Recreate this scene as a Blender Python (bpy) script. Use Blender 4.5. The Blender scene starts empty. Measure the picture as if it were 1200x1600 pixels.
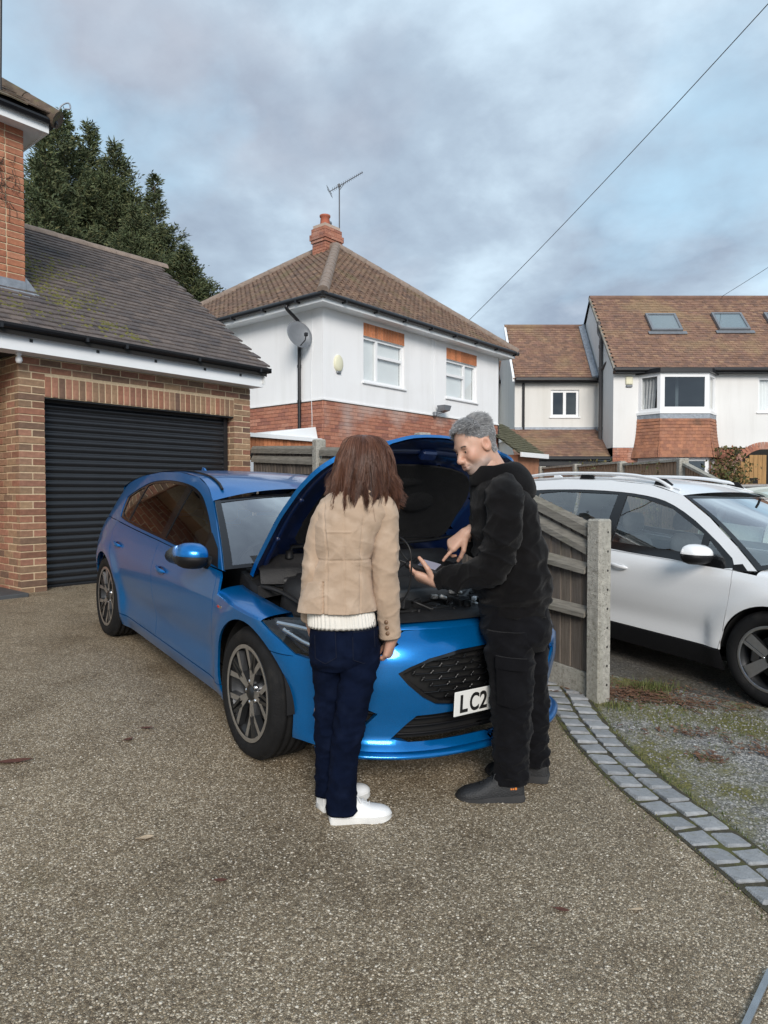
import bpy, bmesh, math, random
import numpy as np
from mathutils import Vector, Matrix, noise
random.seed(7)
R = math.radians
SC = bpy.context.scene
COL = SC.collection

# ------------------------------------------------------------------ camera
cam_d = bpy.data.cameras.new('camera'); cam = bpy.data.objects.new('camera', cam_d); COL.objects.link(cam)
cam_d.sensor_fit = 'HORIZONTAL'; cam_d.sensor_width = 36.0; cam_d.lens = 32.25
cam_d.clip_start = 0.05; cam_d.clip_end = 2000
cam.location = (0, 0, 1.5); cam.rotation_euler = (R(90 - 1.6), 0, 0)
SC.camera = cam
SC.view_settings.view_transform = 'Standard'; SC.view_settings.look = 'None'
SC.view_settings.exposure = 1.0; SC.view_settings.gamma = 1.0
SC.cycles.use_denoising = True
SC.cycles.max_bounces = 6; SC.cycles.transparent_max_bounces = 12

# ------------------------------------------------------------------ world: evening sky with broken cloud
SUN_DIR = (0.12, -0.99)                # (x, y) direction of the veiled sun: behind the camera
SUN_EL = R(27)
SUN_AZ = math.atan2(SUN_DIR[0], SUN_DIR[1])
world = bpy.data.worlds.new('World'); SC.world = world; world.use_nodes = True
def build_world():
    nt = world.node_tree; N = nt.nodes; L = nt.links; N.clear()
    out = N.new('ShaderNodeOutputWorld'); bg = N.new('ShaderNodeBackground'); L.new(bg.outputs[0], out.inputs[0])
    sky = N.new('ShaderNodeTexSky'); sky.sky_type = 'NISHITA'; sky.sun_disc = False
    sky.sun_elevation = SUN_EL; sky.sun_rotation = SUN_AZ; sky.air_density = 1.2; sky.dust_density = 1.0
    tc = N.new('ShaderNodeTexCoord')
    sep = N.new('ShaderNodeSeparateXYZ'); L.new(tc.outputs['Generated'], sep.inputs[0])
    def m(op, a, b=None, clamp=False):
        n = N.new('ShaderNodeMath'); n.operation = op; n.use_clamp = clamp
        for i, v in enumerate((a, b)):
            if v is None: continue
            if isinstance(v, (int, float)): n.inputs[i].default_value = v
            else: L.new(v, n.inputs[i])
        return n.outputs[0]
    z = m('ADD', m('MAXIMUM', sep.outputs[2], 0.0), 0.34)
    u = m('DIVIDE', sep.outputs[0], z); v = m('DIVIDE', sep.outputs[1], z)
    cmb = N.new('ShaderNodeCombineXYZ'); L.new(u, cmb.inputs[0]); L.new(v, cmb.inputs[1])
    def nz(scale, detail, rough, off, dist=0.0):
        mp = N.new('ShaderNodeMapping'); mp.inputs['Location'].default_value = off
        mp.inputs['Rotation'].default_value = (0, 0, 0.5)
        mp.inputs['Scale'].default_value = (1.0, 1.0, 1.0)
        L.new(cmb.outputs[0], mp.inputs[0])
        n = N.new('ShaderNodeTexNoise'); n.inputs['Scale'].default_value = scale; n.inputs['Detail'].default_value = detail
        n.inputs['Roughness'].default_value = rough; n.inputs['Distortion'].default_value = dist
        L.new(mp.outputs[0], n.inputs[0]); return n.outputs[0]
    def ramp(fac, stops):
        r = N.new('ShaderNodeValToRGB'); L.new(fac, r.inputs[0]); e = r.color_ramp.elements
        while len(e) < len(stops): e.new(0.5)
        for el, (p, c) in zip(e, stops): el.position = p; el.color = (*c, 1) if len(c) == 3 else c
        return r.outputs[0]
    cover = ramp(nz(1.3, 7, 0.54, (3.1, 0.6, 0), 0.15), [(0.27, (0, 0, 0)), (0.47, (1, 1, 1))])
    shade = ramp(nz(2.2, 8, 0.55, (7.7, 2.2, 1.0), 0.1),
                 [(0.26, (0.55, 0.67, 0.765)), (0.40, (0.44, 0.545, 0.635)), (0.52, (0.31, 0.385, 0.47)),
                  (0.64, (0.235, 0.29, 0.37)), (0.78, (0.37, 0.43, 0.51))])
    warm = ramp(nz(1.1, 5, 0.5, (1.3, 9.1, 4.0)), [(0.56, (0, 0, 0)), (0.74, (1, 1, 1))])
    mixw = N.new('ShaderNodeMix'); mixw.data_type = 'RGBA'
    wf = m('MULTIPLY', warm, 0.55); L.new(wf, mixw.inputs[0]); L.new(shade, mixw.inputs[6]); mixw.inputs[7].default_value = (0.50, 0.46, 0.48, 1)
    # clear patches: the sky itself plus a thin milky veil
    sc_ = N.new('ShaderNodeMix'); sc_.data_type = 'RGBA'; sc_.blend_type = 'MULTIPLY'; sc_.inputs[0].default_value = 1
    L.new(sky.outputs[0], sc_.inputs[6]); sc_.inputs[7].default_value = (0.11, 0.11, 0.11, 1)
    veil = N.new('ShaderNodeMix'); veil.data_type = 'RGBA'; veil.inputs[0].default_value = 0.72
    L.new(sc_.outputs[2], veil.inputs[6]); veil.inputs[7].default_value = (0.40, 0.62, 0.76, 1)
    fin = N.new('ShaderNodeMix'); fin.data_type = 'RGBA'
    L.new(cover, fin.inputs[0]); L.new(veil.outputs[2], fin.inputs[6]); L.new(mixw.outputs[2], fin.inputs[7])
    L.new(fin.outputs[2], bg.inputs[0]); bg.inputs[1].default_value = 0.78
build_world()

# ------------------------------------------------------------------ sun (soft, through cloud)
sun_d = bpy.data.lights.new('sun', 'SUN'); sun = bpy.data.objects.new('sun', sun_d); COL.objects.link(sun)
sun_d.energy = 1.5; sun_d.angle = R(24); sun_d.color = (1.0, 0.93, 0.86)
sd = Vector((math.cos(SUN_EL) * SUN_DIR[0], math.cos(SUN_EL) * SUN_DIR[1], math.sin(SUN_EL)))
sun.rotation_euler = sd.to_track_quat('Z', 'Y').to_euler(); sun.location = (-8, -6, 12)

# ------------------------------------------------------------------ helpers
def lerp(a, b, t): return a + (b - a) * t
def sstep(a, b, x):
    t = min(1.0, max(0.0, (x - a) / (b - a))); return t * t * (3 - 2 * t)      # also falls when b < a
def interp(x, pts):
    """smooth piecewise interpolation (monotone hermite) through (x, y) points"""
    if x <= pts[0][0]: return pts[0][1]
    if x >= pts[-1][0]: return pts[-1][1]
    n = len(pts)
    for i in range(n - 1):
        if x <= pts[i + 1][0]:
            x0, y0 = pts[i]; x1, y1 = pts[i + 1]; h = x1 - x0; d = (y1 - y0) / h
            def slope(k):
                if k <= 0 or k >= n - 1:
                    a = pts[min(k, n - 2)]; b = pts[min(k, n - 2) + 1]; return (b[1] - a[1]) / (b[0] - a[0])
                a, b, c = pts[k - 1], pts[k], pts[k + 1]
                d0 = (b[1] - a[1]) / (b[0] - a[0]); d1 = (c[1] - b[1]) / (c[0] - b[0])
                return 0.0 if d0 * d1 <= 0 else 2 * d0 * d1 / (d0 + d1)
            m0, m1 = slope(i), slope(i + 1); t = (x - x0) / h
            return ((2*t**3 - 3*t*t + 1) * y0 + (t**3 - 2*t*t + t) * h * m0 + (-2*t**3 + 3*t*t) * y1 + (t**3 - t*t) * h * m1)
def catmull(P, n):
    P = [Vector(p) for p in P]; out = []
    for i in range(len(P) - 1):
        p0 = P[i - 1] if i else P[0] * 2 - P[1]; p1, p2 = P[i], P[i + 1]
        p3 = P[i + 2] if i + 2 < len(P) else P[-1] * 2 - P[-2]
        for k in range(n):
            t = k / n
            out.append(0.5 * ((2 * p1) + (p2 - p0) * t + (2*p0 - 5*p1 + 4*p2 - p3) * t*t + (3*p1 - p0 - 3*p2 + p3) * t**3))
    out.append(P[-1].copy()); return out

class MB:
    def __init__(s): s.v = []; s.f = []; s.m = []; s.sm = []
    def add(s, vs, fs, mi=0, smooth=False):
        o = len(s.v); s.v += [tuple(v) for v in vs]
        for f in fs: s.f.append(tuple(i + o for i in f)); s.m.append(mi); s.sm.append(smooth)
        return s
    def box(s, x0, x1, y0, y1, z0, z1, mi=0, M=None, bev=0.0):
        if x0 > x1: x0, x1 = x1, x0
        if y0 > y1: y0, y1 = y1, y0
        if z0 > z1: z0, z1 = z1, z0
        if bev <= 0:
            vs = [(x, y, z) for z in (z0, z1) for y in (y0, y1) for x in (x0, x1)]
            fs = [(0,2,3,1), (4,5,7,6), (0,1,5,4), (2,6,7,3), (0,4,6,2), (1,3,7,5)]
        else:
            vs = []; ax = ((x0, x1), (y0, y1), (z0, z1)); b = min(bev, (x1-x0)*.45, (y1-y0)*.45, (z1-z0)*.45)
            idx = {}
            for a in range(3):
                for i in (0, 1):
                    for j in (0, 1):
                        for k in (0, 1):
                            c = [0, 0, 0]; sel = (i, j, k)
                            for q in range(3):
                                lo, hi = ax[q]
                                c[q] = (lo if sel[q] == 0 else hi) if q == a else (lo + b if sel[q] == 0 else hi - b)
                            idx[(a, i, j, k)] = len(vs); vs.append(tuple(c))
            fs = []
            for a in range(3):
                p, q = [t for t in range(3) if t != a]
                for e in (0, 1):
                    r = []
                    for (g, h) in ((0,0), (1,0), (1,1), (0,1)):
                        sel = [0, 0, 0]; sel[a] = e; sel[p] = g; sel[q] = h; r.append(idx[(a, *sel)])
                    fs.append(tuple(r))
            for a in range(3):
                for b2 in range(a + 1, 3):
                    c = 3 - a - b2
                    for i in (0, 1):
                        for j in (0, 1):
                            r = []
                            for (w, k) in ((a, 0), (a, 1), (b2, 1), (b2, 0)):
                                sel = [0, 0, 0]; sel[a] = i; sel[b2] = j; sel[c] = k; r.append(idx[(w, *sel)])
                            fs.append(tuple(r))
            for i in (0, 1):
                for j in (0, 1):
                    for k in (0, 1): fs.append((idx[(0,i,j,k)], idx[(1,i,j,k)], idx[(2,i,j,k)]))
        if M is not None: vs = [tuple(M @ Vector(v)) for v in vs]
        return s.add(vs, fs, mi)
    def hexa(s, b, t, mi=0):
        """4 bottom points, 4 top points"""
        return s.add(list(b) + list(t), [(3,2,1,0), (4,5,6,7), (0,1,5,4), (1,2,6,5), (2,3,7,6), (3,0,4,7)], mi)
    def tube(s, pts, r, n=8, mi=0, cap=True, smooth=True, squash=1.0):
        P = [Vector(p) for p in pts]; k = len(P)
        rr = r if isinstance(r, (list, tuple)) else [r] * k
        T = [(P[min(i+1, k-1)] - P[max(i-1, 0)]).normalized() for i in range(k)]
        up = Vector((0, 0, 1)) if abs(T[0].z) < 0.9 else Vector((1, 0, 0))
        nrm = (up - T[0] * up.dot(T[0])).normalized(); vs = []
        for i in range(k):
            nrm = nrm - T[i] * nrm.dot(T[i])
            nrm = nrm.normalized() if nrm.length > 1e-6 else T[i].orthogonal().normalized()
            b = T[i].cross(nrm)
            for j in range(n):
                a = 2 * math.pi * j / n; vs.append(P[i] + nrm * (math.cos(a) * rr[i] * squash) + b * (math.sin(a) * rr[i]))
        fs = [(i*n+j, i*n+(j+1) % n, (i+1)*n+(j+1) % n, (i+1)*n+j) for i in range(k-1) for j in range(n)]
        s.add(vs, fs, mi, smooth)
        if cap: s.add(vs[:n], [tuple(range(n-1, -1, -1))], mi); s.add(vs[-n:], [tuple(range(n))], mi)
        return s
    def lathe(s, prof, n=24, mi=0, M=None, smooth=True, arc=2*math.pi, axis='Z'):
        """prof: list of (radius, height) about Z (or Y)"""
        vs = []; k = len(prof); full = abs(arc - 2*math.pi) < 1e-6; cols = n if full else n + 1
        for (r, h) in prof:
            for j in range(cols):
                a = arc * j / n; c = (r*math.cos(a), r*math.sin(a), h)
                if axis == 'Y': c = (c[0], h, c[1])
                vs.append(c)
        fs = [(i*cols+j, i*cols+(j+1) % cols, (i+1)*cols+(j+1) % cols, (i+1)*cols+j) for i in range(k-1) for j in range(n)]
        if M is not None: vs = [tuple(M @ Vector(v)) for v in vs]
        return s.add(vs, fs, mi, smooth)
    def loft(s, rings, mi=0, smooth=True, closed=True, cap0=False, cap1=False):
        n = len(rings[0]); vs = [v for r in rings for v in r]; m = n if closed else n - 1
        fs = [(i*n+j, i*n+(j+1) % n, (i+1)*n+(j+1) % n, (i+1)*n+j) for i in range(len(rings)-1) for j in range(m)]
        s.add(vs, fs, mi, smooth)
        if cap0: s.add(rings[0], [tuple(range(n-1, -1, -1))], mi, smooth)
        if cap1: s.add(rings[-1], [tuple(range(n))], mi, smooth)
        return s
    def prism(s, poly, h0, h1, mi=0, axis='Z', M=None):
        n = len(poly)
        def p(a, b, h): return {'Z': (a, b, h), 'Y': (a, h, b), 'X': (h, a, b)}[axis]
        vs = [p(a, b, h0) for a, b in poly] + [p(a, b, h1) for a, b in poly]
        if M is not None: vs = [tuple(M @ Vector(v)) for v in vs]
        fs = [tuple(range(n-1, -1, -1)), tuple(range(n, 2*n))] + [(i, (i+1) % n, n+(i+1) % n, n+i) for i in range(n)]
        return s.add(vs, fs, mi)
    def mesh(s, name, mats):
        me = bpy.data.meshes.new(name); me.from_pydata(s.v, [], s.f)
        for m in (mats if isinstance(mats, (list, tuple)) else [mats]): me.materials.append(m)
        if any(s.m): me.polygons.foreach_set('material_index', s.m)
        me.polygons.foreach_set('use_smooth', s.sm); me.update(); return me
    def build(s, name, mats, parent=None, fix=True):
        me = s.mesh(name, mats)
        if fix:
            bm = bmesh.new(); bm.from_mesh(me); bmesh.ops.recalc_face_normals(bm, faces=bm.faces); bm.to_mesh(me); bm.free()
        return link(name, me, parent)
def link(name, me, parent=None, M=None):
    o = bpy.data.objects.new(name, me); COL.objects.link(o)
    if parent is not None: o.parent = parent
    if M is not None: o.matrix_local = M
    return o
def empty(name, loc=(0, 0, 0), rz=0.0, parent=None):
    o = bpy.data.objects.new(name, None); COL.objects.link(o); o.location = loc; o.rotation_euler = (0, 0, rz)
    o.empty_display_size = 0.2
    if parent is not None: o.parent = parent
    return o
def tag(o, label=None, cat=None, group=None, kind=None):
    if label: o['label'] = label
    if cat: o['category'] = cat
    if group: o['group'] = group
    if kind: o['kind'] = kind
    return o

# ------------------------------------------------------------------ materials
MT = {}
def nt_of(name):
    m = bpy.data.materials.new(name); m.use_nodes = True; nt = m.node_tree
    return m, nt, nt.nodes, nt.links, nt.nodes['Principled BSDF']
def pm(name, base, rough=0.6, var=0.12, scale=6.0, bump=0.0, bscale=60.0, metal=0.0, coat=0.0, rnd=0.0, island=False, spec=0.5, var2=None, sheen=0.0, obj=True, stretch=None, detail=4.0, coat_rough=0.03, streak=None):
    """plain procedural surface: base colour, mottled by noise, varied per object or island, with fine relief"""
    m, nt, N, L, b = nt_of(name)
    tc = N.new('ShaderNodeTexCoord'); src = tc.outputs['Object']
    if stretch:
        mp = N.new('ShaderNodeMapping'); mp.inputs['Scale'].default_value = stretch; L.new(src, mp.inputs[0]); src = mp.outputs[0]
    nz = N.new('ShaderNodeTexNoise'); nz.inputs['Scale'].default_value = scale; nz.inputs['Detail'].default_value = detail
    L.new(src, nz.inputs[0])
    cols = base if isinstance(base[0], (tuple, list)) else None
    val = nz.outputs[0]
    if cols:
        r = N.new('ShaderNodeValToRGB'); e = r.color_ramp.elements; r.color_ramp.interpolation = 'LINEAR'
        while len(e) < len(cols): e.new(0.5)
        for i, c in enumerate(cols): e[i].position = i / (len(cols) - 1); e[i].color = (*c, 1)
        if island: g = N.new('ShaderNodeNewGeometry'); L.new(g.outputs['Random Per Island'], r.inputs[0])
        else: g = N.new('ShaderNodeObjectInfo'); L.new(g.outputs['Random'], r.inputs[0])
        col = r.outputs[0]
    else:
        c = N.new('ShaderNodeRGB'); c.outputs[0].default_value = (*base, 1); col = c.outputs[0]
    mr = N.new('ShaderNodeMapRange'); L.new(val, mr.inputs[0]); mr.inputs[1].default_value = 0.25; mr.inputs[2].default_value = 0.75
    mr.inputs[3].default_value = 1 - var; mr.inputs[4].default_value = 1 + var
    fac = mr.outputs[0]
    if rnd > 0:
        g = N.new('ShaderNodeNewGeometry') if island else N.new('ShaderNodeObjectInfo')
        rr = N.new('ShaderNodeMapRange'); L.new(g.outputs['Random Per Island' if island else 'Random'], rr.inputs[0])
        rr.inputs[3].default_value = 1 - rnd; rr.inputs[4].default_value = 1 + rnd
        mu = N.new('ShaderNodeMath'); mu.operation = 'MULTIPLY'; L.new(fac, mu.inputs[0]); L.new(rr.outputs[0], mu.inputs[1]); fac = mu.outputs[0]
    vm = N.new('ShaderNodeVectorMath'); vm.operation = 'SCALE'; L.new(col, vm.inputs[0]); L.new(fac, vm.inputs['Scale'])
    last = vm.outputs[0]
    if var2:                                  # (colour, noise scale, threshold, amount): stains with a shape of their own
        c2, s2, th, am = var2
        n2 = N.new('ShaderNodeTexNoise'); n2.inputs['Scale'].default_value = s2; n2.inputs['Detail'].default_value = 6; L.new(tc.outputs['Object'], n2.inputs[0])
        mr2 = N.new('ShaderNodeMapRange'); L.new(n2.outputs[0], mr2.inputs[0]); mr2.inputs[1].default_value = th; mr2.inputs[2].default_value = th + 0.14
        mr2.inputs[4].default_value = am
        mx = N.new('ShaderNodeMix'); mx.data_type = 'RGBA'; L.new(mr2.outputs[0], mx.inputs[0]); L.new(last, mx.inputs[6]); mx.inputs[7].default_value = (*c2, 1)
        last = mx.outputs[2]
    if streak:                                # (colour, amount): rain streaks down a wall
        ms = N.new('ShaderNodeMapping'); ms.inputs['Scale'].default_value = (2.0, 2.0, .22); L.new(tc.outputs['Object'], ms.inputs[0]); n4 = N.new('ShaderNodeTexNoise'); n4.inputs['Scale'].default_value = 1.6; n4.inputs['Detail'].default_value = 7; n4.inputs['Roughness'].default_value = .65; L.new(ms.outputs[0], n4.inputs[0])
        m4 = N.new('ShaderNodeMapRange'); L.new(n4.outputs[0], m4.inputs[0]); m4.inputs[1].default_value = .48; m4.inputs[2].default_value = .75; m4.inputs[4].default_value = streak[1]; mx4 = N.new('ShaderNodeMix'); mx4.data_type = 'RGBA'; L.new(m4.outputs[0], mx4.inputs[0]); L.new(last, mx4.inputs[6]); mx4.inputs[7].default_value = (*streak[0], 1); last = mx4.outputs[2]
    L.new(last, b.inputs['Base Color'])
    b.inputs['Roughness'].default_value = rough; b.inputs['Metallic'].default_value = metal
    b.inputs['Specular IOR Level'].default_value = spec
    if coat: b.inputs['Coat Weight'].default_value = coat; b.inputs['Coat Roughness'].default_value = coat_rough
    if sheen: b.inputs['Sheen Weight'].default_value = sheen; b.inputs['Sheen Roughness'].default_value = 0.5
    if bump > 0:
        nb = N.new('ShaderNodeTexNoise'); nb.inputs['Scale'].default_value = bscale; nb.inputs['Detail'].default_value = 5; L.new(src, nb.inputs[0])
        bp = N.new('ShaderNodeBump'); bp.inputs['Strength'].default_value = bump; bp.inputs['Distance'].default_value = 0.01
        L.new(nb.outputs[0], bp.inputs['Height']); L.new(bp.outputs[0], b.inputs['Normal'])
    MT[name] = m; return m
def glass(name, tint=(0.75, 0.82, 0.85), dens=1.0, ior=1.5, rough=0.0, boost=1.0, bump=0.0):
    m, nt, N, L, b = nt_of(name); N.remove(b); out = [n for n in N if n.type == 'OUTPUT_MATERIAL'][0]
    tr = N.new('ShaderNodeBsdfTransparent'); tr.inputs[0].default_value = (*tint, 1)
    gl = N.new('ShaderNodeBsdfGlossy'); gl.inputs['Roughness'].default_value = rough
    fr = N.new('ShaderNodeFresnel'); geo = N.new('ShaderNodeNewGeometry'); mi = N.new('ShaderNodeMapRange'); L.new(geo.outputs['Backfacing'], mi.inputs[0]); mi.inputs[3].default_value = ior; mi.inputs[4].default_value = 1 / ior; L.new(mi.outputs[0], fr.inputs[0])   # a thin pane mirrors alike from both sides
    mu = N.new('ShaderNodeMath'); mu.operation = 'MULTIPLY'; mu.use_clamp = True; mu.inputs[1].default_value = boost; L.new(fr.outputs[0], mu.inputs[0])
    mx = N.new('ShaderNodeMixShader'); L.new(mu.outputs[0], mx.inputs[0]); L.new(tr.outputs[0], mx.inputs[1]); L.new(gl.outputs[0], mx.inputs[2])
    if bump > 0:
        nz = N.new('ShaderNodeTexNoise'); nz.inputs['Scale'].default_value = 1.2; tc = N.new('ShaderNodeTexCoord'); L.new(tc.outputs['Object'], nz.inputs[0])
        bp = N.new('ShaderNodeBump'); bp.inputs['Strength'].default_value = bump; L.new(nz.outputs[0], bp.inputs['Height']); L.new(bp.outputs[0], gl.inputs['Normal'])
    L.new(mx.outputs[0], out.inputs[0]); MT[name] = m; return m
# ------------------------------------------------------------------ the lie of the land: drives fall from the garages to the road
UX, UY = 0.642, 0.767                       # along the garage front
ANG = math.atan2(UY, UX)
def gz(x, y):
    s = -UY * x + UX * y
    s = 7.6 - math.log1p(math.exp(min(60, (7.6 - s) * 4))) / 4 if s > 0 else s
    s = -3.0 + math.log1p(math.exp(max(-60, min(60, (s + 3.0) * 3)))) / 3 if s < 0 else s
    return 0.019 + 0.058 * s
def pebble_mat(name, stops, scale, moss=None, wet=None, joint=0.5, bump=0.6, rough=(0.45, 0.75)):
    m, nt, N, L, b = nt_of(name)
    tc = N.new('ShaderNodeTexCoord'); P = tc.outputs['Object']
    vo = N.new('ShaderNodeTexVoronoi'); vo.inputs['Scale'].default_value = scale; L.new(P, vo.inputs[0])
    vo2 = N.new('ShaderNodeTexVoronoi'); vo2.inputs['Scale'].default_value = scale; vo2.feature = 'DISTANCE_TO_EDGE'; L.new(P, vo2.inputs[0])
    sp = N.new('ShaderNodeSeparateColor'); L.new(vo.outputs['Color'], sp.inputs[0])
    r = N.new('ShaderNodeValToRGB'); e = r.color_ramp.elements
    while len(e) < len(stops): e.new(0.5)
    for el, (p, c) in zip(e, stops): el.position = p; el.color = (*c, 1)
    L.new(sp.outputs[0], r.inputs[0])
    edge = N.new('ShaderNodeMapRange'); L.new(vo2.outputs['Distance'], edge.inputs[0]); edge.inputs[1].default_value = 0.02; edge.inputs[2].default_value = 0.22
    edge.inputs[3].default_value = joint; edge.inputs[4].default_value = 1.0
    big = N.new('ShaderNodeTexNoise'); big.inputs['Scale'].default_value = 0.9; big.inputs['Detail'].default_value = 6; big.inputs['Roughness'].default_value = 0.6; L.new(P, big.inputs[0])
    bm_ = N.new('ShaderNodeMapRange'); L.new(big.outputs[0], bm_.inputs[0]); bm_.inputs[1].default_value = 0.3; bm_.inputs[2].default_value = 0.7
    bm_.inputs[3].default_value = 0.74; bm_.inputs[4].default_value = 1.16
    mu = N.new('ShaderNodeMath'); mu.operation = 'MULTIPLY'; L.new(edge.outputs[0], mu.inputs[0]); L.new(bm_.outputs[0], mu.inputs[1])
    vm = N.new('ShaderNodeVectorMath'); vm.operation = 'SCALE'; L.new(r.outputs[0], vm.inputs[0]); L.new(mu.outputs[0], vm.inputs['Scale'])
    last = vm.outputs[0]
    rg = N.new('ShaderNodeMapRange'); L.new(sp.outputs[1], rg.inputs[0]); rg.inputs[3].default_value = rough[0]; rg.inputs[4].default_value = rough[1]
    if wet:
        n3 = N.new('ShaderNodeTexNoise'); n3.inputs['Scale'].default_value = 2.6; n3.inputs['Detail'].default_value = 8; n3.inputs['Roughness'].default_value = 0.65; L.new(P, n3.inputs[0])
        w = N.new('ShaderNodeMapRange'); L.new(n3.outputs[0], w.inputs[0]); w.inputs[1].default_value = 0.5; w.inputs[2].default_value = 0.72; w.inputs[4].default_value = wet
        mx = N.new('ShaderNodeMix'); mx.data_type = 'RGBA'; mx.blend_type = 'MULTIPLY'; L.new(w.outputs[0], mx.inputs[0]); L.new(last, mx.inputs[6]); mx.inputs[7].default_value = (0.55, 0.5, 0.43, 1)
        last = mx.outputs[2]
    if moss:
        n2 = N.new('ShaderNodeTexNoise'); n2.inputs['Scale'].default_value = moss[2]; n2.inputs['Detail'].default_value = 7; n2.inputs['Roughness'].default_value = 0.68; L.new(P, n2.inputs[0])
        mr = N.new('ShaderNodeMapRange'); L.new(n2.outputs[0], mr.inputs[0]); mr.inputs[1].default_value = moss[3]; mr.inputs[2].default_value = moss[3] + 0.14; mr.inputs[4].default_value = moss[1]
        mx = N.new('ShaderNodeMix'); mx.data_type = 'RGBA'; L.new(mr.outputs[0], mx.inputs[0]); L.new(last, mx.inputs[6])
        nf = N.new('ShaderNodeTexNoise'); nf.inputs['Scale'].default_value = 90; L.new(P, nf.inputs[0])
        rf = N.new('ShaderNodeValToRGB'); L.new(nf.outputs[0], rf.inputs[0]); rf.color_ramp.elements[0].position = .35; rf.color_ramp.elements[1].position = .68
        rf.color_ramp.elements[0].color = (moss[0][0]*.4, moss[0][1]*.4, moss[0][2]*.4, 1); rf.color_ramp.elements[1].color = (moss[0][0]*1.7, moss[0][1]*1.6, moss[0][2]*1.4, 1)
        L.new(rf.outputs[0], mx.inputs[7]); last = mx.outputs[2]
    L.new(last, b.inputs['Base Color']); L.new(rg.outputs[0], b.inputs['Roughness'])
    bp = N.new('ShaderNodeBump'); bp.inputs['Strength'].default_value = bump; bp.inputs['Distance'].default_value = 0.006
    L.new(vo2.outputs['Distance'], bp.inputs['Height']); L.new(bp.outputs[0], b.inputs['Normal'])
    MT[name] = m; return m
pebble_mat('resin_stone', [(0.0, (0.135, 0.100, 0.064)), (0.25, (0.265, 0.200, 0.124)), (0.48, (0.40, 0.310, 0.198)), (0.68, (0.295, 0.240, 0.168)), (0.82, (0.53, 0.43, 0.295)), (0.94, (0.78, 0.67, 0.51))],
           165, wet=0.8, moss=((0.10, 0.095, 0.04), 0.35, 1.1, 0.60), bump=0.9)
pebble_mat('gravel', [(0.0, (0.09, 0.088, 0.08)), (0.4, (0.235, 0.228, 0.212)), (0.7, (0.36, 0.345, 0.325)), (1.0, (0.62, 0.60, 0.57))],
           85, moss=((0.125, 0.118, 0.026), 0.95, 1.5, 0.445), bump=1.0)
pebble_mat('tarmac', [(0.0, (0.07, 0.065, 0.058)), (0.6, (0.15, 0.138, 0.12)), (1.0, (0.25, 0.23, 0.2))], 95, moss=((0.07, 0.06, 0.03), 0.7, 0.8, 0.52), bump=0.5)

def sheet(name, poly, off, mat, step=0.5, kind='structure'):
    """a polygon laid on the land, cut into a grid so that it follows it"""
    bm = bmesh.new(); bm.faces.new([bm.verts.new((x, y, 0)) for x, y in poly])
    xs = [p[0] for p in poly]; ys = [p[1] for p in poly]
    for a, lo, hi in ((0, min(xs), max(xs)), (1, min(ys), max(ys))):
        t = math.ceil(lo / step) * step
        while t < hi:
            co = [0, 0, 0]; no = [0, 0, 0]; co[a] = t; no[a] = 1
            bmesh.ops.bisect_plane(bm, geom=bm.verts[:] + bm.edges[:] + bm.faces[:], plane_co=co, plane_no=no); t += step
    for v in bm.verts: v.co.z = gz(v.co.x, v.co.y) + off
    bmesh.ops.recalc_face_normals(bm, faces=bm.faces)
    for f in bm.faces:
        if f.normal.z < 0: f.normal_flip()
    me = bpy.data.meshes.new(name); bm.to_mesh(me); bm.free(); me.materials.append(mat)
    return tag(link(name, me), kind=kind)
def build_ground():
    cs = [-900, -400, -150, -60, -40, -30, -24, -20] + [x * 1.0 for x in range(-18, 31)] + [34, 40, 60, 150, 400, 900]
    mb = MB(); n = len(cs)
    mb.add([(x, y, gz(x, y)) for y in cs for x in cs], [(j*n+i, j*n+i+1, (j+1)*n+i+1, (j+1)*n+i) for j in range(n-1) for i in range(n-1)], 0, True)
    tag(mb.build('ground', MT['tarmac'], fix=False), kind='structure')
build_ground()
SETT = [(1.235, 4.86), (1.215, 4.55), (1.188, 4.2), (1.182, 3.9), (1.195, 3.65), (1.228, 3.34), (1.275, 3.1), (1.338, 2.86), (1.395, 2.61), (1.44, 2.4), (1.53, 2.0), (1.64, 1.5), (1.78, 0.9)]
DRIVE = [(-9, -5), (2.4, -5), (2.0, 0.2), (1.65, 0.92), (1.53, 1.48), (1.42, 1.97), (1.33, 2.37), (1.285, 2.6), (1.23, 2.84), (1.165, 3.07), (1.12, 3.32), (1.087, 3.63), (1.072, 3.9), (1.078, 4.2), (1.105, 4.56), (1.13, 4.9),
         (-1.78, 9.39), (-1.95, 9.6), (-3.758 - 0.1, 7.1 + 0.12), (-5.8, 4.65), (-9, 1)]
sheet('driveway', DRIVE, 0.012, MT['resin_stone'])
sheet('gravel_verge', [(2.4, -5), (12, -5), (12, 3.2), (3.4, 3.95), (2.75, 4.33), (2.2, 4.7), (1.55, 5.2), (1.30, 4.95), (1.335, 4.55), (1.305, 4.2), (1.30, 3.9), (1.31, 3.66), (1.345, 3.36), (1.39, 3.14), (1.45, 2.89), (1.51, 2.63), (1.555, 2.43), (1.65, 2.03), (1.76, 1.53), (1.9, 0.95), (2.1, 0.2)], 0.010, MT['gravel'])
pm('edge_concrete', (0.24, 0.22, 0.19), 0.9, 0.25, 9, 0.5, 120, var2=((0.09, 0.08, 0.04), 5, 0.5, 0.7))
pm('joint_soil', (0.055, 0.048, 0.03), 0.95, 0.4, 40, 0.6, 200, var2=((0.10, 0.10, 0.025), 9, 0.47, 0.8))
sheet('border_bed', [(x - 0.145, y) for x, y in SETT] + [(x + 0.15, y) for x, y in reversed(SETT)], 0.016, MT['joint_soil'], 0.3)
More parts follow.
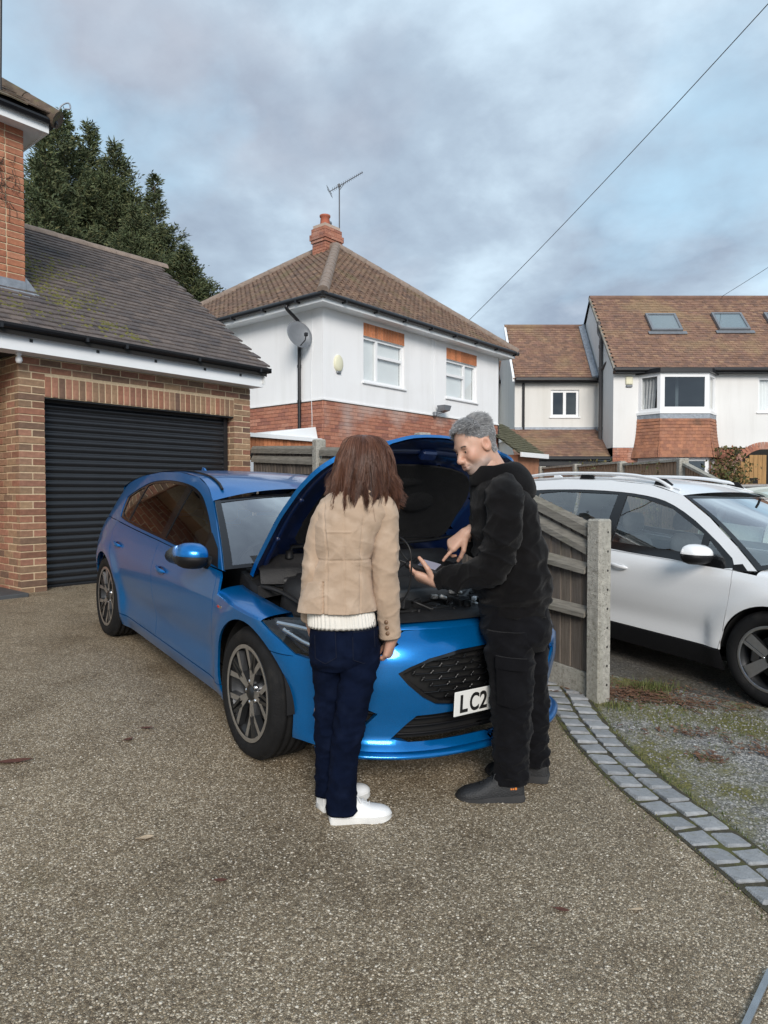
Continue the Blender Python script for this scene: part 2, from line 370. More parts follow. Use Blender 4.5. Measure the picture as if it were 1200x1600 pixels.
pm('sett_granite', [(0.225, 0.233, 0.242), (0.28, 0.287, 0.295), (0.33, 0.337, 0.343), (0.245, 0.252, 0.26)], 0.85, 0.2, 30, 0.5, 160, var2=((0.14, 0.13, 0.08), 22, 0.56, 0.55))
def build_setts():
    root = empty('sett_border', (1.3, 3.4, gz(1.3, 3.4))); tag(root, kind='structure')
    path = catmull([(x, y, 0) for x, y in SETT], 40); L = [0]
    for a, b in zip(path, path[1:]): L.append(L[-1] + (b - a).length)
    def at(s):
        for i in range(len(L) - 1):
            if L[i + 1] >= s: t = (s - L[i]) / (L[i+1] - L[i]); p = path[i].lerp(path[i+1], t); return p, (path[i+1] - path[i]).normalized()
        return path[-1], (path[-1] - path[-2]).normalized()
    rnd = random.Random(3); meshes = []
    for k in range(6):
        w, l, h = 0.118 + rnd.uniform(-.006, .004), 0.112 + rnd.uniform(-.008, .006), 0.06
        mb = MB().box(-w/2, w/2, -l/2, l/2, -h, 0, bev=0.007)
        mb.v = [(x + rnd.uniform(-.005, .005), y + rnd.uniform(-.005, .005), z + rnd.uniform(-.003, .003)) for x, y, z in mb.v]
        meshes.append(mb.mesh('paving_sett', MT['sett_granite']))
    inv = Matrix.Translation(-Vector(root.location))
    s = 0.05
    while s < L[-1] - 0.1:
        for side in (-1, 1):
            p, t = at(s + (0.0 if side < 0 else 0.03)); nrm = Vector((-t.y, t.x, 0)); q = p + nrm * (side * 0.066)
            g = Vector((q.x, q.y, gz(q.x, q.y) + 0.024 + rnd.uniform(-.004, .004)))
            a = math.atan2(t.y, t.x) - math.pi/2 + rnd.uniform(-.05, .05)
            M = Matrix.Translation(g) @ Matrix.Rotation(rnd.uniform(-.02, .02) - 0.037, 4, 'X') @ Matrix.Rotation(rnd.uniform(-.02, .02) + 0.044, 4, 'Y') @ Matrix.Rotation(a, 4, 'Z')
            link('paving_sett', rnd.choice(meshes), root, inv @ M)
        s += 0.1265
build_setts()
# ------------------------------------------------------------------ brickwork
pm('brick_garage', [(0.19, 0.095, 0.060), (0.32, 0.145, 0.092), (0.27, 0.175, 0.105), (0.14, 0.082, 0.060), (0.37, 0.24, 0.14), (0.235, 0.115, 0.078), (0.36, 0.175, 0.115), (0.25, 0.165, 0.105)], 0.85, 0.25, 25, 0.7, 140)
pm('brick_house', [(0.33, 0.125, 0.068), (0.40, 0.16, 0.085), (0.28, 0.105, 0.062), (0.36, 0.15, 0.085), (0.43, 0.19, 0.11)], 0.85, 0.25, 25, 0.6, 140)
pm('brick_far', [(0.33, 0.13, 0.085), (0.42, 0.18, 0.115), (0.27, 0.115, 0.085), (0.38, 0.16, 0.10), (0.46, 0.22, 0.15)], 0.85, 0.2, 20, 0.4, 120, island=True, var2=((0.50, 0.42, 0.38), 0.9, 0.52, 0.6))
pm('mortar_buff', (0.60, 0.47, 0.31), 0.95, 0.15, 40, 0.5, 200)
pm('mortar_far', (0.46, 0.36, 0.29), 0.95, 0.15, 30)
pm('white_plastic', (0.80, 0.82, 0.83), 0.35, 0.03, 3)
pm('black_plastic', (0.012, 0.012, 0.014), 0.35, 0.1, 5)
pm('lead', (0.28, 0.31, 0.35), 0.55, 0.25, 12, 0.5, 30, metal=0.3)
pm('dark_void', (0.012, 0.011, 0.010), 0.9, 0.1, 5)
_bm = {}
def brick(parent, w, h, M, mat, d=0.10, name='brick'):
    key = (round(w, 3), round(h, 3), mat)
    if key not in _bm:
        _bm[key] = MB().box(-w/2, w/2, 0, d, -h/2, h/2, bev=0.004).mesh('brick', MT[mat])
    J = Matrix.Translation((0, random.uniform(-.0025, .0025), 0)) @ Matrix.Rotation(random.uniform(-.006, .006), 4, 'Z')
    return link(name, _bm[key], parent, M @ J)
C75 = 0.075
def flem(parent, x0, x1, z0, n, M, mat, pattern, skip=None):
    """n courses between x0 and x1 of a wall that faces local -y; pattern(course) lists brick lengths"""
    for c in range(n):
        x = x0
        for w in pattern(c):
            a, b = x, min(x + w, x1); x = b + 0.012
            if b - a > 0.03 and not (skip and skip((a + b)/2, z0 + c*C75 + 0.03)):
                brick(parent, b - a, 0.0635, M @ Matrix.Translation(((a + b)/2, 0, z0 + c * C75 + 0.0325)), mat)
            if x >= x1 - 0.02: break

# ------------------------------------------------------------------ garage
pm('tile_garage', [(0.095, 0.078, 0.072), (0.125, 0.10, 0.09), (0.075, 0.064, 0.064), (0.145, 0.115, 0.10), (0.105, 0.085, 0.08)], 0.9, 0.3, 14, 0.6, 120, var2=((0.22, 0.20, 0.18), 40, 0.60, 0.5))
pm('tile_garage_rest', [(0.095, 0.078, 0.072), (0.125, 0.10, 0.09), (0.075, 0.064, 0.064), (0.145, 0.115, 0.10), (0.105, 0.085, 0.08)], 0.9, 0.3, 14, 0.6, 120, island=True, var2=((0.22, 0.20, 0.18), 40, 0.60, 0.5))
pm('roller_slat', (0.018, 0.0195, 0.023), 0.27, 0.12, 4, 0.0)
pm('ridge_clay', (0.24, 0.185, 0.15), 0.9, 0.25, 12, 0.5, 80)
pm('moss', [(0.10, 0.098, 0.018), (0.16, 0.145, 0.032), (0.07, 0.075, 0.018)], 1.0, 0.4, 60, 0.6, 200, island=True)
GX, GY, GZ = -3.758, 7.1, 0.44
def build_garage():
    g = empty('garage', (GX, GY, GZ), ANG)
    tag(g, 'brick garage with black roller door and dark tiled pitched roof beside the driveway', 'garage')
    W = 3.016; XL, XR = 0.266, 2.746; DH = 2.07; ZS = 2.07 + 0.225; NC = 33; TOP = NC * C75
    mb = MB()                                                     # mortar body, joints recessed behind the bricks
    t = 0.0055
    mb.box(0.005, XL - 0.005, t, 0.33, -0.25, TOP); mb.box(XR + 0.005, W - 0.005, t, 0.33, -0.25, TOP); mb.box(XL - 0.005, XR + 0.005, t, 0.33, DH + 0.004, TOP)
    mb.box(0.012, 0.22, 0.33, 4.6, -0.25, TOP); mb.box(W - 0.22, W - 0.012, 0.33, 5.2, -0.25, TOP); mb.box(0.05, W - 0.05, 5.0, 5.2, -0.25, TOP)
    wall = mb.build('wall', MT['mortar_buff'], g)
    I = Matrix.Identity(4)
    pier = lambda c: (W and [XL] if c % 2 else [XL/2 - .005, XL/2])
    flem(wall, 0.0, XL, -0.075*2, 2 + 28, I, 'brick_garage', pier)
    flem(wall, XR, W, -0.075*2, 2 + 28, I, 'brick_garage', lambda c: ([W - XR] if c % 2 == 0 else [0.13, 0.13]))
    flem(wall, 0.0, W, 28 * C75, 3, I, 'brick_garage', lambda c: ([XL + .0] if c < 3 and c % 2 == 1 else [XL/2 - .005, XL/2]) + [9.9], skip=lambda x, z: x > XL)
    flem(wall, XR, W, 28 * C75, 3, I, 'brick_garage', lambda c: ([W - XR] if c % 2 == 0 else [0.13, 0.13]))
    flem(wall, 0.0, W, 31 * C75, 2, I, 'brick_garage', lambda c: ([] if c % 2 else [0.1025]) + [0.215] * 16)
    n = 33; pw = (XR - XL) / n                                     # the soldier course over the door
    for i in range(n):
        brick(wall, pw - 0.011, 0.213, Matrix.Translation((XL + pw * (i + .5), 0, DH + 0.006 + 0.1075)), 'brick_garage', name='soldier_brick')
    # the flank of the left pier, turned to the porch
    S = Matrix.Rotation(-math.pi/2, 4, 'Z')
    flem(wall, -0.98, -0.005, -0.15, 35, S, 'brick_garage', lambda c: ([0.1025] if c % 2 else []) + [0.215] * 5)
    SR = Matrix.Translation((XR, 0, 0)) @ Matrix.Rotation(-math.pi/2, 4, 'Z')
    flem(wall, -0.215, -0.008, -0.15, 30, SR, 'brick_garage', lambda c: [0.1025, 0.1025] if c % 2 else [0.207])
    # roller door
    d = empty('roller_door', (0, 0, 0), 0, g)
    prof = [(0.0, 0.0)] + [(-0.020 * math.sin(math.pi * (i / 7)) ** 0.7, 0.004 + 0.066 * i / 7) for i in range(8)] + [(0.0, 0.076)]
    mb = MB(); xs = (XL + 0.03, XR - 0.06)
    vs = [(x, 0.17 + y, z) for x in xs for y, z in prof]; k = len(prof)
    mb.add(vs, [(i, i + 1, k + i + 1, k + i) for i in range(k - 1)], 0, True)
    sm = mb.mesh('slat', MT['roller_slat']); ns = 27
    for i in range(ns): link('slat', sm, d, Matrix.Translation((0, 0, 0.05 + i * 0.0765)))
    MB().box(XL + 0.02, XR - 0.02, 0.155, 0.195, -0.06, 0.05, bev=0.006).build('bottom_bar', MT['roller_slat'], d)
    mb = MB(); mb.box(XL + .002, XL + 0.045, 0.15, 0.21, -0.06, DH); mb.box(XR - 0.075, XR - .014, 0.13, 0.21, -0.06, DH)
    mb.build('guide_rail', MT['roller_slat'], d)
    MB().box(XL, XR, 0.2, 0.26, -0.1, DH + .05).build('backing', MT['dark_void'], d)
    pm('lintel_paint', (0.02, 0.02, 0.022), 0.5)
    MB().box(XL + .002, XR - .002, 0.02, 0.2, DH - 0.012, DH + 0.003).build('lintel', MT['lintel_paint'], g)
    # roof: eaves line at y=-0.30, ridge at y=2.48
    ey, ez, ry, rz = -0.30, 2.70, 2.48, 4.70
    x0, x1 = -1.15, W + 0.06
    sl = math.atan2(rz - ez, ry - ey); Ls = math.hypot(rz - ez, ry - ey)
    roof = MB(); roof.prism([(ey, ez - .03), (ry, rz - .03), (2*ry - ey, ez - .03), (2*ry - ey, ez - .09), (ry, rz - .11), (ey, ez - .09)], x0 + .01, x1 - .02, axis='X')
    roof = roof.build('roof', MT['dark_void'], g)
    pm('bargeboard', (0.70, 0.71, 0.70), 0.5, 0.08, 4)
    rnd = random.Random(11); gauge = 0.1185; tw = 0.166
    rows = int(Ls / gauge); RM = Matrix.Translation((0, ey, ez)) @ Matrix.Rotation(sl, 4, 'X')
    tm = MB().box(-tw/2 + .0015, tw/2 - .0015, 0, 0.185, 0, 0.021, bev=0.003).mesh('roof_tile', MT['tile_garage'])
    count = 0; rest = MB()
    for r in range(rows + 1):
        off = (r % 2) * tw / 2; x = x0 + off
        while x < x1 + 0.02:
            if not (r == rows and False):
                M = RM @ Matrix.Translation((x + rnd.uniform(-.002, .002), r * gauge - 0.03 + rnd.uniform(-.004, .004), 0.010 + rnd.uniform(0, .004))) @ Matrix.Rotation(-0.12 + rnd.uniform(-.014, .014), 4, 'X') @ Matrix.Rotation(rnd.uniform(-.02, .02), 4, 'Y')
                if x > -0.75 and count < 298: link('roof_tile', tm, roof, M); count += 1
                else: rest.box(-tw/2 + .0015, tw/2 - .0015, 0, 0.185, 0, 0.021, M=M)
            x += tw
    tag(rest.build('upper_tiles', MT['tile_garage_rest'], roof), kind='stuff')
    mb = MB(); x = x0                                               # ridge tiles
    ridge = MB()
    arc = [(0.115 * math.cos(a), 0.095 * math.sin(a)) for a in [math.pi * i / 8 for i in range(9)]]
    k = 0
    while x < x1 - 0.1:
        m2 = MB(); r0, r1 = [], []
        for (a, b) in arc: r0.append((x, ry + a, rz - .045 + b)); r1.append((x + 0.44, ry + a * 1.04, rz - .045 + b * 1.05))
        m2.loft([r0, r1], closed=False); m2.build('ridge_tile', MT['ridge_clay'], roof); x += 0.445
    mo = MB()                                                       # moss cushions on the tiles
    for (cx, cy, n, sx, sy) in [(0.42, 2.1, 330, .16, .22), (0.55, 1.7, 120, .2, .2), (0.85, 1.75, 120, .22, .16), (0.50, 1.2, 130, .13, .16), (0.62, 0.8, 90, .12, .16), (0.95, 1.0, 60, .1, .15), (1.22, 1.25, 50, .1, .1), (1.05, .42, 60, .12, .08), (1.25, .18, 60, .07, .04), (0.1, .35, 60, .2, .1), (-.2, .6, 70, .3, .2), (.8, .35, 40, .2, .1), (1.0, 2.2, 60, .3, .2)]:
        for i in range(n):
            a, b = rnd.gauss(cx, sx), rnd.gauss(cy, sy); s = rnd.uniform(.010, .032)
            if b < 0 or b > Ls - .1: continue
            c = RM @ Vector((a, b, 0.022)); 
            vs = [c + Vector((s*math.cos(q) * rnd.uniform(.7, 1.3), s*math.sin(q) * rnd.uniform(.7, 1.3), -0.004 + s * .5 * math.sin(q))) for q in [i2 * math.pi/3 for i2 in range(6)]] + [c + Vector((0, 0, s * .6))]
            mo.add(vs, [(i2, (i2+1) % 6, 6) for i2 in range(6)], 0, True)
    tag(mo.build('moss', MT['moss'], roof, fix=False), kind='stuff')
    # fascia, soffit, gutter
    fa = MB(); fa.box(x0, W + 0.035, -0.235, -0.212, 2.475, 2.655); fa.box(x0, W + .03, -0.212, 0.0, 2.477, 2.489)
    fascia = fa.build('fascia', MT['white_plastic'], g)
    nb = MB()
    for xx in (0.02, 0.72, 1.42, 2.1, 2.65): MB().box(xx, xx + 0.03, -0.243, -0.2355, 2.575, 2.605).build('fixing_block', MT['black_plastic'], fascia)
    gut = MB(); arc = [(-0.055 + 0.057 * math.cos(a), 0.057 * math.sin(a)) for a in [math.pi + math.pi * i / 8 for i in range(9)]]
    gy = -0.295; gzz = 2.715
    out = [(gy + a + .055, gzz + b) for a, b in arc]; inn = [(gy + (a + .055) * .9, gzz + b * .9 + .002) for a, b in reversed(arc)]
    gut.prism(out + inn, x0, W + 0.07, axis='X'); gut.box(W + .07, W + .078, gy - .058, gy + .058, gzz - .058, gzz + .003)
    for xx in (-.3, .55, 1.0, 1.95, 2.9): gut.box(xx, xx + .03, gy - .061, gy + .06, gzz - .062, gzz - .02); gut.box(xx, xx + .03, gy + .02, gy + .062, gzz - .06, gzz + 0.0)
    gut.build('gutter', MT['black_plastic'], g)
    mb = MB(); mb.prism([(ey + .02, ez - .1), (ry, rz - .1), (2*ry - ey, ez - .1), (2*ry - ey, ez - .2), (ry, rz - .26), (ey + .02, ez - .2)], W + .012, W + .03, axis='X'); mb.build('bargeboard', MT['bargeboard'], g)
    gab = MB(); gab.prism([(0.0, TOP), (5.2, TOP), (ry, rz - .14)], W - .2, W - .01, axis='X'); gab.build('gable', MT['mortar_buff'], g)
    # lamp under the eaves at the porch
    lm = MB(); M = Matrix.Translation((-0.03, -0.10, 2.476)); lm.lathe([(0, 0), (.028, 0), (.028, -.02), (.016, -.03), (.03, -.045), (.034, -.075), (.024, -.1), (0, -.106)], 16, M=M)
    o = lm.build('porch_sensor_light', MT['white_plastic'], g)
    return g
garage = build_garage()

# ------------------------------------------------------------------ the main house on the left: porch recess below, brick upper wall, hipped roof
pm('roof_old', [(0.12, 0.085, 0.06), (0.18, 0.125, 0.085), (0.10, 0.075, 0.06), (0.15, 0.12, 0.08)], 0.95, 0.35, 14, 0.6, 80, island=True, var2=((0.13, 0.12, 0.05), 8, 0.52, 0.6))
pm('slate_paving', (0.07, 0.075, 0.08), 0.7, 0.2, 8, 0.3, 60)
def build_main_house():
    h = empty('brick_house', (GX, GY, GZ), ANG)
    tag(h, 'red brick house with white soffit and mossy tiled roof rising above the garage', 'house')
    cx, cy = 0.285, 0.47                       # the upper corner, local to the garage front
    zt = 5.02
    mb = MB(); mb.box(-6, cx - .009, cy + .009, 7, 2.2, zt)
    wall = mb.build('wall', MT['mortar_buff'], h)
    flem(wall, cx - 1.6, cx, 2.92, 28, Matrix.Translation((0, cy, 0)), 'brick_house', lambda c: ([0.045, 0.215] if c % 2 else [0.1525]) + [0.215] * 5 + [0.1025] + [.2] if c % 2 == 0 else [0.045] + [0.215] * 7)
    S = Matrix.Translation((cx, 0, 0)) @ Matrix.Rotation(math.pi/2, 4, 'Z')
    # porch recess: back wall, floor, ceiling, far side
    lo = MB(); lo.box(-6, 0.0, 1.02, 1.2, -.3, 2.5); lo.box(-3.2, -3.0, .1, 1.05, -.3, 2.5); lo.box(-6, -3.0, 0.05, .2, -.3, 2.5)
    low = lo.build('porch_wall', MT['mortar_buff'], h)
    flem(low, -1.3, -0.005, -.15, 34, Matrix.Translation((0, 1.011, 0)), 'brick_house', lambda c: ([0.1025] if c % 2 else []) + [0.215] * 7)
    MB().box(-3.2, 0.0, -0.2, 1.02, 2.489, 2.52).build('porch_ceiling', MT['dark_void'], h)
    MB().box(-3.0, -0.012, -0.22, 1.0, -0.2, 0.045, bev=.008).build('porch_step', MT['slate_paving'], h)
    fl = MB()                                   # lead flashing where the wall meets the garage roof
    sl = (4.70 - 2.70) / 2.78
    zr = lambda y: 2.70 + (y + .30) * sl
    fl.box(-1.5, cx + 0.005, cy - 0.006, cy + .006, zr(cy) - .02, zr(cy) + 0.12)
    fl.hexa([(-1.5, cy - .17, zr(cy - .17) + .016), (cx + .12, cy - .17, zr(cy - .17) + .016), (cx + .12, cy, zr(cy) + .02), (-1.5, cy, zr(cy) + .02)],
            [(-1.5, cy - .17, zr(cy - .17) + .024), (cx + .12, cy - .17, zr(cy - .17) + .024), (cx + .12, cy, zr(cy) + .032), (-1.5, cy, zr(cy) + .032)])
    for i in range(9):
        y = cy + i * .26
        fl.hexa([(cx, y, zr(y) + .02), (cx + .13, y, zr(y) + .022), (cx + .13, y + .27, zr(y + .27) + .022), (cx, y + .27, zr(y + .27) + .02)],
                [(cx, y, zr(y) + .16), (cx + .01, y, zr(y) + .16), (cx + .01, y + .27, zr(y + .27) + .08), (cx, y + .27, zr(y + .27) + .08)])
    fl.build('flashing', MT['lead'], h)
    # eaves
    ov = 0.17; so = MB()
    so.box(-6, cx + ov, cy - ov, cy + 6, zt - .01, zt + .012)
    so.box(-6, cx + ov + .02, cy - ov - .02, cy - ov, zt - .03, zt + .12); so.box(cx + ov, cx + ov + .02, cy - ov, cy + 6, zt - .03, zt + .12)
    so.build('soffit', MT['white_plastic'], h)
    gu = MB()
    gu.box(-6, cx + ov + .10, cy - ov - .10, cy - ov - .022, zt + .05, zt + .13, bev=.03); gu.box(cx + ov + .022, cx + ov + .10, cy - ov - .10, cy + 6, zt + .048, zt + .128, bev=.03)
    gu.build('gutter', MT['black_plastic'], h)
    rf = MB(); e = ov + .09; zz = zt + .12; p = [(-6, cy - e, zz), (cx + e, cy - e, zz), (cx + e, cy + 7, zz), (cx - 3.2, cy + 3.2, zz + 2.7), (-6, cy + 3.2, zz + 2.7)]
    rf.add(p, [(0, 1, 3, 4), (1, 2, 3)]); rf.add([(a, b, c - .05) for a, b, c in p], [(0, 1, 3, 4), (1, 2, 3)])
    roof = rf.build('roof', MT['dark_void'], h)
    ti = MB(); rnd = random.Random(5); sa = math.atan2(2.7, 3.2 + e); n = Vector((0, -math.sin(sa), math.cos(sa)))
    for r in range(30):
        for c in range(26):
            s = r * .105; x = cx + e - s * math.cos(sa) * (3.2 + e) / (3.2 + e) - c * .166 - (r % 2) * .08
            M = Matrix.Translation((x, cy - e + s * math.cos(sa) - .03, zz + s * math.sin(sa) + .01 + rnd.uniform(0, .008))) @ Matrix.Rotation(sa - .1 + rnd.uniform(-.03, .03), 4, 'X') @ Matrix.Rotation(rnd.uniform(-.04, .04), 4, 'Y')
            ti.box(-.165, 0, 0, .2, 0, .014, M=M)
    tag(ti.build('roof_tiles', MT['roof_old'], roof), kind='stuff')
    hip = MB()
    for i in range(9):
        a = Vector((cx + e, cy - e, zz)).lerp(Vector((cx - 3.2, cy + 3.2, zz + 2.7)), i * .07); b = Vector((cx + e, cy - e, zz)).lerp(Vector((cx - 3.2, cy + 3.2, zz + 2.7)), i * .07 + .075)
        hip.tube([a + Vector((0, 0, .0)), b + Vector((0, 0, .012))], [.10, .085], 10)
    hip.build('hip_tiles', MT['roof_old'], roof)
    MB().tube(catmull([(cx + e - .02, cy - e + .02, zz + .04), (cx + e + .03, cy - e - .02, zz + .16), (cx + e + .09, cy - e - .06, zz + .2), (cx + e + .1, cy - e - .07, zz + .14), (cx + e + .05, cy - e - .04, zz + .13)], 5), .009, 6).build('hip_iron', MT['lead'], roof)
    vn = MB()                                   # bare creeper stems on the brick
    for k in range(26):
        x = cx - .02 - abs(rnd.gauss(.22, .12)); z = rnd.uniform(4.1, 4.8); P = [(x, cy - .008, z)]
        for j in range(6): x += rnd.uniform(-.05, .05); z += rnd.uniform(-.09, .03); P.append((min(x, cx - .01), cy - .006 - rnd.uniform(0, .02), z))
        vn.tube(P, [.004 - .0004*i for i in range(7)], 4)
    pm('twig', (0.10, 0.065, 0.05), 0.9)
    tag(vn.build('creeper_stems', MT['twig'], h), kind='stuff')
    # white waste pipe in the porch
    pp = MB(); x, y = -0.10, 0.93
    pp.tube([(x, y, .08), (x, y, .62)], .021, 12); pp.lathe([(.0, .62), (.028, .62), (.028, .69), (.016, .70), (.016, .74), (0, .745)], 12, M=Matrix.Translation((x, y, 0)))
    pp.box(x, x + .06, y - .012, y + .05, .30, .325)
    pp.build('waste_pipe', MT['white_plastic'], h)
    tr = empty('rod_aerial'); tr.location = (-4.02, 7.32, 5.9)
    tag(tr, 'thin upright rod aerial on the hipped roof at the top corner', 'aerial')
    MB().tube([(0, 0, -.3), (0.06, 0, 2.4)], .017, 6).build('rod', MT['black_plastic'], tr)
build_main_house()
# ------------------------------------------------------------------ shared pieces for the houses behind
pm('render_white', (0.83, 0.835, 0.84), 0.9, 0.035, 0.7, 0.15, 90, var2=((0.66, 0.65, 0.63), 0.8, 0.60, 0.3), streak=((0.50, 0.49, 0.46), .22))
pm('render_cool', (0.75, 0.75, 0.735), 0.9, 0.05, 0.7, 0.15, 90, streak=((0.42, 0.40, 0.36), .22))
pm('render_cream', (0.72, 0.71, 0.675), 0.9, 0.05, 0.7, 0.15, 90, streak=((0.42, 0.40, 0.34), .22))
pm('upvc', (0.82, 0.83, 0.84), 0.3, 0.02, 3)
pm('tile_brown', [(0.13, 0.080, 0.056), (0.17, 0.105, 0.074), (0.11, 0.074, 0.058), (0.20, 0.128, 0.086), (0.14, 0.098, 0.072)], 0.9, 0.3, 6, 0.4, 60, island=True, var2=((0.14, 0.12, 0.055), 1.4, 0.54, 0.5))
pm('tile_plain', [(0.20, 0.115, 0.08), (0.26, 0.15, 0.10), (0.17, 0.105, 0.08), (0.23, 0.13, 0.095), (0.29, 0.18, 0.115)], 0.9, 0.25, 5, 0.4, 60, island=True, var2=((0.30, 0.215, 0.12), 0.9, 0.53, 0.55))
pm('tile_hung', [(0.33, 0.145, 0.085), (0.39, 0.175, 0.10), (0.28, 0.125, 0.08), (0.36, 0.17, 0.105)], 0.85, 0.25, 5, 0.4, 60, island=True, var2=((0.13, 0.075, 0.05), 2.2, 0.56, 0.7))
pm('soldier_orange', (0.50, 0.19, 0.085), 0.85, 0.2, 20, 0.4, 100, rnd=0.25, island=True)
pm('render_recess', (0.4, 0.38, 0.36), 0.9)
pm('blind', (0.84, 0.86, 0.86), 0.7, 0.03, 3)
pm('curtain', (0.5, 0.5, 0.5), 0.9, 0.1, 3)
pm('room_dark', (0.06, 0.065, 0.07), 0.9, 0.1, 2)
pm('dish_grey', (0.20, 0.215, 0.235), 0.5, 0.1, 10, metal=0.3)
pm('alu', (0.10, 0.105, 0.115), 0.6, 0.05, 10, metal=0.3)
glass('window_glass', (0.97, 0.99, 0.99), boost=2.2, bump=0.03)
glass('window_dark', (0.35, 0.4, 0.42), boost=4.0, bump=0.02)

def wall_openings(mb, x0, x1, z0, z1, ops, y=0.0, depth=0.1, mi=0):
    """the face of a wall at local y looking to -y, with real openings and their reveals"""
    xs = sorted({x0, x1, *[o[0] for o in ops], *[o[1] for o in ops]}); zs = sorted({z0, z1, *[o[2] for o in ops], *[o[3] for o in ops]})
    for a, b in zip(xs, xs[1:]):
        for c, d in zip(zs, zs[1:]):
            mx, mz = (a + b)/2, (c + d)/2
            if any(o[0] < mx < o[1] and o[2] < mz < o[3] for o in ops): continue
            mb.add([(a, y, c), (b, y, c), (b, y, d), (a, y, d)], [(0, 1, 2, 3)], mi)
    for (a, b, c, d) in ops:
        mb.add([(a, y, c), (b, y, c), (b, y, d), (a, y, d), (a, y+depth, c), (b, y+depth, c), (b, y+depth, d), (a, y+depth, d)], [(0,4,5,1), (1,5,6,2), (2,6,7,3), (3,7,4,0)], mi)
def window(parent, x0, x1, z0, z1, y, mull=(), trans=(), fr=0.055, g='window_glass', blind=None, M=None, sill=True):
    """frame with mullions/transoms, one pane per light, sill, room behind. trans: (xa, xb, z)"""
    w = empty('window', (0, 0, 0), 0, parent)
    if M is not None: w.matrix_local = M
    mb = MB(); yb = y + 0.06
    mb.box(x0, x1, y, yb, z1 - fr, z1); mb.box(x0, x1, y, yb, z0, z0 + fr); mb.box(x0, x0 + fr, y, yb, z0 + fr, z1 - fr); mb.box(x1 - fr, x1, y, yb, z0 + fr, z1 - fr)
    xs = [x0] + sorted(mull) + [x1]
    for m in mull: mb.box(m - fr*.6, m + fr*.6, y - .002, yb, z0 + fr, z1 - fr)
    for (a, b, z) in trans: mb.box(a + fr*.6, b - fr*.6, y - .001, yb - .002, z - fr*.55, z + fr*.55)
    mb.build('frame', MT['upvc'], w)
    for a, b in zip(xs, xs[1:]):
        zz = [z0] + sorted(t[2] for t in trans if t[0] < (a + b)/2 < t[1]) + [z1]
        for c, d in zip(zz, zz[1:]):
            MB().add([(a + fr*.5, y + .03, c + fr*.5), (b - fr*.5, y + .03, c + fr*.5), (b - fr*.5, y + .03, d - fr*.5), (a + fr*.5, y + .03, d - fr*.5)], [(0, 1, 2, 3)]).build('pane', MT[g], w, fix=False)
    if sill: MB().box(x0 - .05, x1 + .05, y - .09, y + .05, z0 - .045, z0 - .002, bev=.008).build('sill', MT['upvc'], w)
    mb = MB(); mb.add([(x0, y + .07, z0), (x1, y + .07, z0), (x1, y + .07, z1), (x0, y + .07, z1), (x0, y + .9, z0), (x1, y + .9, z0), (x1, y + .9, z1), (x0, y + .9, z1)], [(4,5,6,7), (0,4,5,1), (1,5,6,2), (2,6,7,3), (3,7,4,0)])
    mb.build('room', MT['room_dark'], w, fix=False)
    if blind == 'slats':
        mb = MB(); z = z1 - .05
        while z > z0 + .03: mb.hexa([(x0 + .05, y + 0.078, z - .021), (x1 - .05, y + 0.078, z - .021), (x1 - .05, y + 0.070, z + .019), (x0 + .05, y + 0.070, z + .019)], [(x0 + .05, y + 0.080, z - .021), (x1 - .05, y + 0.080, z - .021), (x1 - .05, y + 0.072, z + .019), (x0 + .05, y + 0.072, z + .019)]); z -= .036
        tag(mb.build('blind_slats', MT['blind'], w), kind='stuff')
    elif blind == 'sheer':
        mb = MB(); n = 40; vs = []
        for zz in (z0, z1):
            for i in range(n + 1): vs.append((lerp(x0 + .02, x1 - .02, i/n), y + .12 + .02 * math.sin(i * 1.9), zz))
        mb.add(vs, [(i, i+1, n+2+i, n+1+i) for i in range(n)], 0, True); mb.build('curtain', MT['blind'], w)
    elif blind == 'drape':
        mb = MB(); n = 24; vs = []
        for zz in (z0, z1):
            for i in range(n + 1): vs.append((lerp(x0 + .02, x0 + (x1 - x0) * (.62 if zz == z0 else .8), i/n), y + .14 + .03 * math.sin(i * 1.3), zz))
        mb.add(vs, [(i, i+1, n+2+i, n+1+i) for i in range(n)], 0, True); mb.build('curtain', MT['curtain'], w)
    return w
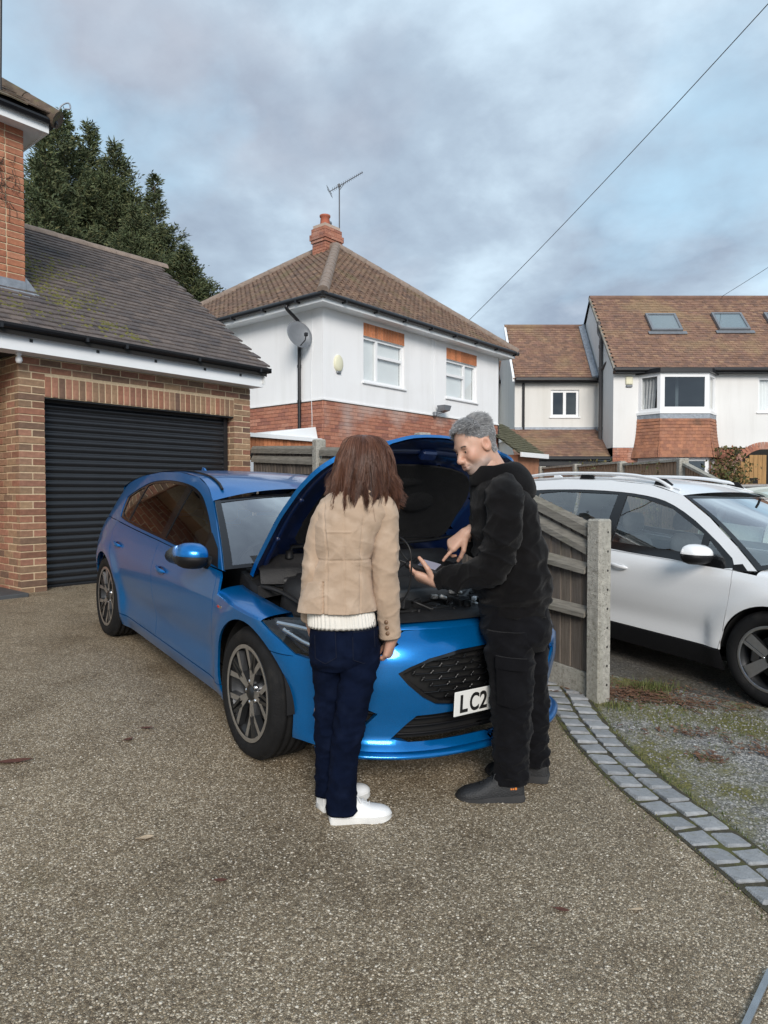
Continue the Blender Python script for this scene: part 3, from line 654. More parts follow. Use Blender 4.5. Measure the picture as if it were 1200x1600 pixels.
def tiles_on(mb, O, ex, ey, poly, tw, gauge, th=0.012, barrel=False, rnd=random.Random(1), over=1.25):
    """tiles on the plane through O with axes ex (along the eaves) and ey (up the slope) wherever poly holds"""
    n = ex.cross(ey).normalized(); us = [p[0] for p in poly]; vs_ = [p[1] for p in poly]
    def inside(u, v):
        c = False; k = len(poly)
        for i in range(k):
            (a, b), (d, e) = poly[i], poly[(i + 1) % k]
            if (b > v) != (e > v) and u < (d - a) * (v - b) / (e - b) + a: c = not c
        return c
    r = 0; v = min(vs_)
    while v < max(vs_):
        u = min(us) + (r % 2) * tw/2 * (0 if barrel else 1)
        while u < max(us):
            if inside(u + tw/2, v + gauge*.5):
                l = rnd.uniform(0, th*.5); t0 = th * 1.5 + l; t1 = th*.3 + l; a = u + .002; b = u + tw - .002; w = v + gauge * over
                def P(uu, vv, h): return O + ex*uu + ey*vv + n*h
                if barrel:
                    q = []
                    for vv, hh in ((v, t0), (w, t1)):
                        for k in range(5):
                            s = k / 4; q.append(P(lerp(a, b, s), vv, hh + math.sin(math.pi * min(1, s * 1.5)) * th * 2.4 if s < .67 else hh - th*.6 * math.sin(math.pi * (s - .67) * 3)))
                    q += [P(a, v, 0), P(b, v, 0)]
                    mb.add(q, [(i, i+1, 6+i, 5+i) for i in range(4)] + [(10, 11, 4, 3, 2, 1, 0)])
                else:
                    q = [P(a, v, t0), P(b, v, t0), P(b, w, t1), P(a, w, t1), P(a, v, t0 - th), P(b, v, t0 - th)]
                    mb.add(q, [(0, 1, 2, 3), (4, 5, 1, 0)])
            u += tw
        v += gauge; r += 1
def bricks_joined(mb, x0, x1, z0, n, y=0.0, skip=None, flip=None):
    for c in range(n):
        x = x0 - (0.11 if c % 2 else 0)
        while x < x1:
            a, b = max(x, x0), min(x + .215, x1); z = z0 + c * C75
            if b - a > .03 and not (skip and skip((a + b)/2, z + .03)):
                vs = [(a, y, z), (b, y, z), (b, y, z + .065), (a, y, z + .065), (a - .004, y + .012, z - .004), (b + .004, y + .012, z - .004), (b + .004, y + .012, z + .069), (a - .004, y + .012, z + .069)]
                if flip: vs = [flip(v) for v in vs]
                mb.add(vs, [(0,1,2,3), (0,4,5,1), (1,5,6,2), (2,6,7,3), (3,7,4,0)])
            x += .225

# ------------------------------------------------------------------ the white house behind the garage
def build_white_house():
    zg = 0.46
    h = empty('white_house', (-1.19, 13.5, zg), ANG)
    tag(h, 'white rendered house with hipped brown tile roof and brick chimney behind the fence', 'house')
    W, D, ZB, ZE = 6.65, 6.6, 2.88, 4.66
    wins = [(1.185, 2.56, 3.36, 4.31), (4.2, 5.56, 3.35, 4.28)]
    mb = MB(); wall_openings(mb, 0, W, ZB, ZE + .05, [(a, b, c, d) for a, b, c, d in wins], 0, .12)
    mb.add([(0, 0, ZB), (0, D, ZB), (0, D, ZE + .05), (0, 0, ZE + .05)], [(0, 1, 2, 3)]); mb.add([(W, 0, ZB), (W, D, ZB), (W, D, ZE + .05), (W, 0, ZE + .05)], [(0, 1, 2, 3)])
    mb.add([(0, D, ZB), (W, D, ZB), (W, D, ZE + .05), (0, D, ZE + .05)], [(0, 1, 2, 3)])
    mb.box(0, W, -.018, 0.0, ZB - .02, ZB + .012); mb.box(-.018, 0, -.018, D, ZB - .02, ZB + .012)
    mb.build('render', MT['render_white'], h)
    MB().box(.03, W - .03, .02, D - .03, -.4, ZB - .012).build('brick_core', MT['mortar_far'], h)
    mb = MB(); bricks_joined(mb, 0, W, ZB - .03 - 24 * C75, 24, 0.009)
    bricks_joined(mb, -5.5, 0, ZB - .03 - 24 * C75, 24, 0.009, flip=lambda v: (v[1], -v[0], v[2]))
    tag(mb.build('brick_courses', MT['brick_far'], h), kind='stuff')
    for i, (a, b, c, d) in enumerate(wins):
        s = MB(); n = 15; w = (b - a) / n
        for k in range(n): s.box(a + k*w + .003, a + (k+1)*w - .003, -.004, .03, d + .003, d + .27)
        tag(s.build('brick_lintel', MT['soldier_orange'], h), 'orange soldier brick lintel')
        if i == 0: window(h, a, b, c, d, .045, mull=(a + .47,), trans=((a + .47, b, d - .36),), blind='slats')
        else: window(h, a, b, c, d, .045, mull=(b - .52,), trans=((a, b - .52, d - .36),), blind='slats')
    # eaves
    ov = .30; so = MB()
    so.box(-ov, W + ov, -ov, 0.0, ZE, ZE + .012); so.box(-ov, 0, 0, D + ov, ZE, ZE + .012); so.box(W, W + ov, 0, D + ov, ZE, ZE + .012)
    so.box(-ov - .018, W + ov + .018, -ov - .018, -ov, ZE - .012, ZE + .15); so.box(-ov - .018, -ov, -ov, D + ov, ZE - .012, ZE + .15); so.box(W + ov, W + ov + .018, -ov, D + ov, ZE - .012, ZE + .15)
    so.build('fascia', MT['white_plastic'], h)
    gu = MB(); gz_ = ZE + .115
    for (p, q) in (((-ov - .075, -ov - .075), (W + ov + .075, -ov - .075)), ((-ov - .075, -ov - .075), (-ov - .075, D + ov))):
        gu.tube([(*p, gz_), (*q, gz_)], .055, 10)
    for i in range(8): x = .2 + i * .95; gu.box(x, x + .03, -ov - .14, -ov - .015, gz_ - .075, gz_ - .02)
    for i in range(6): y = .3 + i * 1.0; gu.box(-ov - .14, -ov - .015, y, y + .03, gz_ - .075, gz_ - .02)
    gu.build('gutter', MT['black_plastic'], h)
    dp = MB(); y = .62
    dp.tube(catmull([(-ov - .07, y, gz_ - .05), (-ov - .07, y, gz_ - .13), (-.05, y, gz_ - .33), (-.05, y, gz_ - .45)], 5), .034, 10); dp.tube([(-.05, y, gz_ - .44), (-.05, y, 2.25)], .034, 10)
    for z in (gz_ - .46, 3.6, 2.9): dp.tube([(-.05, y, z), (-.05, y, z - .06)], .042, 10)
    dp.tube([(W + .05, .05, ZE), (W + .05, .05, 2.0)], .034, 8)
    dp.build('downpipe', MT['black_plastic'], h)
    # hipped roof
    zz = ZE + .13; e = ov + .05; ax, ay, ah = 3.33, 2.84, 2.55; ay2 = 3.7
    A = Vector((-e, -e, zz)); B = Vector((W + e, -e, zz)); Cc = Vector((W + e, D + e, zz)); Dd = Vector((-e, D + e, zz)); P1 = Vector((ax, ay, zz + ah)); P2 = Vector((ax, ay2, zz + ah))
    rf = MB(); rf.add([A, B, Cc, Dd, P1, P2], [(0, 1, 4), (1, 2, 5, 4), (2, 3, 5), (3, 0, 4, 5), (0, 1, 2, 3)])
    roof = rf.build('roof', MT['dark_void'], h)
    ti = MB(); rnd = random.Random(2)
    ey = (P1 - Vector((ax, -e, zz))).normalized(); Ls = (P1 - Vector((ax, -e, zz))).length
    tiles_on(ti, A, Vector((1, 0, 0)), ey, [(0, -.03), (W + 2*e, -.03), (ax + e, Ls)], .165, .155, .016, True, rnd)
    ey = (Vector((ax, 0, zz + ah)) - Vector((-e, 0, zz))).normalized(); Ls = (Vector((ax, 0, zz + ah)) - Vector((-e, 0, zz))).length
    tiles_on(ti, A + Vector((0, D + 2*e, 0)), Vector((0, -1, 0)), ey, [(0, -.03), (D + 2*e, -.03), (D + e - ay, Ls), (D + e - ay2, Ls)], .165, .155, .016, True, rnd)
    tag(ti.build('roof_tiles', MT['tile_brown'], roof, fix=False), kind='stuff')
    for (p, q) in ((A, P1), (B, P1), (P1, P2), (Dd, P2)):
        L = (q - p).length; n = max(1, int(L / .42)); hp = MB()
        for i in range(n):
            a = p.lerp(q, i / n) + Vector((0, 0, .02)); b = p.lerp(q, (i + 1) / n + .005) + Vector((0, 0, .03)); hp.tube([a, b], [.125, .11], 10)
        tag(hp.build('hip_tiles', MT['ridge_clay'], roof), kind='stuff')
    # chimney
    ch = empty('chimney', (ax + .02, ay2 - .5, zz + ah - .75), 0, roof)
    w = .29
    cb = MB(); cb.box(-w + .012, w - .012, -w*.8 + .012, w*.8 - .012, 0, 1.36); cb.build('stack_core', MT['mortar_far'], ch)
    bk = MB()
    def ring(z0, n, w, d):
        bricks_joined(bk, -w, w, z0, n, -d); bricks_joined(bk, -d, d, z0, n, -w, flip=lambda v: (v[1], -v[0], v[2]))
        bricks_joined(bk, -d, d, z0, n, -w, flip=lambda v: (-v[1], v[0], v[2])); bricks_joined(bk, -w, w, z0, n, -d, flip=lambda v: (-v[0], -v[1], v[2]))
    ring(0, 12, w, w*.8); ring(12*C75, 1, w + .03, w*.8 + .03); ring(13*C75, 2, w + .055, w*.8 + .055); ring(15*C75, 2, w + .02, w*.8 + .02)
    bk.box(-w - .05, w + .05, -w*.8 - .05, w*.8 + .05, 13*C75 - .003, 15*C75 - .006); bk.box(-w - .02, w + .02, -w*.8 - .02, w*.8 + .02, 17*C75 - .015, 17*C75 - .004)
    tag(bk.build('chimney_bricks', MT['brick_far'], ch), kind='stuff')
    pm('clay_pot', (0.40, 0.12, 0.07), 0.8, 0.15, 8)
    MB().lathe([(0, 1.27), (.15, 1.27), (.13, 1.34), (.115, 1.55), (.14, 1.57), (.14, 1.61), (.1, 1.61), (.1, 1.4), (0, 1.4)], 16, M=Matrix.Translation((-.12, -.06, 0))).build('chimney_pot', MT['clay_pot'], ch)
    MB().lathe([(0, 1.27), (.085, 1.27), (.075, 1.5), (.09, 1.51), (.085, 1.56), (0, 1.58)], 14, M=Matrix.Translation((.15, .08, 0))).build('flue_cowl', MT['dish_grey'], ch)
    # things fixed to the wall
    al = MB(); al.lathe([(0, -.05), (.10, -.05), (.125, -.03), (.125, 0.0)], 20, axis='Y', M=Matrix.Translation((.42, 0, 3.62)) @ Matrix.Scale(1.35, 4, (0, 0, 1)))
    pm('alarm_cream', (0.72, 0.70, 0.52), 0.45, 0.05, 4)
    o = al.build('alarm_box', MT['alarm_cream'], None); o.parent = h; MB().box(.36, .48, -.045, 0, 3.42, 3.47, bev=.012).build('beacon', MT['dish_grey'], o)
    fl = MB(); fl.box(3.62, 3.72, -.10, 0, 2.84, 2.95, bev=.02); fl.hexa([(3.74, -.28, 2.98), (3.95, -.28, 2.98), (3.95, -.1, 2.94), (3.74, -.1, 2.94)], [(3.70, -.30, 3.10), (3.99, -.30, 3.10), (3.99, -.08, 3.10), (3.70, -.08, 3.10)]); fl.tube([(3.68, -.05, 2.9), (3.8, -.16, 2.94)], .02, 8)
    fl.build('floodlight', MT['dish_grey'], h)
    cb = MB(); cb.tube(catmull([(-.012, .3, ZE - .02), (-.012, .28, 4.0), (-.012, .33, 3.4), (-.012, .3, 2.6), (-.012, .3, 2.2)], 6), .006, 5); cb.tube([(2.05 + 1.65, -.008, ZE), (2.05 + 1.65, -.008, 2.9)], .006, 5); cb.tube([(3.58, -.008, ZE), (3.58, -.008, 2.9)], .004, 5)
    cb.build('cable', MT['white_plastic'], h)
    # flat-roofed lean-to on the side turned to the garage
    lt = empty('side_lean_to', (0, 0, 0), 0, h); tag(lt, 'low brick lean-to with white roof edge')
    m = MB(); m.box(-4.0, -.0, -.45, -.25, -.3, 1.98)
    pm('brick_lean', (0.42, 0.20, 0.115), 0.85, 0.2, 6, 0.3, 40, rnd=.2)
    M0 = Matrix.Identity(4)
    ln = MB(); ln.box(-3.2, -.02, .12, 1.9, -.3, 2.02); ln.build('lean_to_wall', MT['mortar_far'], lt)
    sb = MB(); n = 34
    for k in range(n): x = -3.2 + k * .094; sb.box(x + .004, x + .09, .105, .135, 1.80, 2.02)
    tag(sb.build('lean_to_bricks', MT['soldier_orange'], lt), kind='stuff')
    MB().box(-3.3, .02, .02, 2.0, 2.03, 2.10).build('lean_to_fascia', MT['white_plastic'], lt)
    MB().box(-2.9, -.55, .095, .13, 1.62, 1.79).build('lean_to_opening', MT['dark_void'], lt)
    MB().box(-2.95, -.5, .09, .14, 1.40, 1.62).build('lean_to_door', MT['upvc'], lt)
    MB().hexa([(-1.25, .1, 2.10), (-.05, .1, 2.10), (-.05, 1.2, 2.10), (-1.25, 1.2, 2.10)], [(-1.2, .15, 2.16), (-.06, .15, 2.33), (-.06, 1.1, 2.33), (-1.2, 1.1, 2.16)]).build('lean_to_upstand', MT['white_plastic'], lt)
    # small back lean-to at the far end
    m = MB(); m.box(W, W + 1.2, -.6, 1.4, -.3, 2.05); m.build('end_store_wall', MT['brick_lean'], h)
    m = MB(); tiles_on(m, Vector((W - .2, -.75, 2.07)), Vector((1, 0, 0)), Vector((0, .82, .57)), [(0, 0), (1.5, 0), (1.5, 1.6), (0, 1.6)], .165, .11, .014, False, rnd)
    m.add([(W - .2, -.75, 2.06), (W + 1.3, -.75, 2.06), (W + 1.3, .6, 2.98), (W - .2, .6, 2.98)], [(0, 1, 2, 3)])
    pm('tile_mossy', (0.10, 0.095, 0.055), 0.95, 0.35, 10, 0.5, 60)
    tag(m.build('end_store_tiles', MT['tile_mossy'], h), kind='stuff')
    MB().box(W - .2, W + 1.35, -.82, -.78, 1.98, 2.10).build('end_store_fascia', MT['white_plastic'], h)
    # satellite dish (its own thing, bolted to the wall)
    dish = empty('satellite_dish', (0, 0, 0)); 
    M = Matrix.Translation((-1.19, 13.5, zg)) @ Matrix.Rotation(ANG, 4, 'Z')
    dish.matrix_world = M @ Matrix.Translation((-.26, .42, 4.12)) @ Matrix.Rotation(R(-14), 4, 'Z')
    tag(dish, 'grey mesh satellite dish on the corner of the white house', 'satellite dish')
    a = MB(); prof = [(0, .07), (.07, .066), (.14, .052), (.21, .028), (.27, 0.0), (.275, .004), (.21, .038), (.14, .062), (0, .082)]
    a.lathe(prof, 32, axis='Y', M=Matrix.Rotation(R(-14), 4, 'X') @ Matrix.Translation((0, -.06, 0))); a.build('reflector', MT['dish_grey'], dish)
    b = MB(); b.tube([(0, 0, -.24), (0, -.27, -.14), (0, -.30, -.06)], .011, 8); b.box(-.03, .03, -.34, -.27, -.07, -.0, bev=.01); b.build('feed_arm', MT['black_plastic'], dish)
    b = MB(); b.tube([(0, .03, 0), (.12, .10, -.04), (.27, .16, -.04)], .017, 8); b.box(.22, .26, .08, .24, -.12, .06, bev=.01); b.build('bracket', MT['black_plastic'], dish)
    # television aerial on the chimney
    an = empty('television_aerial', (0, 0, 0)); an.matrix_world = M @ Matrix.Translation((ax + .50, ay2 - .5, zz + ah + .12))
    tag(an, 'yagi television aerial on a tall mast at the brick chimney', 'aerial')
    MB().tube([(0, 0, -.25), (0, 0, 1.75)], .016, 8).build('mast', MT['alu'], an)
    bo = MB(); M2 = Matrix.Translation((0, 0, 1.72)) @ Matrix.Rotation(R(-50), 4, 'Z') @ Matrix.Rotation(R(-30), 4, 'Y')
    P = lambda x, y, z: M2 @ Vector((x, y, z))
    bo.tube([P(-.32, 0, 0), P(.72, 0, 0)], .011, 6)
    for i in range(17): x = -.2 + i * .056; l = .13 - .003 * i; bo.tube([P(x, -l, 0), P(x, l, 0)], .005, 5)
    for s in (-1, 1):
        for q in (.05, .12): bo.tube([P(-.3, -.16, s * q), P(-.3, .16, s * q)], .005, 5)
        bo.tube([P(-.3, s * .1, -.13), P(-.3, s * .1, .13)], .006, 5)
    bo.box(-.03, .03, -.03, .03, -.03, .05, M=M2); bo.tube([P(.15, 0, -.01), (0, 0, 1.6)], .008, 5)
    bo.build('yagi_boom', MT['alu'], an)
    MB().box(-.5, 0.02, -.02, .02, -.2, -.17).build('mast_bracket', MT['alu'], an)
build_white_house()

# ------------------------------------------------------------------ the pair of houses across on the right
def skylight(parent, roof_pt, ex, ey, w, hgt):
    n = ex.cross(ey).normalized(); s = empty('skylight', (0, 0, 0), 0, parent)
    M = Matrix(((ex.x, ey.x, n.x, roof_pt.x), (ex.y, ey.y, n.y, roof_pt.y), (ex.z, ey.z, n.z, roof_pt.z), (0, 0, 0, 1))); s.matrix_local = M
    mb = MB(); f = .07
    mb.box(0, w, 0, f, 0, .09); mb.box(0, w, hgt - f, hgt, 0, .09); mb.box(0, f, f, hgt - f, 0, .09); mb.box(w - f, w, f, hgt - f, 0, .09); mb.box(-.12, w + .12, -.14, 0, .01, .03)
    mb.build('frame', MT['dish_grey'], s)
    MB().add([(f, f, .075), (w - f, f, .075), (w - f, hgt - f, .075), (f, hgt - f, .075)], [(0, 1, 2, 3)]).build('pane', MT['window_dark'], s, fix=False)
    MB().add([(f, f, .03), (w - f, f, .03), (w - f, hgt - f, .03), (f, hgt - f, .03)], [(0, 1, 2, 3)]).build('blind', MT['blind'], s, fix=False)
def build_right_houses():
    zg = 0.3; y0 = 21.0; xg = 6.97
    h = empty('bay_window_house', (xg, y0, zg)); Z = lambda z: z - zg
    tag(h, 'large house with brown tiled roof, skylights and a tile hung bay window', 'house')
    W = 9.0; ze = 5.22; zb = 2.88; D = 2.35
    mb = MB(); win_r = (4.40, 5.6, Z(3.95), Z(5.0))
    wall_openings(mb, 0, W, Z(zb), Z(ze), [win_r], 0, .12)
    mb.add([(0, 0, Z(2.6)), (0, 2*D, Z(2.6)), (0, 2*D, Z(ze)), (0, D, Z(8.0)), (0, 0, Z(ze))], [(0, 1, 2, 3, 4)])
    mb.add([(0, 0, Z(zb) - .3), (.0, 2*D, Z(zb) - .3), (0, 2*D, Z(zb)), (0, 0, Z(zb))], [(0, 1, 2, 3)])
    mb.build('render', MT['render_cool'], h)
    window(h, *win_r, .05, mull=(5.0,), fr=.06, blind='sheer')
    MB().box(.02, W, .02, .2, -.3, Z(zb) - .01).build('brick_core', MT['mortar_far'], h)
    arch = (3.72, 5.3)                                             # porch arch
    mb = MB(); ac, ar = 4.62, .90; az = Z(2.0)
    bricks_joined(mb, 0, W, Z(zb) - 16*C75, 16, 0.005, skip=lambda x, z: (math.hypot(x - ac, (z - az) * 1.15) < ar + .2 and z > az) or (abs(x - ac) < ar + .1 and z <= az))
    for i in range(30):
        a = math.pi * (i + .5) / 30; M = Matrix.Translation((ac, 0, az)) @ Matrix.Rotation(-(a - math.pi/2), 4, 'Y'); mb.box(-.045, .045, -.012, .1, (ar) * (0.92 + .0), ar * .92 + .22, M=M)
    tag(mb.build('brick_courses', MT['brick_far'], h), kind='stuff')
    pm('porch_wood', (0.36, 0.20, 0.07), 0.6, 0.25, 3, 0.2, 40, stretch=(12, 12, 1))
    pr = MB(); pr.box(ac - ar, ac + ar, -.004, .0185, -.3, az + ar * .9); pr.build('porch_opening', MT['dark_void'], h)
    pr = MB()
    for i in range(7): pr.box(ac - ar + .05 + i * .13, ac - ar + .17 + i * .13, -.02, -.006, -.3, az + .35 + .1 * min(i, 3))
    pr.build('porch_boarding', MT['porch_wood'], h)
    MB().box(ac - .45, ac - .2, -.03, -.021, Z(1.55), Z(1.95)).build('letter_box', MT['dark_void'], h)
    # roof
    ex, ey = Vector((1, 0, 0)), Vector((0, D + .25, 8.05 - ze)).normalized(); Ls = math.hypot(D + .25, 8.05 - ze); O = Vector((-.06, -.25, Z(ze)))
    rf = MB(); rf.add([O, O + ex*W, O + ex*W + ey*Ls, O + ey*Ls, O + ex*W + Vector((0, 2*(D+.25), 0)), O + Vector((0, 2*(D+.25), 0))], [(0, 1, 2, 3), (3, 2, 4, 5)]); roof = rf.build('roof', MT['dark_void'], h)
    ti = MB(); rnd = random.Random(4); tiles_on(ti, O, ex, ey, [(0, -.04), (W, -.04), (W, Ls), (0, Ls)], .165, .102, .014, False, rnd)
    tag(ti.build('roof_tiles', MT['tile_plain'], roof, fix=False), kind='stuff')
    rt = MB(); rt.tube([O + ey*Ls + Vector((0, 0, .0)), O + ey*Ls + ex*W], .085, 10); rt.build('ridge_tiles', MT['tile_plain'], roof)
    vg = MB(); vg.hexa([O + Vector((-.03, 0, -.06)), O + Vector((.03, 0, -.06)), O + ey*Ls + Vector((.03, 0, -.06)), O + ey*Ls + Vector((-.03, 0, -.06))], [O + Vector((-.03, 0, .03)), O + Vector((.03, 0, .03)), O + ey*Ls + Vector((.03, 0, .03)), O + ey*Ls + Vector((-.03, 0, .03))]); vg.build('verge', MT['edge_concrete'], roof)
    nrm = ex.cross(ey).normalized()
    for xx, vv in ((1.58, 1.85), (3.74, 1.9), (5.45, 1.9)):
        skylight(roof, O + ex*xx + ey*vv + nrm*.03, ex, ey, .98, .92)
    gu = MB(); gu.box(-.1, W, -.36, -.25, Z(ze) - .08, Z(ze) + .03, bev=.03); gu.box(-.02, W, -.25, .0, Z(ze) - .12, Z(ze) - .02); gu.build('gutter', MT['black_plastic'], h)
    # bay
    b0, b1, pj, ch = .76, 3.10, .55, .62
    bay = empty('bay_window', (0, 0, 0), 0, h); zt0, zt1 = Z(3.92), Z(5.06); zl = Z(2.55)
    plan = lambda g: [(b0 - g, 0), (b0 + ch*.72 - g*.4, -pj - g), (b1 - ch*.72 + g*.4, -pj - g), (b1 + g, 0)]
    top = plan(.0)
    m = MB(); m.prism([(a, b) for a, b in plan(.10)] , zt1 - .0, zt1 + .13); m.build('bay_roof_edge', MT['black_plastic'], bay)
    m = MB(); m.prism(plan(.06), zt0 - .075, zt0 + .0); m.build('bay_sill', MT['upvc'], bay)
    m = MB(); m.prism(plan(-.05), zl, zt0 - .08); m.build('bay_core', MT['mortar_far'], bay)
    m = MB(); m.prism(plan(.035), zt0 - .22, zt0 - .078); m.build('bay_lead', MT['lead'], bay)
    segs = list(zip(top, top[1:]))
    ti = MB()
    for k, ((xa, ya), (xb, yb)) in enumerate(segs):
        d = Vector((xb - xa, yb - ya, 0)); L = d.length; d.normalize(); n = Vector((d.y, -d.x, 0))
        M = Matrix(((d.x, -n.x, 0, xa), (d.y, -n.y, 0, ya), (0, 0, 1, 0), (0, 0, 0, 1)))
        window(bay, .0, L, zt0, zt1, .0, fr=.13 if k == 1 else .1, g='window_dark' if k == 1 else 'window_glass', blind=(None if k == 1 else ('drape' if k == 0 else 'sheer')), M=M, sill=False)
        # tile hanging, flaring out towards the foot
        v = 0; r = 0
        Hh = zt0 - .2 - zl
        while v < Hh:
            fl0 = .03 + .13 * (1 - v / Hh) ** 2; x = -fl0 - (r % 2) * .08
            while x < L + fl0:
                a, b = max(x, -fl0*.7), min(x + .163, L + fl0*.7)
                if b - a > .02:
                    q = [M @ Vector((a, -fl0 - .02, zl + v)), M @ Vector((b, -fl0 - .02, zl + v)), M @ Vector((b, -fl0 + .012, zl + v + .135)), M @ Vector((a, -fl0 + .012, zl + v + .135)), M @ Vector((a, -fl0, zl + v)), M @ Vector((b, -fl0, zl + v))]
                    ti.add(q, [(0, 1, 2, 3), (4, 5, 1, 0)])
                x += .166
            v += .098; r += 1
    tag(ti.build('bay_tiles', MT['tile_hung'], bay, fix=False), kind='stuff')
    low = plan(-.0)
    for k, ((xa, ya), (xb, yb)) in enumerate(zip(low, low[1:])):
        d = Vector((xb - xa, yb - ya, 0)); L = d.length; d.normalize(); n = Vector((d.y, -d.x, 0))
        M = Matrix(((d.x, -n.x, 0, xa), (d.y, -n.y, 0, ya), (0, 0, 1, 0), (0, 0, 0, 1)))
        window(bay, 0, L, Z(1.3), zl - .005, .0, fr=.1, g='window_dark', M=M)
    # alarm box, soil pipe
    m = MB(); m.box(.36, .58, -.05, 0, Z(4.78), Z(5.03), bev=.04); o = m.build('alarm_box', MT['alarm_cream'], h); MB().box(.37, .57, -.055, 0, Z(4.70), Z(4.775), bev=.02).build('beacon', MT['dish_grey'], o)
    sp = MB(); x = -.06; yy = 1.05
    sp.tube(catmull([(x, yy + .25, Z(7.0)), (x, yy + .22, Z(6.65)), (x, yy, Z(6.45)), (x, yy, Z(6.2))], 5), .06, 10); sp.tube([(x, yy, Z(6.2)), (x, yy, Z(2.7))], .06, 10)
    for z in (6.2, 5.5, 5.1, 3.6): sp.tube([(x, yy, Z(z)), (x, yy, Z(z) - .1)], .075, 10)
    sp.tube([(x, yy - .02, Z(5.42)), (x + .1, yy - .35, Z(5.6))], .05, 8)
    pm('pipe_grey', (0.085, 0.08, 0.08), 0.6, 0.15, 6)
    sp.build('soil_pipe', MT['pipe_grey'], h)

    # the lower wing left of it
    w = empty('cream_wing_house', (xg, 22.57, zg)); tag(w, 'cream two storey wing with tiled roof set back beside the bay window house', 'house')
    L = 2.70; ze = 5.2; op = (-1.52, -.60, Z(3.98), Z(4.86))
    mb = MB(); wall_openings(mb, -L, -.0, -.2, Z(ze), [op], 0, .12); mb.add([(-L, 0, -.2), (-L, 4, -.2), (-L, 4, Z(ze)), (-L, 1.45, Z(7.2)), (-L, 0, Z(ze))], [(0, 1, 2, 3, 4)]); mb.build('render', MT['render_cream'], w)
    window(w, *op, .05, mull=(-1.06,), fr=.08, g='window_dark', blind=None)
    ey = Vector((0, 1.45 + .2, 7.25 - ze)).normalized(); Ls = math.hypot(1.65, 7.25 - ze); O = Vector((-L - .1, -.2, Z(ze)))
    rf = MB(); rf.add([O, O + ex*(L + .1), O + ex*(L + .1) + ey*Ls, O + ey*Ls], [(0, 1, 2, 3)]); roof = rf.build('roof', MT['dark_void'], w)
    ti = MB(); tiles_on(ti, O, ex, ey, [(0, -.04), (L + .02, -.04), (L + .02, Ls), (0, Ls)], .165, .102, .014, False, rnd); tag(ti.build('roof_tiles', MT['tile_plain'], roof, fix=False), kind='stuff')
    MB().tube([O + ey*Ls, O + ey*Ls + ex*(L + .05)], .08, 10).build('ridge_tiles', MT['tile_plain'], roof)
    lf = MB(); lf.hexa([O + ex*(L - .14), O + ex*(L + .06), O + ex*(L + .06) + ey*Ls, O + ex*(L - .14) + ey*Ls], [O + ex*(L - .14) + Vector((0, -.03, .06)), O + ex*(L + .06) + Vector((0, -.03, .1)), O + ex*(L + .06) + ey*Ls + Vector((0, -.03, .1)), O + ex*(L - .14) + ey*Ls + Vector((0, -.03, .06))]); lf.build('flashing', MT['lead'], roof)
    lf = MB(); lf.hexa([O + Vector((-.02, -.02, -.1)), O + ex*.05 + Vector((0, -.02, -.1)), O + ex*.05 + ey*Ls + Vector((0, 0, -.1)), O + ey*Ls + Vector((-.02, 0, -.1))], [O + Vector((-.02, -.02, .05)), O + ex*.05 + Vector((0, -.02, .05)), O + ex*.05 + ey*Ls + Vector((0, 0, .05)), O + ey*Ls + Vector((-.02, 0, .05))]); lf.build('verge', MT['white_plastic'], roof)
    m = MB(); m.box(-L - .05, -.02, -.33, -.2, Z(ze) - .1, Z(ze) + .02, bev=.03); m.box(-L, -.02, -.2, 0, Z(ze) - .13, Z(ze) - .05); m.tube([(-L + .28, -.05, Z(ze) - .08), (-L + .28, -.05, Z(3.5))], .04, 8); m.build('gutter', MT['black_plastic'], w)
    O2 = Vector((-L - .25, -1.35, Z(2.62))); ey2 = Vector((0, 1.32, .95)).normalized(); L2 = math.hypot(1.32, .95)
    lr = MB(); tiles_on(lr, O2, ex, ey2, [(0, -.03), (L + .45, -.03), (L + .2, L2), (0, L2)], .165, .102, .014, False, rnd); lr.add([O2, O2 + ex*(L + .4), O2 + ex*(L + .2) + ey2*L2, O2 + ey2*L2], [(0, 1, 2, 3)]); tag(lr.build('lean_to_tiles', MT['tile_plain'], w, fix=False), kind='stuff')
    MB().box(-L, -.02, -.06, -.002, Z(3.52), Z(3.64)).build('lean_to_lead', MT['lead'], w)
    m = MB(); m.box(-L - .3, .12, -1.47, -1.36, Z(2.5), Z(2.62), bev=.03); m.box(-L - .25, .1, -1.34, -1.2, Z(2.33), Z(2.5)); m.build('lean_to_gutter', MT['black_plastic'], w)
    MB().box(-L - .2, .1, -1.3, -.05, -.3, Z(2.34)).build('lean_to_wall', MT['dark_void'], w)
    MB().hexa([(.0, -1.4, Z(2.5)), (.3, -1.4, Z(2.5)), (.3, -.05, Z(3.3)), (.0, -.05, Z(3.3))], [(.0, -1.4, Z(2.6)), (.16, -1.4, Z(2.6)), (.16, -.05, Z(3.45)), (.0, -.05, Z(3.45))]).build('hip_lead', MT['lead'], w)
    # furthest wing
    f = empty('far_rear_house', (4.25, 25.6, zg)); tag(f, 'narrow slice of a cream house with orange ridge between the white house and the wing', 'house')
    mb = MB(); mb.box(-2.5, .3, 0, 3, -.3, Z(5.6)); mb.build('render', MT['render_cream'], f)
    ti = MB(); O3 = Vector((-2.6, -.2, Z(5.6))); ey3 = Vector((0, 1.3, 1.75)).normalized(); ti.add([O3, O3 + ex*2.8, O3 + ex*2.8 + ey3*2.1, O3 + ey3*2.1], [(0, 1, 2, 3)]); tiles_on(ti, O3, ex, ey3, [(0, -.03), (2.8, -.03), (2.8, 2.1), (0, 2.1)], .165, .102, .014, False, rnd); tag(ti.build('roof_tiles', MT['tile_plain'], f, fix=False), kind='stuff')
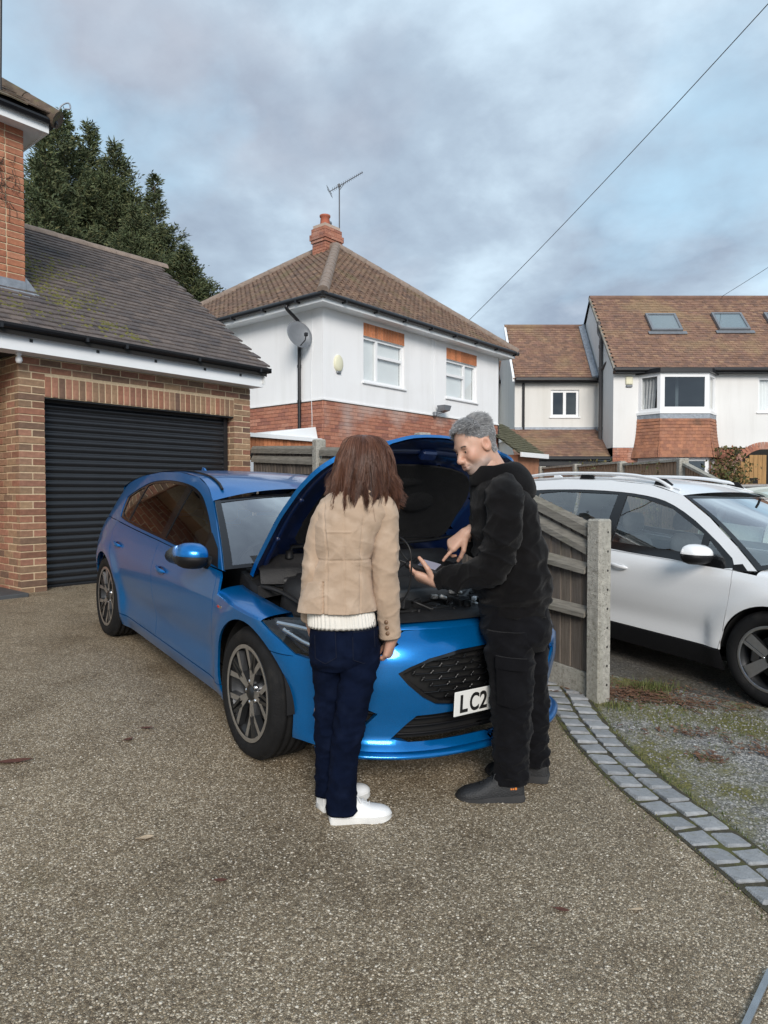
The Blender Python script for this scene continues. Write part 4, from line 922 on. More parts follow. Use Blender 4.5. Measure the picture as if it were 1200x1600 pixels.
    MB().box(-2.6, .3, -.32, -.2, Z(5.5), Z(5.62)).build('gutter', MT['black_plastic'], f)
    m = MB(); m.hexa([(-.1, -2.6, Z(3.3)), (.25, -2.6, Z(3.3)), (.25, -.1, Z(3.3)), (-.1, -.1, Z(3.3))], [(.2, -2.6, Z(4.0)), (.25, -2.6, Z(4.0)), (.25, -.1, Z(4.0)), (.2, -.1, Z(4.0))]); m.build('porch_gable', MT['white_plastic'], f)
build_right_houses()
# ------------------------------------------------------------------ timber fences
WOODS = [(0.145, 0.120, 0.096), (0.185, 0.155, 0.126), (0.115, 0.095, 0.08), (0.165, 0.14, 0.118), (0.095, 0.082, 0.07)]
pm('fence_board', WOODS, 0.9, 0.35, 5, 0.6, 30, stretch=(22, 22, 1.3), var2=((0.115, 0.11, 0.07), 3, 0.58, 0.5))
pm('fence_rail', (0.215, 0.20, 0.17), 0.9, 0.35, 5, 0.6, 30, stretch=(1.5, 14, 14), var2=((0.13, 0.13, 0.07), 3, 0.55, 0.5))
pm('fence_tan', [(0.36, 0.25, 0.17), (0.42, 0.30, 0.21), (0.31, 0.215, 0.15), (0.38, 0.27, 0.185)], 0.9, 0.3, 5, 0.4, 30, stretch=(22, 22, 1.3), island=True)
pm('post_concrete', (0.40, 0.385, 0.34), 0.95, 0.25, 30, 1.0, 150, var2=((0.17, 0.16, 0.13), 55, 0.54, 0.7), streak=((0.17, 0.17, 0.11), .6))
FD = Vector((0.548, -0.836, 0))                                        # the boundary runs from the garage corner to the road
FANG = math.atan2(FD.y, FD.x)
F0 = Vector((-1.80, 9.40, 0))
def fence_panel(name, s0, s1, h0, h1, label, boards=True):
    """s0..s1 along the boundary; h0, h1 heights above the ground at both ends. Rails look to the driveway."""
    p0 = F0 + FD * s0; L = s1 - s0; g0 = gz(p0.x, p0.y); p1 = F0 + FD * s1; g1 = gz(p1.x, p1.y)
    r = empty(name, (p0.x, p0.y, g0), FANG); tag(r, label, 'fence', 'fence panels between the two drives')
    gl = lambda x: (g1 - g0) * x / L; top = lambda x: gl(x) + lerp(h0, h1, x / L)
    rnd = random.Random(int(s0 * 100)); bw = 0.088; n = int(L / bw)
    for i in range(n):
        x = i * L / n; z = top(x + bw/2) - .03
        m = MB(); a, b = x + .001, x + L / n + .012
        m.hexa([(a, -.004, gl(x) + .17), (b, -.016, gl(x) + .17), (b, -.004, gl(x) + .17), (a, .004, gl(x) + .17)], [(a, -.004, z + rnd.uniform(-.004, .004)), (b, -.016, z), (b, -.004, z), (a, .004, z)])
        m.build('board', MT['fence_board'], r)
    def rail(z0, z1, d=.055, t=.04, nm='rail', sl=.025):
        m = MB(); m.hexa([(0.01, -.014 - d, z0 - t - sl), (L - .01, -.014 - d, z1 - t - sl), (L - .01, -.017, z1 - t), (0.01, -.017, z0 - t)], [(0.01, -.014 - d, z0 - sl), (L - .01, -.014 - d, z1 - sl), (L - .01, -.017, z1 + t*.6), (0.01, -.017, z0 + t*.6)]); m.build(nm, MT['fence_rail'], r)
    rail(top(0) - .045, top(L) - .045, .03, .06, 'top_rail', 0.0)
    rail(top(0) - .16, top(L) - .16, .03, .042)
    rail(gl(0) + .60, gl(L) + .60, .05, .03)
    if h1 < h0 - .2: rail(gl(0) + 1.02, top(L) - .30, .05, .03)
    else: rail(gl(0) + 1.1, gl(L) + 1.1)
    m = MB(); m.hexa([(0, -.03, gl(0) - .02), (L, -.03, gl(L) - .02), (L, .02, gl(L) - .02), (0, .02, gl(0) - .02)], [(0, -.03, gl(0) + .17), (L, -.03, gl(L) + .17), (L, .02, gl(L) + .17), (0, .02, gl(0) + .17)]); m.build('gravel_board', MT['post_concrete'], r)
    return r
fence_panel('timber_fence', 0.06, 1.88, 1.70, 1.70, 'weathered timber fence panel beside the garage pier behind the blue car')
fence_panel('timber_fence', 2.02, 3.84, 1.68, 1.68, 'weathered timber fence panel hidden mostly behind the raised blue bonnet')
fence_panel('timber_fence', 3.98, 5.80, 1.74, 1.19, 'weathered timber fence panel with sloping top between the man and the concrete post')
def concrete_post(s, hgt, label, parent=None):
    p = F0 + FD * s; g = gz(p.x, p.y)
    r = empty('concrete_post', (p.x, p.y, g), FANG); tag(r, label, 'post', 'concrete posts of the timber fence')
    m = MB(); m.prism([(-.05, -.055), (.05, -.055), (.05, .055), (-.05, .055)], -.1, hgt - .004)
    o = MB().box(-.055, .055, -.062, .062, -.08, hgt, bev=.012); o.v = [(x + .004*noise.noise((x*30, y*30, z*6)), y + .004*noise.noise((x*30, z*6, y*30)), z) for x, y, z in o.v]; o.build('shaft', MT['post_concrete'], r)
    ho = MB()
    for i in range(9): z = .12 + i * .125; ho.lathe([(0, .0), (.008, .0), (.009, .003)], 8, axis='Y', M=Matrix.Translation((.0555, .018, z)) @ Matrix.Rotation(math.pi/2, 4, 'Z'))
    if label.startswith('tall'): pass
    ho.build('fixing_hole', MT['dark_void'], r)
concrete_post(1.95, 1.76, 'grey concrete post between the two fence panels behind the blue car')
concrete_post(3.91, 1.80, 'grey concrete post behind the man at the start of the sloping panel')
concrete_post(5.86, 1.205, 'speckled concrete end post of the sloping fence beside the white car')

def back_fence():
    pts = [Vector((4.15, 18.0, 0)), Vector((4.50, 16.0, 0)), Vector((4.86, 14.0, 0)), Vector((5.22, 12.0, 0)), Vector((5.27, 10.15, 0))]
    tops = [2.12, 2.10, 2.05, 1.99, 1.47]
    names = ['first tan fence panel from the lean-to roof beyond the white car', 'second tan fence panel from the lean-to roof beyond the white car', 'tan fence panel left of the tall grey post beyond the white car', 'tan fence panel with steeply sloping top beyond the white car']
    for i in range(4):
        a, b = pts[i], pts[i + 1]; d = (b - a); L = d.length; rz = math.atan2(d.y, d.x)
        r = empty('boundary_fence', (a.x, a.y, gz(a.x, a.y)), rz); tag(r, names[i], 'fence', 'tan fence panels beyond the white car')
        z0 = r.location.z; n = 20; m = MB()
        for k in range(n):
            x0, x1 = L * k / n + .06 * (1 if k == 0 else 0), L * (k + 1) / n + .01; t = lerp(tops[i] if i < 3 else tops[i], tops[i + 1] if i == 3 else tops[i], (k + .5) / n) - z0
            bo = MB(); bo.hexa([(x0, -.004, -.2), (x1, -.018, -.2), (x1, -.004, -.2), (x0, .006, -.2)], [(x0, -.004, t), (x1, -.018, t), (x1, -.004, t), (x0, .006, t)]); bo.build('board', MT['fence_tan'], r)
        t0, t1 = tops[i] - z0, (tops[i + 1] if i == 3 else tops[i]) - z0
        c = MB(); c.hexa([(0, -.05, t0), (L, -.05, t1), (L, .05, t1), (0, .05, t0)], [(0, -.05, t0 + .045), (L, -.05, t1 + .045), (L, .05, t1 + .045), (0, .05, t0 + .045)]); c.build('capping', MT['post_concrete'], r)
        c = MB(); c.hexa([(0, -.06, t0 - .32), (L, -.06, min(t1 - .32, t0 - .32)), (L, -.015, min(t1, t0) - .32), (0, -.015, t0 - .32)], [(0, -.06, t0 - .27), (L, -.06, min(t1, t0) - .27), (L, -.015, min(t1, t0) - .25), (0, -.015, t0 - .25)])
        if i == 3: c.build('rail', MT['fence_rail'], r)
        p = empty('fence_post', (a.x + .0, a.y, gz(a.x, a.y)), rz); tag(p, ['grey concrete post at the near end of the lean-to roof beyond the white car', 'grey concrete post left of the shrub over the white car roof', 'grey concrete post right of the shrub over the white car roof', 'tall grey post where the tan fence starts to slope'][i], 'post', 'posts of the tan fence')
        MB().box(-.07, .05, -.10, .07, -.2, t0 + (.07 if i < 3 else .11), bev=.01).build('shaft', MT['post_concrete'], p)
back_fence()
# ------------------------------------------------------------------ conifers behind the garage
pm('needle', [(0.046, 0.068, 0.032), (0.080, 0.108, 0.046), (0.115, 0.13, 0.052), (0.066, 0.094, 0.046), (0.16, 0.158, 0.066)], 0.8, 0.4, 1.2, island=True)
pm('bark', (0.10, 0.07, 0.05), 0.95, 0.3, 8, 0.8, 30, stretch=(6, 6, 1))
def conifer_mesh(seed, H, Rm, dens):
    rnd = random.Random(seed); cr = MB(); tk = MB()
    tk.tube([(0, 0, -.3), (.03, 0, H * .35), (-.03, .03, H * .7), (0, 0, H * .98)], [.2, .15, .07, .012], 8)
    z = 0.6
    while z < H:
        f = z / H; rad = Rm * (1 - f) ** 0.72 * (0.72 + .28 * math.sin(f * 9 + seed)); nb = 9 if f < .85 else 6
        for k in range(nb):
            a = rnd.uniform(0, 6.28); L = max(.12, rad * rnd.uniform(.55, 1.18)); up = lerp(.10, .75, f) + rnd.uniform(-.1, .15)
            d = Vector((math.cos(a), math.sin(a), 0)); base = Vector((0, 0, z)); tip = base + d * L + Vector((0, 0, L * up))
            tk.tube([base, base.lerp(tip, .55) + Vector((0, 0, -.03 * L)), tip], [.022 * (1 - f) + .006, .010, .003], 4, cap=False)
            n = int(L * dens) + 6
            for i in range(n):
                t = rnd.uniform(.25, 1.03) ** .8; p = base.lerp(tip, t) + Vector((rnd.gauss(0, .07), rnd.gauss(0, .07), rnd.gauss(-.02, .06))) * (0.5 + L * .6)
                dr = (d * rnd.uniform(.2, 1.0) + Vector((rnd.gauss(0, .5), rnd.gauss(0, .5), rnd.uniform(-.2, .75)))).normalized()
                l = rnd.uniform(.07, .19); sd_ = dr.cross(Vector((rnd.gauss(0, 1), rnd.gauss(0, 1), rnd.gauss(0, 1)))).normalized() * rnd.uniform(.010, .024)
                m1 = p + dr * l * .45
                cr.add([p, m1 + sd_, p + dr * l, m1 - sd_], [(0, 1, 2, 3)])
                if i % 2:
                    d2 = (dr + sd_.normalized() * rnd.choice((-.9, .9))).normalized(); q = m1 + d2 * l * .5; s2 = d2.cross(dr).normalized() * .012
                    cr.add([m1, m1.lerp(q, .5) + s2, q, m1.lerp(q, .5) - s2], [(0, 1, 2, 3)])
        z += lerp(.20, .13, f)
    return cr.mesh('crown', MT['needle']), tk.mesh('trunk', MT['bark'])
def trees():
    protos = [conifer_mesh(1, 10.5, 3.0, 120), conifer_mesh(2, 10.5, 2.8, 115)]
    spots = [(105, 190, 20.5, 0, 'tallest dark conifer behind the garage next to the brick wall'), (148, 206, 22.5, 1, 'second tallest conifer behind the garage ridge'), (186, 236, 21, 0, 'conifer with a pointed top in the middle of the row behind the garage'),
             (246, 286, 20.5, 1, 'conifer above the right end of the garage ridge'), (292, 392, 19.5, 0, 'low conifer beside the white house roof'), (78, 215, 19, 1, 'dark conifer partly hidden by the brick house eaves'), (318, 440, 21, 1, 'smallest conifer touching the white house roof edge'), (215, 330, 18.5, 0, 'bushy conifer just behind the garage ridge end')]
    for i, (px, py, d, k, lab) in enumerate(spots):
        x = (px - 600) / 1075 * d; zt = 1.5 + (770 - py) / 1075 * d; hgt = zt - .46
        r = empty('conifer_tree', (x, d, .46), i * 1.3); s = hgt / 10.5; w = s * (1.0 if hgt > 8 else 1.25)
        tag(r, lab, 'tree', 'conifers behind the garage')
        for nm, me in (('crown', protos[k][0]), ('trunk', protos[k][1])):
            o = link(nm, me, r); o.scale = (w, w, s)
trees()
pm('leaf_green', [(0.05, 0.07, 0.02), (0.09, 0.10, 0.03), (0.16, 0.12, 0.04), (0.07, 0.09, 0.03), (0.22, 0.10, 0.04)], 0.7, 0.3, 3, island=True)
def shrub(name, loc, sx, sy, sz, n, leaf, label, cat='shrub', sticks=14):
    rnd = random.Random(int(loc[0] * 100 + n)); r = empty(name, loc); tag(r, label, cat)
    st = MB(); lf = MB()
    for i in range(sticks):
        t = Vector((rnd.gauss(0, sx * .45), rnd.gauss(0, sy * .45), sz * rnd.uniform(.5, 1.05))); st.tube([(rnd.gauss(0, .05), rnd.gauss(0, .05), 0), t * .5 + Vector((0, 0, .1 * sz)), t], [.012, .008, .003], 4)
    for i in range(n):
        p = Vector((rnd.gauss(0, sx * .42), rnd.gauss(0, sy * .42), sz * min(1.05, abs(rnd.gauss(.55, .28))))); d = Vector((rnd.gauss(0, 1), rnd.gauss(0, 1), rnd.gauss(.2, .8))).normalized(); l = leaf * rnd.uniform(.6, 1.4); s = d.cross(Vector((rnd.gauss(0, 1), rnd.gauss(0, 1), rnd.gauss(0, 1)))).normalized() * l * .3
        lf.add([p, p + d*l*.5 + s, p + d*l, p + d*l*.5 - s], [(0, 1, 2, 3)])
    st.build('stems', MT['bark'], r); lf.build('foliage', MT['leaf_green'], r, fix=False)
shrub('climbing_shrub', (10.25, 20.5, .35), .75, .35, 2.35, 2600, .10, 'green and reddish climber between the bay and the arched porch', 'shrub')
shrub('garden_shrub', (4.62, 15.2, .25), .5, .5, 1.85, 500, .07, 'thin leafy shrub growing by the tan fence post', 'shrub')
shrub('garden_shrub', (5.05, 12.7, .22), .55, .5, 1.72, 600, .06, 'leafy shrub just below the tall grey fence post', 'shrub')
# overhead wires: from poles out of the picture to the houses
def wire(a, b, sag, label):
    r = empty('overhead_wire', a); P = [Vector(a).lerp(Vector(b), i / 24) + Vector((0, 0, -sag * 4 * (i / 24) * (1 - i / 24))) - Vector(a) for i in range(25)]
    MB().tube(P, .0075, 5).build('cable', MT['pipe_grey'], r); tag(r, label, 'wire', 'overhead wires')
def pxp(px, py, d): return ((px - 600) / 1075 * d, d, 1.5 + (770 - py) / 1075 * d)
wire(pxp(1330, -135, 9), pxp(722, 512, 19.0), 0.12, 'long thin overhead wire crossing the sky down to the white house')
wire(pxp(1420, 270, 14), pxp(1120, 468, 23.5), 0.05, 'short overhead wire running to the ridge of the bay window house')
# ------------------------------------------------------------------ cars
from mathutils import geometry as mgeo
def car_paint(name, base, flake=0.4, rough=0.28, metal=0.55):
    m, nt, N, L, b = nt_of(name)
    tc = N.new('ShaderNodeTexCoord'); vo = N.new('ShaderNodeTexVoronoi'); vo.inputs['Scale'].default_value = 900; L.new(tc.outputs['Object'], vo.inputs[0])
    sp = N.new('ShaderNodeSeparateColor'); L.new(vo.outputs['Color'], sp.inputs[0])
    nz = N.new('ShaderNodeTexNoise'); nz.inputs['Scale'].default_value = 3.0; nz.inputs['Detail'].default_value = 6; L.new(tc.outputs['Object'], nz.inputs[0])
    mr = N.new('ShaderNodeMapRange'); L.new(sp.outputs[0], mr.inputs[0]); mr.inputs[3].default_value = 1 - flake * .5; mr.inputs[4].default_value = 1 + flake * .5
    vm = N.new('ShaderNodeVectorMath'); vm.operation = 'SCALE'; vm.inputs[0].default_value = base; L.new(mr.outputs[0], vm.inputs['Scale'])
    L.new(vm.outputs[0], b.inputs['Base Color'])
    b.inputs['Metallic'].default_value = metal; b.inputs['Roughness'].default_value = rough
    b.inputs['Coat Weight'].default_value = 0.6
    cr = N.new('ShaderNodeMapRange'); L.new(nz.outputs[0], cr.inputs[0]); cr.inputs[1].default_value = .35; cr.inputs[2].default_value = .75; cr.inputs[3].default_value = 0.02; cr.inputs[4].default_value = 0.09
    L.new(cr.outputs[0], b.inputs['Coat Roughness'])
    MT[name] = m; return m
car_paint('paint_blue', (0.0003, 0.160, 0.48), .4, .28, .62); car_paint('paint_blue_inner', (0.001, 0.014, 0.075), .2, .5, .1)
car_paint('paint_white', (0.79, 0.80, 0.81), .10, .35, .05); car_paint('paint_black', (0.02, 0.03, 0.04), .3); car_paint('paint_pale', (0.66, 0.72, 0.62), .1, .4, .2)
pm('tyre_rubber', (0.011, 0.011, 0.0115), 0.8, 0.3, 12, 0.3, 120, spec=.2, var2=((.05, .045, .038), 7, .56, .35)); pm('trim_black', (0.008, 0.008, 0.009), 0.5, 0.1, 8, 0.15, 300, spec=.25)
pm('trim_gloss', (0.008, 0.008, 0.009), 0.12, 0.05, 8); pm('cavity', (0.006, 0.006, 0.006), 0.8, 0.1, 8)
pm('rim_dark', (0.045, 0.047, 0.05), 0.35, 0.1, 8, metal=0.7); pm('rim_machined', (0.50, 0.50, 0.50), 0.3, 0.08, 40, metal=0.9)
pm('chrome', (0.72, 0.73, 0.75), 0.12, 0.03, 8, metal=1.0); pm('brake_disc', (0.28, 0.27, 0.26), 0.4, 0.1, 20, metal=0.9)
pm('seat_cloth', (0.025, 0.025, 0.028), 0.9, 0.2, 30); pm('seat_grey', (0.12, 0.12, 0.125), 0.9, 0.2, 30)
pm('engine_plastic', (0.014, 0.014, 0.015), 0.5, 0.25, 14, 0.25, 220, spec=.3, var2=((0.05, 0.047, 0.042), 6, 0.56, 0.5))
pm('engine_grey', (0.040, 0.042, 0.045), 0.45, 0.15, 10, 0.1, 150); pm('hose_rubber', (0.015, 0.015, 0.016), 0.5, 0.1, 20); pm('cast_metal', (0.40, 0.40, 0.39), 0.4, 0.3, 25, 0.5, 90, metal=0.9)
pm('plate_white', (0.72, 0.72, 0.69), 0.4, 0.04, 10); pm('ink_black', (0.008, 0.008, 0.008), 0.5); pm('insulation', (0.012, 0.012, 0.013), 0.95, 0.3, 20, 0.8, 180)
pm('lamp_silver', (0.55, 0.56, 0.58), 0.15, 0.05, 20, metal=1.0); pm('badge_red', (0.45, 0.02, 0.02), 0.3)
glass('car_glass', (0.40, 0.46, 0.46), boost=1.5); glass('car_glass_sky', (0.80, 0.86, 0.86), boost=4.5); glass('car_glass_dark', (0.12, 0.13, 0.14), boost=1.7); glass('lamp_lens', (0.92, 0.94, 0.95), boost=1.4); glass('screen_glass', (0.74, 0.82, 0.83), boost=6.0)
pm('lamp_red', (0.30, 0.01, 0.01), 0.15)

def in_poly(p, poly):
    c = False; n = len(poly); x, y = p
    for i in range(n):
        (a, b), (d, e) = poly[i], poly[(i + 1) % n]
        if (b > y) != (e > y) and x < (d - a) * (y - b) / (e - b) + a: c = not c
    return c
def resample(poly, step):
    out = []; n = len(poly)
    for i in range(n):
        a, b = Vector(poly[i]), Vector(poly[(i + 1) % n]); k = max(1, int((b - a).length / step + .5))
        out += [tuple(a.lerp(b, j / k)) for j in range(k)]
    return out
def smooth_poly(poly, n=4):
    """round a closed outline"""
    m = len(poly); out = []
    for i in range(m):
        p0, p1, p2, p3 = (Vector((*poly[(i + k - 1) % m], 0)) for k in range(4))
        for j in range(n):
            t = j / n; q = 0.5 * ((2*p1) + (p2 - p0)*t + (2*p0 - 5*p1 + 4*p2 - p3)*t*t + (3*p1 - p0 - 3*p2 + p3)*t**3); out.append((q.x, q.y))
    return out
def panel(name, poly, fmap, mat, parent, holes=(), step=0.03, flange=0.014, out=0.0, mats=None):
    """a curved sheet: outline and holes in the plane of fmap, filled with a fine net and folded back at its edges"""
    P = resample(poly, step); pts = [Vector(p) for p in P]; n = len(P); edges = [(i, (i + 1) % n) for i in range(n)]
    HS = []
    for h in holes:
        h2 = resample(h, step); o = len(pts); pts += [Vector(p) for p in h2]; edges += [(o + i, o + (i + 1) % len(h2)) for i in range(len(h2))]; HS.append(h2)
    xs = [p[0] for p in P]; ys = [p[1] for p in P]; kd = pts[:]
    arr = np.array([(p.x, p.y) for p in kd])
    y = min(ys) + step * .5; row = 0
    while y < max(ys):
        x = min(xs) + step * (.5 if row % 2 else 1.0)
        while x < max(xs):
            if in_poly((x, y), P) and not any(in_poly((x, y), h) for h in HS) and np.min((arr[:, 0] - x)**2 + (arr[:, 1] - y)**2) > (step * .45)**2: pts.append(Vector((x, y)))
            x += step
        y += step * .87; row += 1
    v, e, f, *_ = mgeo.delaunay_2d_cdt(pts, edges, [], 1, 1e-6)
    F = []
    for t in f:
        c = sum((v[i] for i in t), Vector((0, 0))) / len(t)
        if in_poly(c, P) and not any(in_poly(c, h) for h in HS): F.append(t)
    eps = 1e-3; co = []; nr = []
    for p in v:
        a = fmap(p.x, p.y); du = fmap(p.x + eps, p.y) - fmap(p.x - eps, p.y); dv = fmap(p.x, p.y + eps) - fmap(p.x, p.y - eps); q = du.cross(dv)
        q = q.normalized() if q.length > 1e-12 else Vector((0, 0, 1)); co.append(a); nr.append(q)
    # point the normals away from the middle of the car
    cs = getattr(fmap, 'center', None)
    if cs is not None:
        s = sum((nr[i].dot(co[i] - cs) for i in range(len(co))))
        if s < 0: nr = [-q for q in nr]
    co = [c + q * out for c, q in zip(co, nr)]
    ec = {}
    for t in F:
        for i in range(len(t)):
            k = (t[i], t[(i + 1) % len(t)]); ec[tuple(sorted(k))] = ec.get(tuple(sorted(k)), 0) + 1
    mb = MB(); FF = []
    for t in F:
        a, b, c = (co[i] for i in t[:3]); nn = (b - a).cross(c - a); FF.append(t if nn.dot(nr[t[0]]) > 0 else tuple(reversed(t)))
    mb.add(co, FF, 0, True)
    if flange > 0:
        for (i, j), k in ec.items():
            if k == 1: mb.add([co[i], co[j], co[j] - nr[j] * flange, co[i] - nr[i] * flange], [(0, 1, 2, 3)])
    return mb.build(name, mats or MT[mat], parent, fix=False)

def wheel(parent, x, y, r, sgn, rim_r, style='twin', width=0.225):
    """tyre, alloy rim with spokes, hub, bolts, disc; sgn is the outer side"""
    w = empty('wheel', (x, y, r), 0, parent)
    O = width / 2
    t = MB(); sw = r - rim_r
    prof = [(rim_r - .005, -O + .02), (rim_r + .01, -O), (rim_r + sw*.4, -O - .010), (rim_r + sw*.75, -O - .004), (r - .012, -O + .012), (r - .003, -O + .03)]
    tread = []
    yy = -O + .03
    while yy < O - .03: tread += [(r, yy), (r, yy + .026), (r - .008, yy + .029), (r - .008, yy + .036)]; yy += .039
    prof = prof + tread + [(r - .003, O - .03), (r - .012, O - .012), (rim_r + sw*.75, O + .004), (rim_r + sw*.4, O + .010), (rim_r + .01, O), (rim_r - .005, O - .02)]
    t.lathe(prof, 64, axis='Y'); ty = t.build('tyre', MT['tyre_rubber'], w)
    m = MB(); s = sgn
    m.lathe([(rim_r - .012, s*(O - .004)), (rim_r + .006, s*(O + .001)), (rim_r + .006, s*(O - .012)), (rim_r - .02, s*(O - .03)), (rim_r - .035, s*.0), (rim_r - .03, -s*O*.9)], 64, axis='Y')
    rim = m.build('rim', MT['rim_dark'], w)
    lip = MB(); lip.lathe([(rim_r - .014, s*(O + .0005)), (rim_r - .004, s*(O + .004)), (rim_r + .006, s*(O + .002))], 64, axis='Y'); lip.build('rim_lip', MT['rim_machined'], rim)
    def bar(p0, p1, w0, w1, y0, y1, th):
        """spoke bar in the wheel plane between (a, radius) points"""
        a = Vector((p0[1]*math.sin(p0[0]), 0, p0[1]*math.cos(p0[0]))); b = Vector((p1[1]*math.sin(p1[0]), 0, p1[1]*math.cos(p1[0]))); d = (b - a).normalized(); q = d.cross(Vector((0, 1, 0)))
        A = [a - q*w0 + Vector((0, s*(y0 - th), 0)), a + q*w0 + Vector((0, s*(y0 - th), 0)), b + q*w1 + Vector((0, s*(y1 - th), 0)), b - q*w1 + Vector((0, s*(y1 - th), 0))]
        f = .72; B = [a - q*w0*f + Vector((0, s*y0, 0)), a + q*w0*f + Vector((0, s*y0, 0)), b + q*w1*f + Vector((0, s*y1, 0)), b - q*w1*f + Vector((0, s*y1, 0))]
        return A, B
    for k in range(5):
        a0 = 2 * math.pi * k / 5 + .25
        sp = MB()
        if style == 'twin':
            segs = [((a0, .04), (a0 - .16, rim_r*.52), .022, .016), ((a0, .04), (a0 + .16, rim_r*.52), .022, .016), ((a0 - .16, rim_r*.52), (a0 - .36, rim_r - .012), .016, .020), ((a0 + .16, rim_r*.52), (a0 + .36, rim_r - .012), .016, .020), ((a0 - .15, rim_r*.5), (a0 - .05, rim_r - .014), .010, .012), ((a0 + .15, rim_r*.5), (a0 + .05, rim_r - .014), .010, .012)]
        else:
            segs = [((a0, .03), (a0, rim_r - .012), .045, .030), ((a0 + .5, .05), (a0 + .16, rim_r - .012), .012, .016), ((a0 - .5, .05), (a0 - .16, rim_r - .012), .012, .016)]
        for i, (p0, p1, w0, w1) in enumerate(segs):
            y0 = O - .02 if i < 2 else O - .012; y1 = O - .012 if i < 2 else O - .004
            A, B = bar(p0, p1, w0, w1, y0, y1, .03); o = len(sp.v)
            sp.add(A + B, [(3,2,1,0), (0,1,5,4), (1,2,6,5), (2,3,7,6), (3,0,4,7)], 0); sp.add([q + Vector((0, s*.0004, 0)) for q in B], [(0, 1, 2, 3)], 1 if (style != 'twin' or i in (2, 3) or i < 2) else 0)
        sp.build('spoke', [MT['rim_dark'], MT['rim_machined']], rim)
    hb = MB(); hb.lathe([(0, s*(O - .008)), (.022, s*(O - .008)), (.03, s*(O - .012)), (.045, s*(O - .022)), (.07, s*(O - .05)), (.075, s*.02)], 24, axis='Y'); hb.build('hub', MT['rim_dark'], rim)
    bo = MB()
    for k in range(5): a = 2*math.pi*k/5 + .25 + math.pi/5; bo.lathe([(0, s*(O - .018)), (.009, s*(O - .018)), (.010, s*(O - .04))], 8, axis='Y', M=Matrix.Translation((.054*math.sin(a), 0, .054*math.cos(a))))
    bo.build('wheel_bolts', MT['chrome'], rim)
    bd = MB(); bd.lathe([(.05, s*.02), (.145, s*.02), (.145, s*.0), (.05, s*.0)], 40, axis='Y'); bd.box(-.17, -.09, s*-.01, s*.05, -.07, .07, bev=.015); bd.build('brake_disc', MT['brake_disc'], w)
    return w

class Car:
    def __init__(s, c):
        s.c = c
        P = catmull([(x, y, 0) for x, y in c['plan']], 40); s.pl = P; s.L = [0.0]
        for a, b in zip(P, P[1:]): s.L.append(s.L[-1] + (b - a).length)
        s.La = np.array(s.L); s.X = np.array([p.x for p in P]); s.Y = np.array([p.y for p in P])
        T = [(P[min(i+1, len(P)-1)] - P[max(i-1, 0)]).normalized() for i in range(len(P))]
        s.TX = np.array([t.x for t in T]); s.TY = np.array([t.y for t in T])
    def sx(s, x): return float(np.interp(-x, -s.X, s.La))                # plan distance from the nose for a point at x on the flank
    def sy(s, y):
        k = int(np.argmax(s.Y > .86 * s.Y.max())); return float(np.interp(y, s.Y[:k], s.La[:k]))
    def inset(s, x, z):
        c = s.c; f = sstep(c['fx0'], c['fx1'], x)
        so = interp(z, c['side']); fo = interp(z, c['front']) if f > 0 else 0
        o = lerp(so, fo, f)
        for ax in (0.0, -c['wb']):                                       # wheel arches stand out a little
            d = math.hypot(x - ax, z - c['wr']); o -= .024 * math.exp(-((d - c['ar'] - .03) / .085) ** 2) * (1 if z < .75 else max(0, 1 - (z - .75) / .12))
        if x < -.45 and x > -c['wb'] + .45: o += .014 * math.exp(-((z - .40) / .10) ** 2)
        return o
    def S(s, u, z, extra=0.0):
        sg = -1.0 if u >= 0 else 1.0; a = abs(u)                        # u > 0 is the car's right flank (y < 0)
        x = float(np.interp(a, s.La, s.X)); y = float(np.interp(a, s.La, s.Y)); tx = float(np.interp(a, s.La, s.TX)); ty = float(np.interp(a, s.La, s.TY))
        o = s.inset(x, z) + extra; nx, ny = ty, -tx                       # outward
        return Vector((x - nx*o, sg * (y - ny*o), z))
    def fm(s, sg=1.0, ex=0.0):
        def f(u, z): return s.S(sg * u, z, ex)
        f.center = Vector((-1.2, 0, .6)); return f
    def poly(s, pts): return [(s.sx(x), z) for x, z in pts]

def arc_pts(cx, cz, r, a0, a1, n=18): return [(cx + r*math.cos(R(lerp(a0, a1, i/n))), cz + r*math.sin(R(lerp(a0, a1, i/n)))) for i in range(n + 1)]

